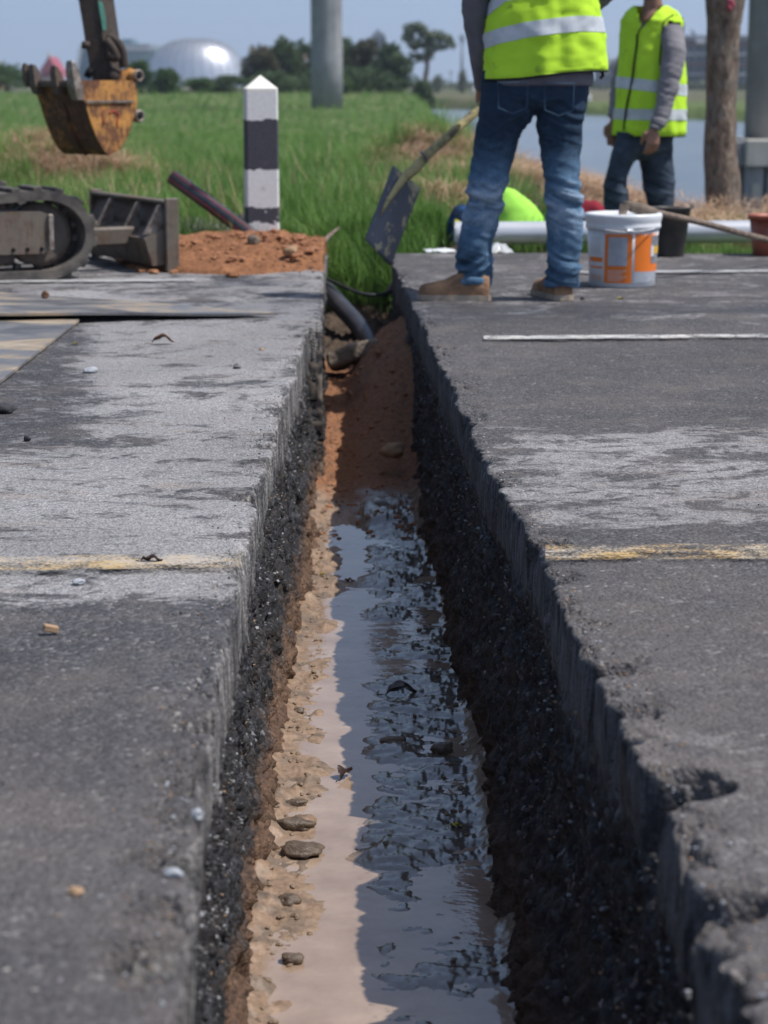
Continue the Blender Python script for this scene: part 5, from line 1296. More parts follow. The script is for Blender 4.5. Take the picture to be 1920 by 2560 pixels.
# orange bucket at the right frame edge
Yo = ROAD_END - 0.10; u3 = pm(Yo); co_ = Q(1672, 540, Yo).x
ob = thing('bucket', (co_, Yo, 0), 'red orange plastic bucket cut by the right frame edge', 'bucket')
r0, r1, hb2 = 44 * u3, 55 * u3, 84 * u3
V, F = lathe((co_, Yo, 0), [(0, .004), (r0, 0), (r0 + .002, .006), (r1 - .006, hb2 * .88), (r1 - .006, hb2 * .88), (r1 + .004, hb2 * .89), (r1 + .005, hb2), (r1 - .004, hb2), (r1 - .012, hb2 * .9), (r0 - .004, .02), (0, .02)], 44); mk('body', V, F, M['redplastic'], ob)
for (x0, x1, z0, z1, mt, nm) in ((-28, 30, .36, .72, 'labelwhite', 'label'), (-25, 24, .62, .66, 'labeldark', 'text_line'), (-25, 20, .54, .57, 'labeldark', 'text_line'), (-25, 24, .46, .49, 'labeldark', 'text_line'), (-25, 12, .40, .42, 'labeldark', 'text_line')):
    V = []; F = []; n = 10; dr = .0018 if nm == 'text_line' else .0008
    for i in range(n + 1):
        for z in (z0, z1):
            r = r0 + (r1 - .004 - r0) * z + dr; x = (x0 + (x1 - x0) * i / n) * u3; a_ = math.asin(max(-.98, min(.98, x / r))); V.append(Vector((co_ + r * math.sin(a_), Yo - r * math.cos(a_), z * hb2)))
    for i in range(n): F.append((2 * i, 2 * i + 2, 2 * i + 3, 2 * i + 1))
    mk(nm, V, F, M[mt], ob)

# hoe lying on the pail
Yh = Yp
hh = thing('hoe', Q(1345, 470, Yh), 'muddy hoe with wooden handle resting across the white pail lid', 'hoe')
hp0 = Q(1385, 452, Yh + .02); hp1 = Q(1790, 548, Yo - .35)
V, F = tube(cr([hp0, hp0.lerp(hp1, .3) + Vector((0, 0, .004)), hp0.lerp(hp1, .6) - Vector((0, 0, .003)), hp1], 8), 0.0155, 14); mk('handle', V, F, M['wood'], hh)
V, F = tube([Q(1345, 440, Yh), Q(1365, 446, Yh), Q(1392, 454, Yh + .02), Q(1420, 461, Yh + .02)], [0.012, 0.026, 0.027, 0.019], 16); mk('socket', V, F, M['iron'], hh)
a_ = Q(1352, 441, Yh)
pts = [a_, a_ + Vector((-.012, .0, -.03)), a_ + Vector((-.02, -.01, -.062)), a_ + Vector((-.018, -.02, -.075))]
V = []; F = []
for i, p in enumerate(pts):
    wdd = (0.035, 0.06, 0.085, 0.09)[i]; th = (0.03, 0.02, .012, .005)[i]
    for (sx_, sy_) in ((-1, -1), (1, -1), (1, 1), (-1, 1)): V.append(p + Vector((sx_ * th / 1.2, sy_ * wdd / 2, 0)))
F = [(0, 1, 2, 3)] + [(i * 4 + k, (i + 1) * 4 + k, (i + 1) * 4 + (k + 1) % 4, i * 4 + (k + 1) % 4) for i in range(3) for k in range(4)] + [(15, 14, 13, 12)]
mk('hoe_blade', V, F, M['iron'], hh, smooth=False)

# long pale pipe lying behind the road
Yw = ROAD_END + 0.32; rw = 24 * pm(Yw); zc = Q(1000, 503, Yw).z
wa = Q(983, 504, Yw); wb = Vector((3.1, Yw + .25, zc - 0.005))
wp = thing('drain_pipe', (1.6, Yw, zc - rw), 'long pale grey pipe lying on the grass behind the road edge', 'pipe')
V, F = tube([wa + (wb - wa) * (i / 12) for i in range(13)], rw, 36, cap=False); mk('pipe_body', V, F, M['whitepipe'], wp)
rp = [wa + Vector((0, math.cos(t) * (rw - .002), math.sin(t) * (rw - .002))) for t in [2 * pi * i / 30 for i in range(30)]]
V, F = tube(rp, 0.0035, 6, closed=True); mk('pipe_rim', V, F, M['whitepipe'], wp)

# bags and litter behind the pipe
def heap(name, pxs, Y, depth, mat, label, cat, seed, lump=0.25, flat=0.4, parent=None, n=26, zmin=None):
    """lumpy sack from an outline: (x,y,halfwidth view px) rows bottom to top"""
    rs = [(Q(x, y, Y), hw * pm(Y), hw * pm(Y) * depth) for x, y, hw in pxs]
    V, F = rings(rs, n); P_ = np.array([v[:] for v in V]); c = P_.mean(0)
    V2, N2, F2 = fuse([(V, F)], 0.012, 3)
    V2 = V2 + N2 * (fbm(V2, 9, 3, seed) * lump * 0.09)[:, None]
    if parent is None: return tag(mk(name, V2, F2, mat), label, cat)
    return mk(name, V2, F2, mat, parent)
heap('hi_vis_bundle', [(1115, 490, 62), (1118, 470, 54), (1112, 445, 44), (1104, 425, 30), (1098, 410, 17), (1094, 404, 6)], ROAD_END + 0.75, 0.8, M['limegreen'], 'lime green fabric heap seen between the worker\'s legs', 'fabric bundle', 3, 0.08)
heap('backpack', [(1275, 510, 38), (1278, 485, 38), (1278, 462, 36), (1276, 444, 28), (1272, 432, 14)], ROAD_END + 0.8, 0.7, M['crimson'], 'crimson and black backpack behind the white pail', 'backpack', 5, 0.4)
bg_ = heap('bag', [(985, 527, 14), (985, 505, 17), (987, 485, 16), (992, 465, 15), (998, 450, 12)], ROAD_END + 0.6, 1.0, M['bluefab'], 'blue black bag with yellow patch at the pale pipe end', 'bag', 7, 0.4)
V2 = [Q(x, y, ROAD_END + 0.52 + dy) for x, y, dy in ((978, 486, -.03), (990, 492, -.045), (994, 478, -.045), (984, 474, -.03))]; V2 += [v + Vector((0, .03, 0)) for v in V2]
mk('yellow_patch', V2, [(0, 1, 2, 3), (7, 6, 5, 4), (0, 4, 5, 1), (1, 5, 6, 2), (2, 6, 7, 3), (3, 7, 4, 0)], M['yelfab'], bg_)
def crumple(name, px, py, w_, h_, mat, label, seed, Y=None):
    n = 22; U, Vv = np.meshgrid(np.linspace(-1, 1, n), np.linspace(-1, 1, n)); c = G(px, py)
    X = c.x + U * w_ / 2 * (1 + .2 * fb2(U, Vv, 2, 3, seed)); Y_ = c.y + 0.08 + Vv * 0.09 * (1 + .3 * fb2(U, Vv, 2, 3, seed + 1))
    Z = h_ * np.clip(1 - U ** 2 * .9 - Vv ** 2 * .9, 0, 1) * (0.6 + 0.6 * np.abs(fb2(X, Y_, 24, 4, seed + 3))) + 0.003 + np.abs(fb2(X, Y_, 40, 2, seed)) * 0.012
    idx = np.arange(n * n).reshape(n, n); F = np.stack([idx[:-1, :-1], idx[:-1, 1:], idx[1:, 1:], idx[1:, :-1]], -1).reshape(-1, 4)
    return tag(mk(name, np.stack([X, Y_, Z], -1).reshape(-1, 3), F, mat, smooth=False), label, 'plastic film')
crumple('plastic_film', 1080, 548, 0.15, 0.055, M['film'], 'crumpled clear plastic film between the worker\'s feet at the road edge', 3)
crumple('plastic_sheet', 952, 546, 0.17, 0.010, M['labelwhite'], 'flat white scrap on the road edge left of the worker', 9)

# ------------------------------------------------------------------ shovel
Ys = 9.15
def S(x, y, dy=0): return Q(x, y, Ys + dy)
Z5 = lambda a, b: ((800 + a / 2.37) / K, (200 + b / 2.37) / K)
shv = thing('shovel', S(*Z5(410, 1100)), 'square shovel with worn khaki paint held by the nearer worker', 'shovel')
# blade grid: dished square with raised spine
TL, TR, BR, BL = Z5(432, 505), Z5(597, 640), Z5(418, 1105), Z5(264, 945)
n = 18; V = []; F = []
bnorm = (S(*BL) - S(*TL)).cross(S(*TR, ) - S(*TL)).normalized()
for i in range(n + 1):
    for j in range(n + 1):
        t, r_ = i / n, j / n
        l = (TL[0] + (BL[0] - TL[0]) * t, TL[1] + (BL[1] - TL[1]) * t); rr = (TR[0] + (BR[0] - TR[0]) * t, TR[1] + (BR[1] - TR[1]) * t)
        x = l[0] + (rr[0] - l[0]) * r_; y = l[1] + (rr[1] - l[1]) * r_
        dish = 0.030 * (1 - (2 * r_ - 1) ** 2) ; spine = 0.016 * max(0, 1 - abs(r_ - (0.42)) / 0.10) * max(0, 1 - t / 0.62)
        p = S(x, y, -0.13 * t + 0.05 * r_ - dish - spine); V.append(p)
W_ = n + 1
for i in range(n):
    for j in range(n): F.append((i * W_ + j, (i + 1) * W_ + j, (i + 1) * W_ + j + 1, i * W_ + j + 1))
m = len(V); V += [v + Vector((0.0, 0.0035, 0)) for v in V]; F += [tuple(k + m for k in reversed(f)) for f in F]
for k in range(n):
    for (a, b) in ((k, k + 1), (n * W_ + k + 1, n * W_ + k), ((k + 1) * W_, k * W_), (k * W_ + n, (k + 1) * W_ + n)): F.append((a, b, b + m, a + m))
bl_ = mk('blade', V, F, M['shovel'], shv)
V, F = tube([S(*Z5(362, 800), -.11), S(*Z5(400, 720), -.10), S(*Z5(455, 640), -.075), S(*Z5(500, 575), -.045), S(*Z5(535, 545), -.03)], [0.003, 0.009, 0.014, 0.018, 0.019], 14); mk('spine', V, F, M['handle'], bl_)
V, F = tube([S(*Z5(510, 570), -.035), S(*Z5(560, 530), -.01), S(*Z5(640, 440), 0.02), S(*Z5(945, 170), .14), S(1052, 205, .19), S(1090, 150, .26)], [0.021, 0.023, 0.021, 0.0185, 0.0175, 0.017], 16); mk('handle', V, F, M['handle'], shv)
V, F = tube([S(*Z5(610, 455), -.006), S(*Z5(622, 445), -.006)], 0.026, 10); mk('rivet_band', V, F, M['shovel'], shv)
V, F = tube([S(1085, 158, .25), S(1120, 150, .30)], 0.016, 10); mk('grip', V, F, M['handle'], shv)

# ------------------------------------------------------------------ people
def hand_parts(wr, dirv, side, palmn, s=1.0, curl=0.5, spread=0.12):
    """wrist, direction, thumb side vector, palm normal -> tubes for fusing; five unequal bent fingers"""
    d = Vector(dirv).normalized(); sv_ = Vector(side); sv_ = (sv_ - d * sv_.dot(d)).normalized(); pn = Vector(palmn); pn = (pn - d * pn.dot(d) - sv_ * pn.dot(sv_)).normalized()
    wr = Vector(wr); parts = []
    parts.append(tube([wr - d * .03, wr, wr + d * .04 * s, wr + d * .075 * s, wr + d * .088 * s], [(0.017, 0.023), (0.017, 0.024), (.015, .034), (.014, .037), (.010, .034)], 14))
    # orient palm: replace rings with explicit ellipse in (sv, pn)
    V, F = parts[0]; k = 14; cs = [wr - d * .03, wr, wr + d * .04 * s, wr + d * .075 * s, wr + d * .088 * s]; rr = [(0.024, .018), (.025, .018), (.037, .015), (.040, .014), (.036, .010)]
    V = [cs[i] + sv_ * (math.cos(2 * pi * j / k) * rr[i][0] * s) + pn * (math.sin(2 * pi * j / k) * rr[i][1] * s) for i in range(5) for j in range(k)]
    parts = [(V, F)]
    for i, (o_, L_, r_) in enumerate(((0.030, 0.072, .0088), (0.010, 0.080, .0090), (-0.010, 0.074, .0086), (-0.030, 0.060, .0078))):
        b0 = wr + d * 0.075 * s + sv_ * o_ * s; dd = (d + sv_ * (o_ * spread * 12)).normalized(); pts = [b0 - d * .02, b0]; c = curl * (1 + .12 * i); an = 0; p = b0
        for seg_, fr in ((0, .45), (1, .32), (2, .23)):
            an += c * (0.55, 0.9, 0.7)[seg_]; v = dd * math.cos(an) + pn * math.sin(an); p = p + v * (L_ * fr * s); pts.append(p)
        parts.append(tube(pts, [r_ * s * 1.05, r_ * s * 1.05, r_ * s, r_ * s * .92, r_ * s * .75], 8))
    b0 = wr + d * .012 * s + sv_ * .022 * s
    pts = [b0, b0 + (d * .6 + sv_ * .8).normalized() * .035 * s, b0 + (d * 1.6 + sv_ * 1.1 + pn * .5).normalized() * .062 * s, b0 + (d * 2.4 + sv_ * .9 + pn * 1.0).normalized() * .085 * s]
    parts.append(tube(pts, [.014 * s, .0125 * s, .0105 * s, .008 * s], 9)); return parts
def head_parts(c, yaw, s=1.0):
    """c = centre of head; yaw: facing direction angle"""
    f = Vector((math.cos(yaw), math.sin(yaw), 0)); r = Vector((math.sin(yaw), -math.cos(yaw), 0)); c = Vector(c); parts = []
    rs = [(-.115, .030, .03, .045), (-.10, .045, .05, .03), (-.07, .056, .072, .016), (-.03, .066, .086, .006), (.01, .073, .093, 0), (.05, .074, .095, -.004), (.085, .062, .080, -.006), (.108, .036, .046, -.006), (.115, .01, .012, -.006)]
    V, F = rings([(c + ez * (z * s) + f * (o_ * s), b_ * s, a_ * s) for z, a_, b_, o_ in rs], 24, True, yaw); parts.append((V, F))
    parts.append(tube([c + f * .086 * s + ez * .022 * s, c + f * .102 * s - ez * .005 * s, c + f * .112 * s - ez * .024 * s, c + f * .09 * s - ez * .032 * s], [.006 * s, .009 * s, .013 * s, .008 * s], 8))
    parts.append(tube([c + f * .088 * s - r * .024 * s - ez * .052 * s, c + f * .098 * s - ez * .052 * s, c + f * .088 * s + r * .024 * s - ez * .052 * s], .008 * s, 8))
    for k in (-1, 1):
        e = c + r * (k * .074 * s) - f * .008 * s
        parts.append(tube([e + ez * .03 * s, e + r * k * .012 * s + ez * .012 * s - f * .01 * s, e + r * k * .008 * s - ez * .025 * s], [.007 * s, .012 * s, .007 * s], 8))
    return parts
def head_extras(p, c, yaw, s=1.0):
    f = Vector((math.cos(yaw), math.sin(yaw), 0)); r = Vector((math.sin(yaw), -math.cos(yaw), 0)); c = Vector(c)
    for k in (-1, 1):
        V, F = blob(c + f * .079 * s + r * (k * .031 * s) + ez * .012 * s, (.012 * s, .012 * s, .009 * s), 1, 2, 0.0); mk('eye', V, F, M['labelwhite'], p)
    rs = [(-.05, .060, .070, -.028), (0.0, .080, .088, -.020), (.05, .082, .098, -.010), (.09, .070, .088, -.008), (.118, .042, .052, -.008), (.126, .01, .012, -.008)]
    V, F = rings([(c + ez * (z * s) + f * (o_ * s), b_ * s, a_ * s) for z, a_, b_, o_ in rs], 24, True, yaw)
    V, N_, F = fuse([(V, F)], 0.008, 1); V = V + N_ * (fbm(V, 60, 2, 2) * 0.004)[:, None]; mk('hair', V, F, M['hair'], p)
def wrinkle(V, Nn, amp, zones, seed, fold=1.0):
    """cloth folds: ridged noise squashed in z and tilted, strongest in the given height zones"""
    P_ = V.copy(); warp = np.stack([fbm(V, 6, 2, seed + 9), fbm(V, 6, 2, seed + 10), fbm(V, 5, 2, seed + 11)], -1) * 0.03
    Q_ = P_ + warp; a = np.stack([Q_[:, 0] * 5, Q_[:, 1] * 5, Q_[:, 2] * 27 + Q_[:, 0] * 9], -1); b = np.stack([Q_[:, 0] * 6, Q_[:, 1] * 6, Q_[:, 2] * 19 - Q_[:, 0] * 13], -1)
    a2 = a * 1.75 + 5; r = (1 - np.abs(vn(a, seed)) * 2.4) * 0.6 + (1 - np.abs(vn(b, seed + 1)) * 2.4) * 0.45 + (1 - np.abs(vn(a2, seed + 5)) * 2.4) * 0.35
    lg = fbm(V * np.array([1, 1, .45]), 11, 3, seed + 2)
    wz = np.full(len(V), 0.22)
    for z0, hw_, s_ in zones: wz = wz + s_ * np.exp(-((V[:, 2] - z0) / hw_) ** 2)
    d = amp * (r * wz * fold + lg * 0.7); return V + Nn * d[:, None], r * wz
def setattr_(o, nm, arr):
    at = o.data.attributes.new(nm, 'FLOAT', 'POINT'); at.data.foreach_set('value', np.asarray(arr, np.float32))
def lring(rows, Y, depth, off=0.0, cs=1.0):
    """rows: (y, xl, xr) view px -> ring list bottom..top; depth ratio"""
    out = []
    for row in rows:
        y, xl, xr = row[:3]; dd = row[3] if len(row) > 3 else depth; dy = row[4] if len(row) > 4 else 0
        u = pm(Y); out.append((Q((xl + xr) / 2, y, Y + dy + off), (xr - xl) / 2 * u * cs, (xr - xl) / 2 * u * dd * cs))
    return out

# ---- worker with the shovel (back view)
Y1 = G(1010, 652).y + 0.05
w1 = thing('person', (Q(1120, 650, Y1).x, Y1, 0), 'worker seen from behind in hi-vis vest and faded blue jeans holding shovel', 'person')
LL = [(612, 986, 1058, .95, .02), (600, 984, 1061, .95, .02), (585, 990, 1062, .95, .02), (556, 985, 1058, .95, .01), (519, 990, 1065, 1), (483, 1000, 1075, 1), (428, 1007, 1086, 1, -.01), (392, 1014, 1094, 1.0, -.02), (337, 1023, 1108, 1), (300, 1028, 1118, 1.0), (270, 1032, 1135, .98), (245, 1035, 1155, .95), (225, 1038, 1172, .85), (205, 1041, 1185, .8)]
RL = [(616, 1180, 1248, .95), (600, 1178, 1251, .95), (585, 1178, 1250, .95), (566, 1184, 1250, .95), (537, 1184, 1255, 1), (500, 1182, 1258, 1), (446, 1181, 1258, 1, -.01), (392, 1177, 1252, 1.05, -.02), (337, 1169, 1250, 1.05), (282, 1164, 1256, 1.0), (250, 1160, 1262, .98), (225, 1150, 1267, .9), (205, 1140, 1268, .85)]
PV = [(232, 1085, 1245, .62), (215, 1045, 1267, .60), (195, 1042, 1269, .58), (175, 1042, 1268, .55), (150, 1045, 1266, .52)]
V, Nn, F = fuse([rings(lring(LL, Y1 + .02, 1), 40), rings(lring(RL, Y1 + .02, 1), 40), rings(lring(PV, Y1 + .02, .6), 48)], 0.0062, 5)
zk = Q(1050, 430, Y1).z; za = Q(1050, 580, Y1).z
V2, rid = wrinkle(V, Nn, 0.0125, [(zk, 0.10, 0.95), (za + .03, 0.06, 1.1), (Q(1050, 260, Y1).z, .06, .35)], 5)
bot = Q(1050, 610, Y1).z; 
jn = mk('jeans', V2, F, M['denim'], w1)
fade = 0.27 + 0.32 * np.exp(-((V2[:, 2] - (zk - .05)) / 0.16) ** 2) + 0.20 * rid * (V2[:, 2] < zk + .15) + 0.14 * fbm(V2, 5, 3, 8) - 0.16 * sst(zk + .12, zk + .32, V2[:, 2]) - .04
setattr_(jn, 'fade', fade)
for (xl, xr, y) in ((984, 1060, 606), (1178, 1249, 610)):
    c = Q((xl + xr) / 2, y, Y1 + .03); rr = (xr - xl) / 2 * pm(Y1)
    pts = [c + Vector((rr * 1.01 * math.cos(t), rr * .97 * math.sin(t), .006 * math.sin(3 * t))) for t in [2 * pi * i / 30 for i in range(30)]]
    V, F = tube(pts, (0.016, 0.006), 8, closed=True); hm = mk('hem', V, F, M['denim'], jn); setattr_(hm, 'fade', np.full(len(V), .5))
# back pocket patches
for (x0, x1, y0, y1) in ((1075, 1140, 178, 245), (1175, 1240, 180, 250)):
    pts = [Q(x0, y0, Y1 - .135), Q(x1, y0, Y1 - .135), Q(x1 - 2, y1 - 12, Y1 - .130), Q((x0 + x1) / 2, y1, Y1 - .128), Q(x0 + 2, y1 - 12, Y1 - .130)]
    V, F = tube(pts, 0.0022, 5, closed=True); pk = mk('pocket_seam', V, F, M['denim'], jn); setattr_(pk, 'fade', np.full(len(V), .38))
# body under the clothes
SH = Q(1180, -150, Y1)            # shoulders above the frame
hipc = Q(1155, 190, Y1 + .02)
handp = Q(1040, 214, Ys + .17)
sl = SH + Vector((-.20, .02, 0)); sr = SH + Vector((.20, .02, 0))
elbL = Q(1030, 40, Y1 + .10); elbR = Q(1322, -35, Y1 + .14)
hdc = SH + Vector((-.02, .08, .27))
bp = [rings([(r[0], r[1] * .8, r[2] * .8) for r in lring(LL, Y1 + .02, 1)], 20), rings([(r[0], r[1] * .8, r[2] * .8) for r in lring(RL, Y1 + .02, 1)], 20)]
bp.append(rings([(Q(1155, 225, Y1 + .02), .14, .09), (hipc, .165, .10), (hipc + ez * .2, .135, .085), (SH - ez * .22, .155, .10), (SH - ez * .05, .16, .09), (SH + ez * .03, .10, .07), (SH + Vector((0, .03, .06)), .055, .055), (SH + Vector((-.01, .06, .16)), .05, .055)], 28))
bp.append(tube([sl, elbL, elbL.lerp(handp, .55), handp + (elbL - handp).normalized() * .05], [.05, .04, .036, .026], 14))
haR = Q(1120, 150, Ys + .40)
bp.append(tube([sr, elbR, elbR.lerp(haR, .5), haR], [.05, .04, .036, .026], 14))
sd_ = (Q(1052, 205, Ys + .19) - Q(945, 300, Ys + .14)).normalized()
bp += hand_parts(handp + (elbL - handp).normalized() * .05, handp - elbL, Vector((.4, -.8, .2)), (.9, .2, .1), 1.0, 1.1)
bp += hand_parts(haR, (haR - elbR), Vector((-.6, 0, .6)), (0, -.6, -.5), 1.0, 1.1)
bp += head_parts(hdc, pi / 2 + .1)
V, Nn, F = fuse(bp, 0.0075, 2); mk('body', V, F, M['skin'], w1); head_extras(w1, hdc, pi / 2 + .1)
# shirt: torso skirt hanging below the vest plus sleeves
T1 = [(186, 1050, 1281, .62), (182, 1046, 1284, .63), (168, 1045, 1284, .64), (140, 1047, 1284, .64), (100, 1052, 1282, .62), (40, 1060, 1278, .58), (-40, 1068, 1276, .55), (-110, 1062, 1290, .52), (-150, 1075, 1285, .42), (-172, 1130, 1235, .5)]
shp = [rings(lring(T1, Y1 + .02, .6, 0, .945), 48)]
shp.append(tube([sl + Vector((.03, 0, 0)), Q(1025, -60, Y1 + .03), elbL, Q(1040, 110, Y1 + .13), Q(1042, 165, Y1 + .19), Q(1042, 190, Y1 + .22)], [.075, .068, .060, .050, .041, .036], 20))
shp.append(tube([sr - Vector((.03, 0, 0)), Q(1300, -70, Y1 + .05), elbR, elbR.lerp(haR, .4), elbR.lerp(haR, .85)], [.075, .066, .058, .048, .038], 20))
V, Nn, F = fuse(shp, 0.0075, 4); V2, _ = wrinkle(V, Nn, 0.006, [(Q(1050, 60, Y1).z, .2, .5)], 25)
st_ = mk('shirt', V2, F, M['shirt'], w1)
# vest
VT = [(163, 1050, 1298, .66), (155, 1050, 1300, .67), (120, 1052, 1300, .66), (85, 1054, 1298, .65), (50, 1056, 1294, .64), (10, 1064, 1288, .62), (-30, 1072, 1284, .60), (-80, 1075, 1284, .57), (-120, 1078, 1284, .53), (-146, 1090, 1272, .50), (-162, 1120, 1240, .46)]
def hemshift(V, x0, x1, y0, y1):
    return V
seg_ = 96; rsv = lring(VT, Y1 + .02, .6)
# densify rings and add cloth folds
def dense(rs, k):
    out = []
    for i in range(len(rs) - 1):
        a_, b_ = rs[i], rs[i + 1]
        for j in range(k): t = j / k; out.append((a_[0].lerp(b_[0], t), a_[1] + (b_[1] - a_[1]) * t, a_[2] + (b_[2] - a_[2]) * t))
    out.append(rs[-1]); return out
rsd = dense(rsv, 7); V, F = rings(rsd, seg_, False); P_ = np.array([v[:] for v in V])
cc = np.array([r[0][:] for r in rsd]).repeat(seg_, 0); rad = P_ - cc; rad[:, 2] = 0; rn = rad / np.linalg.norm(rad, axis=1)[:, None]
def vfold(P_, zb, amp=0.02, seed=40, ln=.35):
    ang = np.arctan2(P_[:, 1] - P_[:, 1].mean(), P_[:, 0] - P_[:, 0].mean())
    q_ = np.stack([np.cos(ang) * 2.6, np.sin(ang) * 2.6, P_[:, 2] * 2.2 + ang * .5], -1)
    dn = np.clip(1 - (P_[:, 2] - zb) / ln, 0.25, 1)
    return (vn(q_, seed) * amp + vn(q_ * 2.3, seed + 1) * amp * .5) * dn + fbm(P_ * np.array([1, 1, 1.8]), 13, 4, seed + 2) * amp * .5 + (0.35 - np.abs(vn(P_ * np.array([7, 7, 12]) + ang[:, None], seed + 6))) * amp * .35
zb = rsd[0][0].z
fo = vfold(P_, zb, .022); zoff = 0.018 * np.sin((P_[:, 0] - rsd[0][0].x) * 7) * np.clip(1 - (P_[:, 2] - zb) / .05, 0, 1)
P1 = P_ + rn * (np.clip(fo, -0.010, 0.014) + 0.002)[:, None]; P1[:, 2] += zoff
def shellify(P_, F, th, rn):
    m = len(P_); V = np.concatenate([P_, P_ - rn * th]); F2 = [tuple(f) for f in F] + [tuple(i + m for i in reversed(f)) for f in F]; return V, F2
V, F2 = shellify(P1, F, .003, rn); ve = mk('vest', V, F2, M['vest'], w1)
def band_on(rsd, P1, seg_, y0f, hgt, name, mat, parent, out=0.0025, a0=0, a1=None, rn=None):
    """strip that follows the vest surface: y0f(angle)->z of its centre"""
    nr = len(rsd); G_ = P1.reshape(nr, seg_, 3); Rn = rn.reshape(nr, seg_, 3); V = []; F = []
    a1 = seg_ if a1 is None else a1; cols = list(range(a0, a1 + 1)); mrows = 5
    for k in cols:
        kk = k % seg_; z = G_[:, kk, 2]; zc = y0f(G_[:, kk, :])
        for t in range(mrows + 1):
            zz = zc - hgt / 2 + hgt * t / mrows; x = np.interp(zz, z, G_[:, kk, 0]); y = np.interp(zz, z, G_[:, kk, 1]); r_ = Rn[0, kk]
            V.append((x + r_[0] * out, y + r_[1] * out, zz))
    m = mrows + 1
    for i in range(len(cols) - 1):
        for t in range(mrows): F.append((i * m + t, (i + 1) * m + t, (i + 1) * m + t + 1, i * m + t + 1))
    return mk(name, V, F, mat, parent)
xl_, xr_ = Q(1052, 90, Y1).x, Q(1292, 90, Y1).x
def bz(Gc):
    x = Gc[:, 0].mean(); y = Gc[:, 1].mean(); t = (x - xl_) / (xr_ - xl_); t = min(1, max(0, t))
    yy = 93 - 62 * t ** 0.72 if y < Y1 + .02 else 93 - 62 * t ** 0.72
    yy = np.interp(t, [0, .15, .35, .6, .8, 1], [92, 78, 66, 57, 52, 53]); return Q(1150, yy, Y1).z
band_on(rsd, P1, seg_, bz, 31 * pm(Y1), 'reflective_band', M['band'], ve, rn=rn)
xa, xb = Q(1056, 0, Y1).x, Q(1290, 0, Y1).x
band_on(rsd, P1, seg_, lambda Gc: Q(1150, np.interp((Gc[:, 0].mean() - xa) / (xb - xa), [0, .06, .16, 1], [26, 10, -12, -45]), Y1).z, 30 * pm(Y1), 'reflective_band', M['band'], ve, 0.0028, rn=rn)
tp = P1.reshape(len(rsd), seg_, 3)[0]; V, F = tube([Vector(p) for p in tp.tolist()], 0.0042, 6, closed=True); mk('hem_trim', V, F, M['trim'], ve)
# side slit flap at right
V, F = tube([Q(1291, 145, Y1 - .02), Q(1300, 152, Y1 - .0), Q(1303, 163, Y1), Q(1296, 170, Y1)], [(.012, .003)] * 4, 6); mk('side_strap', V, F, M['trim'], ve)
# shoes
def shoe(c, yaw, L_, label=None, sc=1.0):
    f = Vector((math.cos(yaw), math.sin(yaw), 0)); r = Vector((math.sin(yaw), -math.cos(yaw), 0))
    prof = [(-.02, .030, .085), (.02, .036, .092), (.06, .036, .094), (.10, .036, .098), (.13, .037, .088), (.17, .042, .068), (.21, .046, .058), (.245, .045, .052), (.27, .037, .045), (.285, .020, .032)]
    V = []; F = []; k = 20
    for x, w_, h_ in prof:
        for j in range(k):
            a_ = 2 * pi * j / k; yy = math.cos(a_) * w_; zz = max(0.0, math.sin(a_)) ** .8 * h_ if math.sin(a_) > 0 else math.sin(a_) * .004
            V.append(c + f * ((x - .02) * L_ / .285) + r * yy * sc + ez * (0.024 + zz))
    for i in range(len(prof) - 1):
        for j in range(k): F.append((i * k + j, i * k + (j + 1) % k, (i + 1) * k + (j + 1) % k, (i + 1) * k + j))
    F.append(tuple(range(k - 1, -1, -1))); F.append(tuple((len(prof) - 1) * k + j for j in range(k)))
    V2, N_, F2 = fuse([(V, F), tube([c + f * .03 + ez * .04, c + f * .035 + ez * .085], [.034, .037], 16)], .0055, 2)
    V2 = V2 + N_ * (fbm(V2, 40, 3, 3) * .0022)[:, None]
    sh = mk('shoe', V2, F2, M['suede'], w1)
    out = []; 
    for x, w_, h_ in prof: out.append((x, w_))
    pl_ = [(x, w_ + .003) for x, w_ in out] + [(.291, 0)] + [(x, -w_ - .003) for x, w_ in out[::-1]] + [(-.032, -.015), (-.032, .015)]
    V = [c + f * ((x - .02) * L_ / .285) + r * y * sc + ez * z for z in (0.003, .018, .027) for x, y in pl_]; n = len(pl_)
    F = [tuple(range(n)), tuple(range(3 * n - 1, 2 * n - 1, -1))] + [(l * n + i, (l + 1) * n + i, (l + 1) * n + (i + 1) % n, l * n + (i + 1) % n) for l in (0, 1) for i in range(n)]
    mk('sole', V, F, M['sole'], sh, smooth=False)
    for i in range(4):
        x = .115 + i * .016; z = .098 - i * .008
        V, F = tube([c + f * x + r * .02 + ez * (z - .006), c + f * (x + .004) + ez * z, c + f * x - r * .02 + ez * (z - .006)], .0022, 5); mk('lace', V, F, M['lace'], sh)
    return sh
cL = G(1037, 650); shoe(Vector((cL.x, cL.y + .0, 0.0)), pi - .12, .285)
cR = G(1213, 650); shoe(Vector((cR.x, cR.y + .03, 0.0)), pi / 2 + .25, .285, sc=1.35)

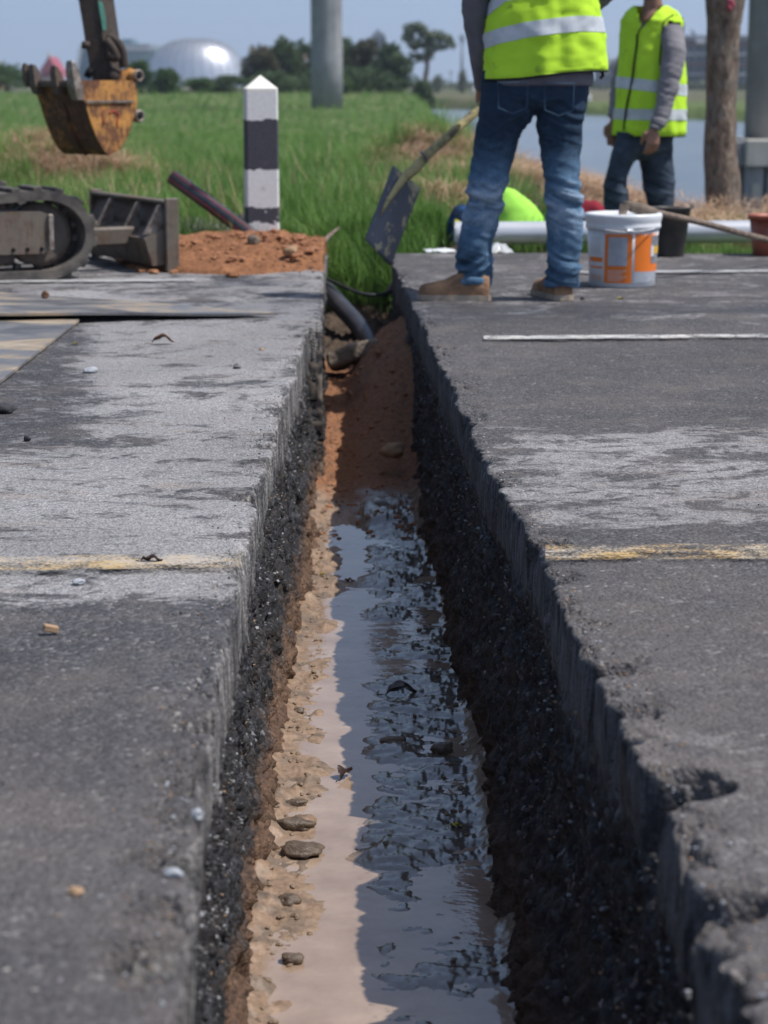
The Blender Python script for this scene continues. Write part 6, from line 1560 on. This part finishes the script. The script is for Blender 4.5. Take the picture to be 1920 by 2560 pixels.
# ---- second worker, facing left towards the camera
Y2 = ROAD_END + 1.25; FZ2 = -0.10
w2 = thing('person', (Q(1390, 500, Y2).x, Y2, FZ2), 'worker in yellow green hi-vis vest and dark jeans standing by the water', 'person')
zft = Q(1380, 560, Y2).z
yft = 178 + (CAMH - FZ2 - .03) / pm(Y2)
RL2 = [(yft - 10, 1392, 1440), (470, 1398, 1450), (445, 1400, 1455, .95), (420, 1396, 1456, 1), (395, 1390, 1457, 1.0), (360, 1384, 1455, 1.0), (330, 1380, 1452, 1.0), (300, 1360, 1452, .95), (285, 1355, 1450, .9)]
LL2 = [(yft - 10, 1300, 1345, 1, -.04), (500, 1304, 1350, 1, -.04), (460, 1306, 1357, 1, -.05), (430, 1306, 1356, 1.0, -.05), (405, 1306, 1352, 1.0, -.06), (380, 1309, 1355, 1.0, -.05), (350, 1317, 1368, 1.0, -.03), (320, 1325, 1395, .9, -.01), (300, 1332, 1420, .8), (285, 1334, 1440, .75)]
PV2 = [(345, 1345, 1400, .8), (325, 1336, 1440, .8), (300, 1334, 1452, .75), (270, 1338, 1450, .7), (245, 1340, 1445, .7)]
V, Nn, F = fuse([rings(lring(LL2, Y2, 1), 32), rings(lring(RL2, Y2 + .08, 1), 32), rings(lring(PV2, Y2 + .04, .8), 40)], 0.0072, 4)
V2, rid = wrinkle(V, Nn, 0.008, [(Q(1, 410, Y2).z, .09, .9), (Q(1, 330, Y2).z, .06, .5), (Q(1, 500, Y2).z, .06, .8)], 65)
j2 = mk('jeans', V2, F, M['denim2'], w2); setattr_(j2, 'fade', .32 + .25 * rid + .15 * fbm(V2, 6, 3, 8))
zs2 = lambda y: Q(1400, y, Y2).z
shc = Q(1425, 50, Y2 + .04); hd2 = Q(1403, -50, Y2 - .02)
wrR = Q(1413, 278, Y2 - .26); elR = Q(1445, 185, Y2 - .20); shR = Q(1452, 66, Y2 - .08)
wrL = Q(1326, 265, Y2 + .10); elL = Q(1338, 190, Y2 + .20); shL = Q(1375, 62, Y2 + .20)
bp = [rings([(r[0], r[1] * .8, r[2] * .8) for r in lring(RL2, Y2 + .08, 1)], 18), rings([(r[0], r[1] * .8, r[2] * .8) for r in lring(LL2, Y2, 1)], 18),
      rings([(Q(1395, 310, Y2 + .04), .12, .10), (Q(1398, 270, Y2 + .04), .13, .11), (Q(1405, 160, Y2 + .04), .12, .12), (Q(1415, 80, Y2 + .04), .13, .14), (Q(1415, 45, Y2 + .04), .11, .13), (Q(1410, 22, Y2 + .03), .062, .07), (Q(1410, 0, Y2 + .01), .054, .056), (Q(1407, -22, Y2), .054, .058)], 26)]
bp.append(tube([shR, elR, elR.lerp(wrR, .5), wrR], [.045, .038, .034, .024], 14)); bp.append(tube([shL, elL, elL.lerp(wrL, .5), wrL], [.045, .038, .034, .024], 14))
bp += hand_parts(wrR, (-.08, -.05, -1), (-1, -.3, 0), (-.3, .9, 0), 1.12, .45); bp += hand_parts(wrL, (-.05, 0, -1), (-1, -.2, 0), (-.2, -.9, 0), 1.05, .5)
bp += head_parts(hd2, math.radians(205))
for cx2, dy in ((1322, -.04), (1416, .08)): bp.append(tube([Q(cx2, yft - 20, Y2 + dy), Vector((Q(cx2, 500, Y2).x, Y2 + dy, FZ2 + .03)), Vector((Q(cx2, 500, Y2).x - .12, Y2 + dy - .06, FZ2 + .02))], [.04, .04, .03], 10))
V, Nn, F = fuse(bp, 0.0068, 2); mk('body', V, F, M['skin'], w2); head_extras(w2, hd2, math.radians(205))
ts2 = [(288, 1340, 1470, .8), (250, 1342, 1466, .8), (180, 1346, 1460, .85), (110, 1352, 1462, .9), (70, 1356, 1466, .95), (48, 1372, 1462, .95), (34, 1384, 1440, 1)]
V, Nn, F = fuse([rings(lring(ts2, Y2 + .05, .8), 36), tube([shR, Q(1457, 110, Y2 - .16), elR, Q(1433, 235, Y2 - .23), Q(1420, 272, Y2 - .26)], [.072, .070, .060, .050, .042], 18), tube([shL, elL, wrL + ez * .03], [.066, .055, .038], 16)], .0072, 3)
V2, _ = wrinkle(V, Nn, .008, [(elR.z, .12, .8), (wrR.z + .05, .05, .6)], 85); mk('shirt', V2, F, M['shirt2'], w2)
# vest 2: panel rings with an open front seam and armhole
VT2 = [(294, 1332, 1478, .80), (286, 1330, 1480, .82), (240, 1332, 1480, .84), (180, 1335, 1479, .85), (120, 1340, 1476, .88), (80, 1342, 1474, .9), (45, 1344, 1474, .9), (25, 1355, 1462, .88), (12, 1372, 1440, .85)]
rs2 = dense(lring(VT2, Y2 + .05, .8), 8); V, F = rings(rs2, 96, False); P_ = np.array([v[:] for v in V]); cc = np.array([r[0][:] for r in rs2]).repeat(96, 0); rad = P_ - cc; rad[:, 2] = 0; rn2 = rad / np.linalg.norm(rad, axis=1)[:, None]
P2 = P_ + rn2 * vfold(P_, rs2[0][0].z, .02, 90, .5)[:, None]
# openings: armhole on the camera-right side and the neckline V, cut by view region
arm_px = [(1442, 44), (1470, 48), (1474, 80), (1472, 118), (1456, 140), (1440, 120), (1436, 80)]
neck_px = [(1372, 8), (1440, 8), (1412, 30), (1386, 62)]
def topx(p):
    v = Vector(p) - Vector((0, 0, CAMH)); yc = v.y * math.sin(TH) + v.z * math.cos(TH); zc = v.y * math.cos(TH) - v.z * math.sin(TH)
    return ((960 + FPX * v.x / zc) / K, (1280 - FPX * yc / zc) / K)
def inside(p, poly):
    c = False; n = len(poly)
    for i in range(n):
        x1, y1 = poly[i]; x2, y2 = poly[(i + 1) % n]
        if (y1 > p[1]) != (y2 > p[1]) and p[0] < (x2 - x1) * (p[1] - y1) / (y2 - y1) + x1: c = not c
    return c
F3 = []
for f in F:
    c = np.mean(P2[list(f)], 0); front = c[1] < rs2[0][0].y + .02
    t = topx(c)
    if front and (inside(t, arm_px) or inside(t, neck_px)): continue
    F3.append(f)
V, F2 = shellify(P2, F3, .003, rn2); v2 = mk('vest', V, F2, M['vest'], w2)
def bz2(yl, yr):
    a_, b_ = Q(1332, 150, Y2).x, Q(1480, 150, Y2).x
    return lambda Gc: Q(1400, yl + (yr - yl) * min(1, max(0, (Gc[:, 0].mean() - a_) / (b_ - a_))), Y2).z
band_on(rs2, P2, 96, bz2(176, 196), 23 * pm(Y2), 'reflective_band', M['band'], v2, .003, rn=rn2)
band_on(rs2, P2, 96, bz2(246, 278 - 30), 22 * pm(Y2), 'reflective_band', M['band'], v2, .003, rn=rn2)
G3 = P2.reshape(len(rs2), 96, 3); V, F = tube([Vector(p) for p in G3[0].tolist()], .0045, 6, closed=True); mk('hem_trim', V, F, M['trim'], v2)
def onvest(x, y):
    best = min(P2.tolist(), key=lambda p: ((topx(p)[0] - x) ** 2 + (topx(p)[1] - y) ** 2) + (1e6 if p[1] > rs2[0][0].y + .05 else 0)); return Vector(best) + Vector((-.001, -.006, 0))
def proj(lst): return [onvest(x, y) for x, y in lst]
z3 = lambda a, b: ((1100 + a / 2.023) / K, b / 2.023 / K)
zp = cr(proj([z3(1000, 178), z3(995, 230), z3(982, 320), z3(966, 430), z3(948, 520), z3(935, 600), z3(930, 660)]), 6); V, F = tube(zp, .0065, 8); mk('zip', V, F, M['trim'], v2)
V, F = tube(cr(proj([z3(1120, 25), z3(1075, 85), z3(1020, 140), z3(1000, 190)]), 5), .004, 6); mk('collar_trim', V, F, M['trim'], v2)
V, F = tube(cr(proj([z3(1180, 72), z3(1135, 110), z3(1118, 200), z3(1108, 300), z3(1112, 330)]), 5), .004, 6); mk('armhole_trim', V, F, M['trim'], v2)
V, F = tube(cr(proj([z3(1195, 75), z3(1232, 100), z3(1238, 190), z3(1215, 270)]), 5), .004, 6); mk('armhole_trim', V, F, M['trim'], v2)
for cx2, dy in ((1318, -.05), (1414, .08)):
    c = Vector((Q(cx2, 500, Y2).x, Y2 + dy, FZ2)); V, F = tube([c + Vector((.06, .02, .04)), c + Vector((0, 0, .045)), c + Vector((-.1, -.05, .03)), c + Vector((-.17, -.08, .02))], [.045, .05, .045, .02], 14); mk('shoe', V, F, M['hair'], w2)
for k, c in (('cuff', wrR),):
    V, F = tube([c + Vector((.012, 0, .02)), c + Vector((.006, 0, -.004))], [.040, .038], 18); mk('cuff', V, F, M['shirt2'], w2)

# ------------------------------------------------------------------ tree trunk on the right
Yt = 15.2; base = Q(1562, 480, Yt); u = pm(Yt)
tr_ = thing('tree', (base.x, Yt, -0.15), 'rough brown tree trunk standing between worker and concrete pier', 'tree')
rows = [(495, 1520, 1606), (478, 1523, 1602), (450, 1524, 1600), (400, 1525, 1596), (330, 1523, 1590), (250, 1525, 1588), (150, 1528, 1592), (60, 1530, 1600), (0, 1527, 1607), (-120, 1520, 1610), (-400, 1500, 1585), (-700, 1480, 1555)]
rt_ = dense(lring(rows, Yt, 1.0), 12); V, F = rings(rt_, 64, True); P_ = np.array([v[:] for v in V]); cc = np.array([r[0][:] for r in rt_]).repeat(64, 0); rad = P_ - cc; rad[:, 2] = 0; rn = rad / (np.linalg.norm(rad, axis=1)[:, None] + 1e-9)
P_ = P_ + rn * (fbm(P_ * np.array([1, 1, .4]), 16, 4, 3) * .012 + fbm(P_, 5, 2, 5) * .012)[:, None]
tk = mk('trunk', P_, F, M['bark'], tr_)
k1 = Q(1578, 12, Yt - .12); V, F = blob(k1, (.035, .03, .055), 4, 3, .4); mk('knot', V, F, M['bred'], tk)
tpn = rt_[-1][0]
for i, (dx, dy, dz) in enumerate(((-.5, .3, 1.2), (.7, .2, 1.0), (.1, -.3, 1.5))):
    V, F = tube(cr([tpn - ez * .15, tpn + Vector((dx * .4, dy * .4, dz * .45)), tpn + Vector((dx, dy, dz))], 6), [.09 - .075 * t / 12 for t in range(13)], 12); mk('limb', V, F, M['bark'], tr_)
def leaf_cloud(cs, n, size, seed):
    """many leaf-sized faces spread through overlapping clumps; cs: (centre, rx, ry, rz)"""
    r = np.random.default_rng(seed); V = []; F = []
    wts = np.array([c[1] * c[3] for c in cs]); wts = wts / wts.sum(); pick = r.choice(len(cs), n, p=wts)
    d = r.normal(size=(n, 3)); d /= np.linalg.norm(d, axis=1)[:, None]; rr = r.random(n) ** .42
    Cn = np.array([c[0][:] for c in cs])[pick]; Rd = np.array([(c[1], c[2], c[3]) for c in cs])[pick]
    P_ = Cn + d * Rd * rr[:, None]; a = r.normal(size=(n, 3)); a /= np.linalg.norm(a, axis=1)[:, None]; b = np.cross(a, r.normal(size=(n, 3))); b /= np.linalg.norm(b, axis=1)[:, None]
    s = size * (0.5 + r.random(n))[:, None]; V = np.stack([P_ - a * s, P_ + b * s * .55, P_ + a * s, P_ - b * s * .55], 1).reshape(-1, 3)
    F = np.arange(4 * n).reshape(n, 4); return V, F
V, F = leaf_cloud([(tpn + Vector((-.5, .3, 1.5)), .5, .5, .3), (tpn + Vector((.7, .2, 1.3)), .5, .5, .3), (tpn + Vector((.1, -.3, 1.8)), .4, .4, .3)], 700, .06, 3); mk('crown', V, F, M['leafB'], tr_, smooth=False)

# ------------------------------------------------------------------ columns and pier
def colm(px, wpx, py, z0, label, top=16):
    g = G(px, py, z0); u = pm(g.y) ; r = wpx / 2 * u
    V, F = lathe((g.x, g.y + r, z0 - .4), [(0, 0), (r, 0), (r, 3), (r * .998, 3.02), (r * .998, 6), (r, 6.02), (r, top), (0, top)], 48)
    return tag(mk('viaduct_column', V, F, M['conc']), label, 'column'), g, r
colm(705.5, 66, 240, -0.52, 'round grey concrete column rising from the grass field')
Yq = 37.0; u = pm(Yq)
pr = thing('bridge_pier', (Q(1668, 300, Yq).x, Yq, WZ), 'round concrete pier on a beige cap and piles in the water, right frame edge', 'pier')
c = Q(1662, 300, Yq); r = 52 * u
V, F = lathe((c.x, Yq, 0), [(0, c.z - .02), (r, c.z - .02), (r, 14), (0, 14)], 48); mk('column', V, F, M['conc'], pr)
capz0, capz1 = Q(1600, 360, Yq - 1.0).z, Q(1600, 302, Yq - 1.0).z; x0 = Q(1613, 330, Yq - 1.0).x
V, F = box((x0 + 1.35, Yq, (capz0 + capz1) / 2), (2.7, 2.0, capz1 - capz0), None, .02); mk('pile_cap', V, F, M['conc2'], pr, smooth=False)
V, F = box((x0 - .12, Yq + .1, (capz0 + capz1) / 2 - .01), (.22, 1.7, capz1 - capz0 - .04), None, .02); mk('cap_end', V, F, M['conc'], pr, smooth=False)
for (px, dy) in ((1628, -.6), (1628, .6), (1672, -.6), (1672, .6), (1716, -.6)):
    x = Q(px, 400, Yq - .6).x
    V, F = box((x, Yq + dy, (capz0 + WZ) / 2 - .3), (.30, .30, capz0 - WZ + .6), None, .02); mk('pile', V, F, M['conc'], pr, smooth=False)
V, F = box((Q(1630, 410, Yq - .6).x, Yq - .78, Q(1630, 415, Yq - .8).z), (.16, .02, .30)); mk('plate', V, F, M['conc2'], pr, smooth=False)

# ------------------------------------------------------------------ far trees
TY = 150.0
def bush(x0, x1, ytop, ybase, Y, mat, label, seed, dens=1.0, name='tree', group='trees and bushes along the far field edge'):
    Y = Y * 1.24 if Y < 200 else Y; xm = (x0 + x1) / 2; x0, x1 = xm - (xm - x0) * 1.2, xm + (x1 - xm) * 1.2
    u = pm(Y); zb = float(ground_z(np.array([(xm - 830) * u]), np.array([Y]))[0]) - .1 if Y < 200 else -.6; zt = Q(x0, ytop - (10 if Y < 200 else 0), Y).z; h0_ = zt - zb; cx = Q((x0 + x1) / 2, 100, Y).x; w_ = (x1 - x0) / 2 * u; h = zt - zb; r = random.Random(seed)
    t = thing(name, (cx, Y, zb), label, 'tree' if name == 'tree' else 'bush', group)
    V, F = tube([Vector((cx, Y, zb)), Vector((cx + .1, Y, zb + h * .35)), Vector((cx - .1, Y, zb + h * .7))], [.12 * h ** .5, .09 * h ** .5, .04 * h ** .5], 8); mk('trunk', V, F, M['bark'], t)
    cs = []
    for k in range(34):
        a_ = r.uniform(-1, 1); hz = r.random() ** .8; lim = math.sqrt(max(0.05, 1 - (hz * 1.0) ** 2.2))
        cs.append((Vector((cx + a_ * w_ * .78 * lim, Y + r.uniform(-.6, .6) * w_, zb + h * (.12 + .72 * hz))), w_ * r.uniform(.22, .42), w_ * .35, h * r.uniform(.12, .22)))
    V, F = leaf_cloud(cs, int(3400 * dens), .024 * max(h, w_ * .8) + .05, seed); mk('crown', V, F, M[mat], t, smooth=False); return t
bush(268, 330, 136, 208, 118, 'leafB', 'bright green bushy tree in front of the silver dome, left end', 1)
bush(325, 390, 156, 208, 116, 'leafB', 'lower green bush right below the silver dome', 2)
bush(395, 470, 176, 207, 120, 'leafB', 'low green bush at the dome foot, middle', 3, name='bush')
bush(455, 540, 170, 207, 121, 'leafA', 'low dark bush left of the striped post top', 4, name='bush')
bush(522, 600, 104, 206, 128, 'leafC', 'brownish tree rising directly behind the striped post', 5)
bush(575, 650, 92, 206, 130, 'leafA', 'dark green tree between the striped post and the column', 6)
bush(620, 700, 90, 206, 132, 'leafA', 'dark green tree half hidden behind the column', 7)
bush(690, 780, 86, 206, 130, 'leafA', 'dark green tree right of the column', 8)
bush(755, 830, 86, 206, 128, 'leafC', 'rusty tinged tree in the middle of the grove', 9, 1.2)
bush(800, 872, 96, 206, 126, 'leafA', 'dark tree at the right part of the grove', 10)
bush(825, 900, 122, 206, 124, 'leafA', 'low dark tree closing the grove at its right end', 11)
bush(700, 760, 165, 210, 116, 'leafB', 'pale green shrub at the column foot on the right', 12, .8, name='bush')
bush(540, 640, 158, 208, 118, 'leafA', 'dark shrub below the grove behind the striped post', 13, name='bush')
bush(640, 860, 150, 207, 122, 'leafA', 'wide dark shrub filling the foot of the grove', 14, 1.6, name='bush')
bush(890, 935, 180, 212, 112, 'leafA', 'small dark bush under the lone tall tree', 15, .7, name='bush')
bush(-40, 60, 142, 206, 140, 'leafB', 'hazy green tree at the left frame edge behind the bucket', 16)
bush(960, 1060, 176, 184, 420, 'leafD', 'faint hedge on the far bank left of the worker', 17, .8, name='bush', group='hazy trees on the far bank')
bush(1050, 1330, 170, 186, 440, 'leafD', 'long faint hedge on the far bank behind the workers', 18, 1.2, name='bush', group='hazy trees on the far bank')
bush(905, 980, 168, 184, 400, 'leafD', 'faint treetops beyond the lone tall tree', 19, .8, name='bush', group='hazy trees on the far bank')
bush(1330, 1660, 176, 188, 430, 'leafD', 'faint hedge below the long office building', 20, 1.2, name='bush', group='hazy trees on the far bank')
# lone tall airy tree
Yl = 150.0; u = pm(Yl); b0 = Q(916, 214, Yl); b0.z = -.1
lt = thing('tree', b0, 'lone tall airy tree with bare pale trunk right of the grove', 'tree')
V, F = tube(cr([b0, Q(919, 170, Yl), Q(923, 140, Yl), Q(922, 110, Yl), Q(918, 85, Yl)], 5), [.26 - .20 * i / 20 for i in range(21)], 10); mk('trunk', V, F, M['bark'], lt)
for a_, b_, c_2 in (((923, 140), (905, 120), (885, 100)), ((922, 130), (940, 112), (965, 95)), ((921, 112), (930, 90), (950, 78)), ((920, 105), (900, 85), (890, 65))):
    V, F = tube(cr([Q(*a_, Yl), Q(*b_, Yl), Q(*c_2, Yl)], 4), [.10 - .07 * i / 8 for i in range(9)], 7); mk('limb', V, F, M['bark'], lt)
cl = [(885, 62, 15, 12), (900, 55, 14, 9), (912, 66, 16, 14), (880, 82, 14, 12), (895, 98, 14, 12), (912, 95, 16, 14), (925, 80, 14, 12), (945, 76, 18, 12), (962, 84, 16, 12), (975, 96, 12, 9), (940, 98, 14, 12), (925, 118, 12, 12), (905, 125, 10, 10), (960, 104, 10, 7), (890, 120, 8, 6)]
V, F = leaf_cloud([(Q(x, y, Yl), rx * u * 1.05, rx * u, ry * u) for x, y, rx, ry in cl], 2300, .12, 33); mk('crown', V, F, M['leafD'], lt, smooth=False)
# small bare-ish trees between
for px, yt_, lab in ((1000, 150, 'thin hazy sapling in front of the floodlight mast'), (945, 158, 'thin hazy sapling beside the lone tree')):
    bush(px - 12, px + 12, yt_, 185, 300, 'leafD', lab, px, .3, group='hazy trees on the far bank')

# ------------------------------------------------------------------ far buildings
def fbox(x0, x1, y0, y1, Y, depth, mat, name, parent, bev=0, yaw=0.0):
    a, b = Q(x0, y1, Y), Q(x1, y0, Y); V, F = box(((a.x + b.x) / 2, Y + depth / 2, (a.z + b.z) / 2), (abs(b.x - a.x), depth, abs(b.z - a.z)))
    return mk(name, V, F, M[mat], parent, smooth=False)
# silver dome
Yd = 820.0; c = Q(424, 176, Yd); u = pm(Yd); c.z = -0.6
dm = thing('dome', c, 'large silver panelled dome building on the horizon', 'dome building')
Rx = 106 * u; Hh = Q(424, 84, Yd).z + .6; V = []; F = []; nu, nv = 64, 20; 
for i in range(nv + 1):
    t = i / nv * pi / 2; rr = math.cos(t) ** .72; 
    if i < 3: rr *= (0.93, .97, 1.0)[i]
    for k in range(nu):
        a_ = 2 * pi * k / nu; V.append(c + Vector((Rx * rr * math.cos(a_) * (1.0), Rx * .8 * rr * math.sin(a_), Hh * math.sin(t))))
mi = []
for i in range(nv):
    for k in range(nu):
        F.append((i * nu + k, i * nu + (k + 1) % nu, (i + 1) * nu + (k + 1) % nu, (i + 1) * nu + k))
mk('cladding', V, F, M['dome'], dm, smooth=False)
V2 = []; F2 = []; m = 0
for k in range(0, nu, 2):
    pts = [Vector(V[i * nu + k]) for i in range(nv)]; tv, tf = tube([c + (p - c) * 1.004 for p in pts], .10, 4); V2 += tv; F2 += [tuple(q + m for q in f) for f in tf]; m += len(tv)
for i in range(1, nv - 1, 1):
    pts = [c + (Vector(V[i * nu + k]) - c) * 1.004 for k in range(nu)]; tv, tf = tube(pts, .09, 4, closed=True); V2 += tv; F2 += [tuple(q + m for q in f) for f in tf]; m += len(tv)
o = mk('ribs', V2, F2, M['bgrey'], dm, smooth=False); tag(o, kind='stuff')
V, F = lathe(c, [(Rx * 1.0 * .955, 0), (Rx * .965, Hh * .12), (Rx * .955, Hh * .2), (0, Hh * .2)], 48); V = [Vector((v.x, c.y + (v.y - c.y) * .8, v.z)) for v in V]; mk('glazed_base', V, F, M['domeblue'], dm)
# teal roofed hall left of the dome
bt = thing('building', Q(290, 178, 900), 'teal roofed hall between the excavator arm and the dome', 'building')
fbox(248, 335, 104, 182, 900, 40, 'bteal', 'wall', bt); fbox(252, 322, 95, 104, 899, 42, 'bgrey', 'roof', bt); fbox(262, 286, 84, 95, 910, 20, 'bteal', 'roof_house', bt); fbox(250, 335, 104, 108, 897, 1.5, 'bwhite', 'eaves', bt)
# slanted blue glass building
bb_ = thing('building', Q(175, 178, 600), 'slanted blue glass building behind the excavator bucket', 'building')
pts = [Q(163, 182, 600), Q(177, 96, 600), Q(230, 94, 600), Q(230, 182, 600)]; V = [p for p in pts] + [p + Vector((0, 25, 0)) for p in pts]
mk('glass_wall', V, [(0, 3, 2, 1), (4, 5, 6, 7), (0, 1, 5, 4), (1, 2, 6, 5), (2, 3, 7, 6), (3, 0, 4, 7)], M['bblue'], bb_, smooth=False)
pts = [Q(157, 182, 598), Q(173, 94, 598), Q(178, 96, 598), Q(164, 182, 598)]; V = [p for p in pts] + [p + Vector((0, 1, 0)) for p in pts]
mk('edge_frame', V, [(0, 3, 2, 1), (4, 5, 6, 7), (0, 1, 5, 4), (1, 2, 6, 5), (2, 3, 7, 6), (3, 0, 4, 7)], M['bwhite'], bb_, smooth=False)
for k in range(4):
    y = 110 + k * 17; fbox(166 , 230, y, y + 1.5, 599.2, .5, 'bgrey', 'floor_line', bb_)
fbox(204, 212, 130, 146, 598.8, .6, 'bgold', 'sign_panel', bb_)
# temple roofs
def gable(x0, x1, y0, y1, Y, mat, parent, dep=14, name='roof'):
    a, b, t = Q(x0, y1, Y), Q(x1, y1, Y), Q((x0 + x1) / 2, y0, Y)
    V = [a, b, t, a + Vector((0, dep, 0)), b + Vector((0, dep, 0)), t + Vector((0, dep, 0))]
    return mk(name, V, [(0, 1, 2), (5, 4, 3), (0, 2, 5, 3), (1, 4, 5, 2), (0, 3, 4, 1)], M[mat], parent, smooth=False)
tm = thing('temple', Q(105, 178, 520), 'temple with steep red tiered roof left of the excavator bucket', 'temple')
gable(84, 126, 122, 155, 518, 'bred', tm); gable(78, 132, 140, 166, 520, 'bred', tm); fbox(86, 124, 160, 186, 521, 12, 'bwhite', 'wall', tm)
V, F = tube([Q(105, 124, 518), Q(106, 112, 518)], [.35, .05], 6); mk('finial', V, F, M['bgold'], tm)
gd = thing('pagoda', Q(3, 178, 480), 'golden pagoda tower at the left frame edge', 'pagoda')
V, F = lathe(Vector((Q(-2, 170, 480).x, 480, -.5)), [(0, 0), (1.5, 0), (1.5, 2.2), (1.1, 2.4), (1.15, 3.6), (.6, 4.3), (.25, 5.6), (.05, 6.6)], 12); V = [Vector((v.x, v.y, v.z)) for v in V]; mk('tower', V, F, M['bgold'], gd, smooth=False); fbox(-20, 12, 168, 186, 479, 8, 'bwhite', 'wall', gd)
rr_ = thing('building', Q(565, 178, 300), 'red roofed house peeking over the trees left of the column', 'building')
gable(540, 596, 100, 122, 300, 'bred', rr_, 12); fbox(546, 590, 121, 188, 301, 10, 'bwhite', 'wall', rr_); V, F = tube([Q(545, 112, 300), Q(544, 98, 300)], [.25, .05], 6); mk('finial', V, F, M['bgold'], rr_)
tw = thing('building', Q(815, 178, 650), 'stepped grey tower block rising behind the grove', 'building')
fbox(801, 833, 76, 186, 650, 18, 'bgrey', 'wall', tw); fbox(806, 829, 70, 76, 651, 14, 'bgrey', 'upper_storey', tw); fbox(812, 820, 64, 70, 652, 6, 'bgrey', 'roof_house', tw)
for k in range(3): fbox(804, 830, 80 + k * 7, 83 + k * 7, 649.6, .5, 'bwin', 'window', tw)
# floodlight mast
fm = thing('floodlight_mast', Q(998, 182, 380), 'tall floodlight mast on the horizon left of the worker', 'light mast')
V, F = tube([Q(998, 186, 380), Q(998, 82, 380)], [.32, .16], 8); mk('pole', V, F, M['bgrey'], fm)
for i, (dx, y) in enumerate(((-4, 78), (0, 78), (4, 78), (-4, 84), (0, 84), (4, 84))): fbox(998 + dx - 1.7, 998 + dx + 1.7, y - 2.4, y + 2.4, 379.5, .5, 'bgrey', 'lamp', fm)
fbox(992, 1004, 89, 91, 379.6, .4, 'bgrey', 'platform', fm)
for k, px in enumerate((952, 974)):
    pp = thing('utility_pole', Q(px, 182, 330), ('thin hazy utility pole next to the lone tree', 'thin hazy utility pole left of the floodlight mast')[k], 'pole')
    V, F = tube([Q(px, 186, 330), Q(px, 160 if k == 0 else 152, 330)], .09, 6); mk('pole', V, F, M['bgrey'], pp); fbox(px - 5, px + 5, 160 - 6 * k + 1, 162 - 6 * k + 1, 329.8, .2, 'bgrey', 'crossarm', pp)
# long office building at right
ob_ = thing('building', Q(1550, 178, 420), 'multi-storey hazy office block with white columns behind the tree', 'building')
Yb = 420
fbox(1462, 1680, 80, 182, Yb, 22, 'bgrey', 'wall', ob_)
fbox(1458, 1690, 76, 86, Yb - 1.2, 24, 'bgrey', 'roof', ob_)
for k in range(4):
    y = 95 + k * 22; fbox(1466, 1680, y - 2, y + 1.5, Yb - 1.0, 1.2, 'bwhite' if k % 2 else 'bbrown', 'ledge', ob_)
    for i in range(12):
        x = 1469 + i * 18; fbox(x, x + 12, y + 4, y + 16, Yb - .25, .4, 'bwin', 'window', ob_)
for i in range(13):
    x = 1463.5 + i * 18; fbox(x, x + 3, 90, 182, Yb - .8, .9, 'bwhite', 'pillar', ob_)
fbox(1530, 1552, 78, 182, Yb - 1.9, 1.0, 'bbrown', 'stair_panel', ob_); fbox(1504, 1524, 84, 94, Yb - 2, .9, 'bwhite', 'sign_panel', ob_)
di = thing('satellite_dish', Q(1497, 76, Yb + 3), 'small satellite dish on the office block roof', 'satellite dish')
V, F = lathe(Q(1497, 70, Yb + 3), [(0, -.25), (.5, -.1), (.8, .15), (.75, .17), (0, -.15)], 16, Matrix.Rotation(.7, 3, 'Y')); mk('dish', V, F, M['bgrey'], di); V, F = tube([Q(1497, 78, Yb + 3), Q(1497, 71, Yb + 3)], .12, 6); mk('mast', V, F, M['bgrey'], di)
sh_ = thing('building', Q(1330, 178, 400), 'low dark roofed hall between the two workers', 'building')
fbox(1300, 1470, 140, 184, 402, 14, 'bgrey', 'wall', sh_); gable(1290, 1478, 112, 140, 400, 'bgrey', sh_, 18); 
for i in range(8): fbox(1306 + i * 19, 1318 + i * 19, 150, 162, 401.6, .5, 'bwhite' if i % 3 == 0 else 'bwin', 'window', sh_)
V = [Q(1303, 112, 398), Q(1309, 108, 398), Q(1320, 142, 398), Q(1313, 144, 398)]; V += [v + Vector((0, .6, 0)) for v in V]
mk('slanted_panel', V, [(0, 3, 2, 1), (4, 5, 6, 7), (0, 1, 5, 4), (1, 2, 6, 5), (2, 3, 7, 6), (3, 0, 4, 7)], M['bwhite'], sh_, smooth=False)
# white marker posts on the far bank
for i, (x, y) in enumerate(((1032, 212), (1272, 215), (1440, 212), (1022, 196), (1268, 205))):
    p = G(x, y + 6, -.5); V, F = tube([p, p + ez * (11 * pm(p.y))], [.20, .14], 8); V2, F2_ = join((V, F), blob(p + ez * (12 * pm(p.y)), (.2, .2, .16), 3, 1, .1))
    tag(mk('marker_post', V2, F2_, M['bwhite']), ('white marker post on the far bank just left of the worker\'s hip', 'white marker post on the far bank right of the worker\'s hip', 'white marker post on the far bank beside the tree trunk', 'smaller farther white post left of the worker', 'smaller farther white post between the workers')[i], 'marker post')

# ------------------------------------------------------------------ haze
hz = box((0, 1450, 33), (3200, 3000, 70)); V, F = hz
V = [Vector((v.x, max(v.y, -12), v.z)) for v in V]
hm = bpy.data.materials.new('haze_air'); hm.use_nodes = True; t = hm.node_tree; t.nodes.clear(); oo = t.nodes.new('ShaderNodeOutputMaterial'); pv = t.nodes.new('ShaderNodeVolumePrincipled')
pv.inputs['Color'].default_value = (0.80, 0.88, 1.0, 1); pv.inputs['Density'].default_value = 0.00035; pv.inputs['Anisotropy'].default_value = 0.3; t.links.new(pv.outputs[0], oo.inputs['Volume'])
ho = mk('haze', V, F, hm, smooth=False); tag(ho, kind='stuff')
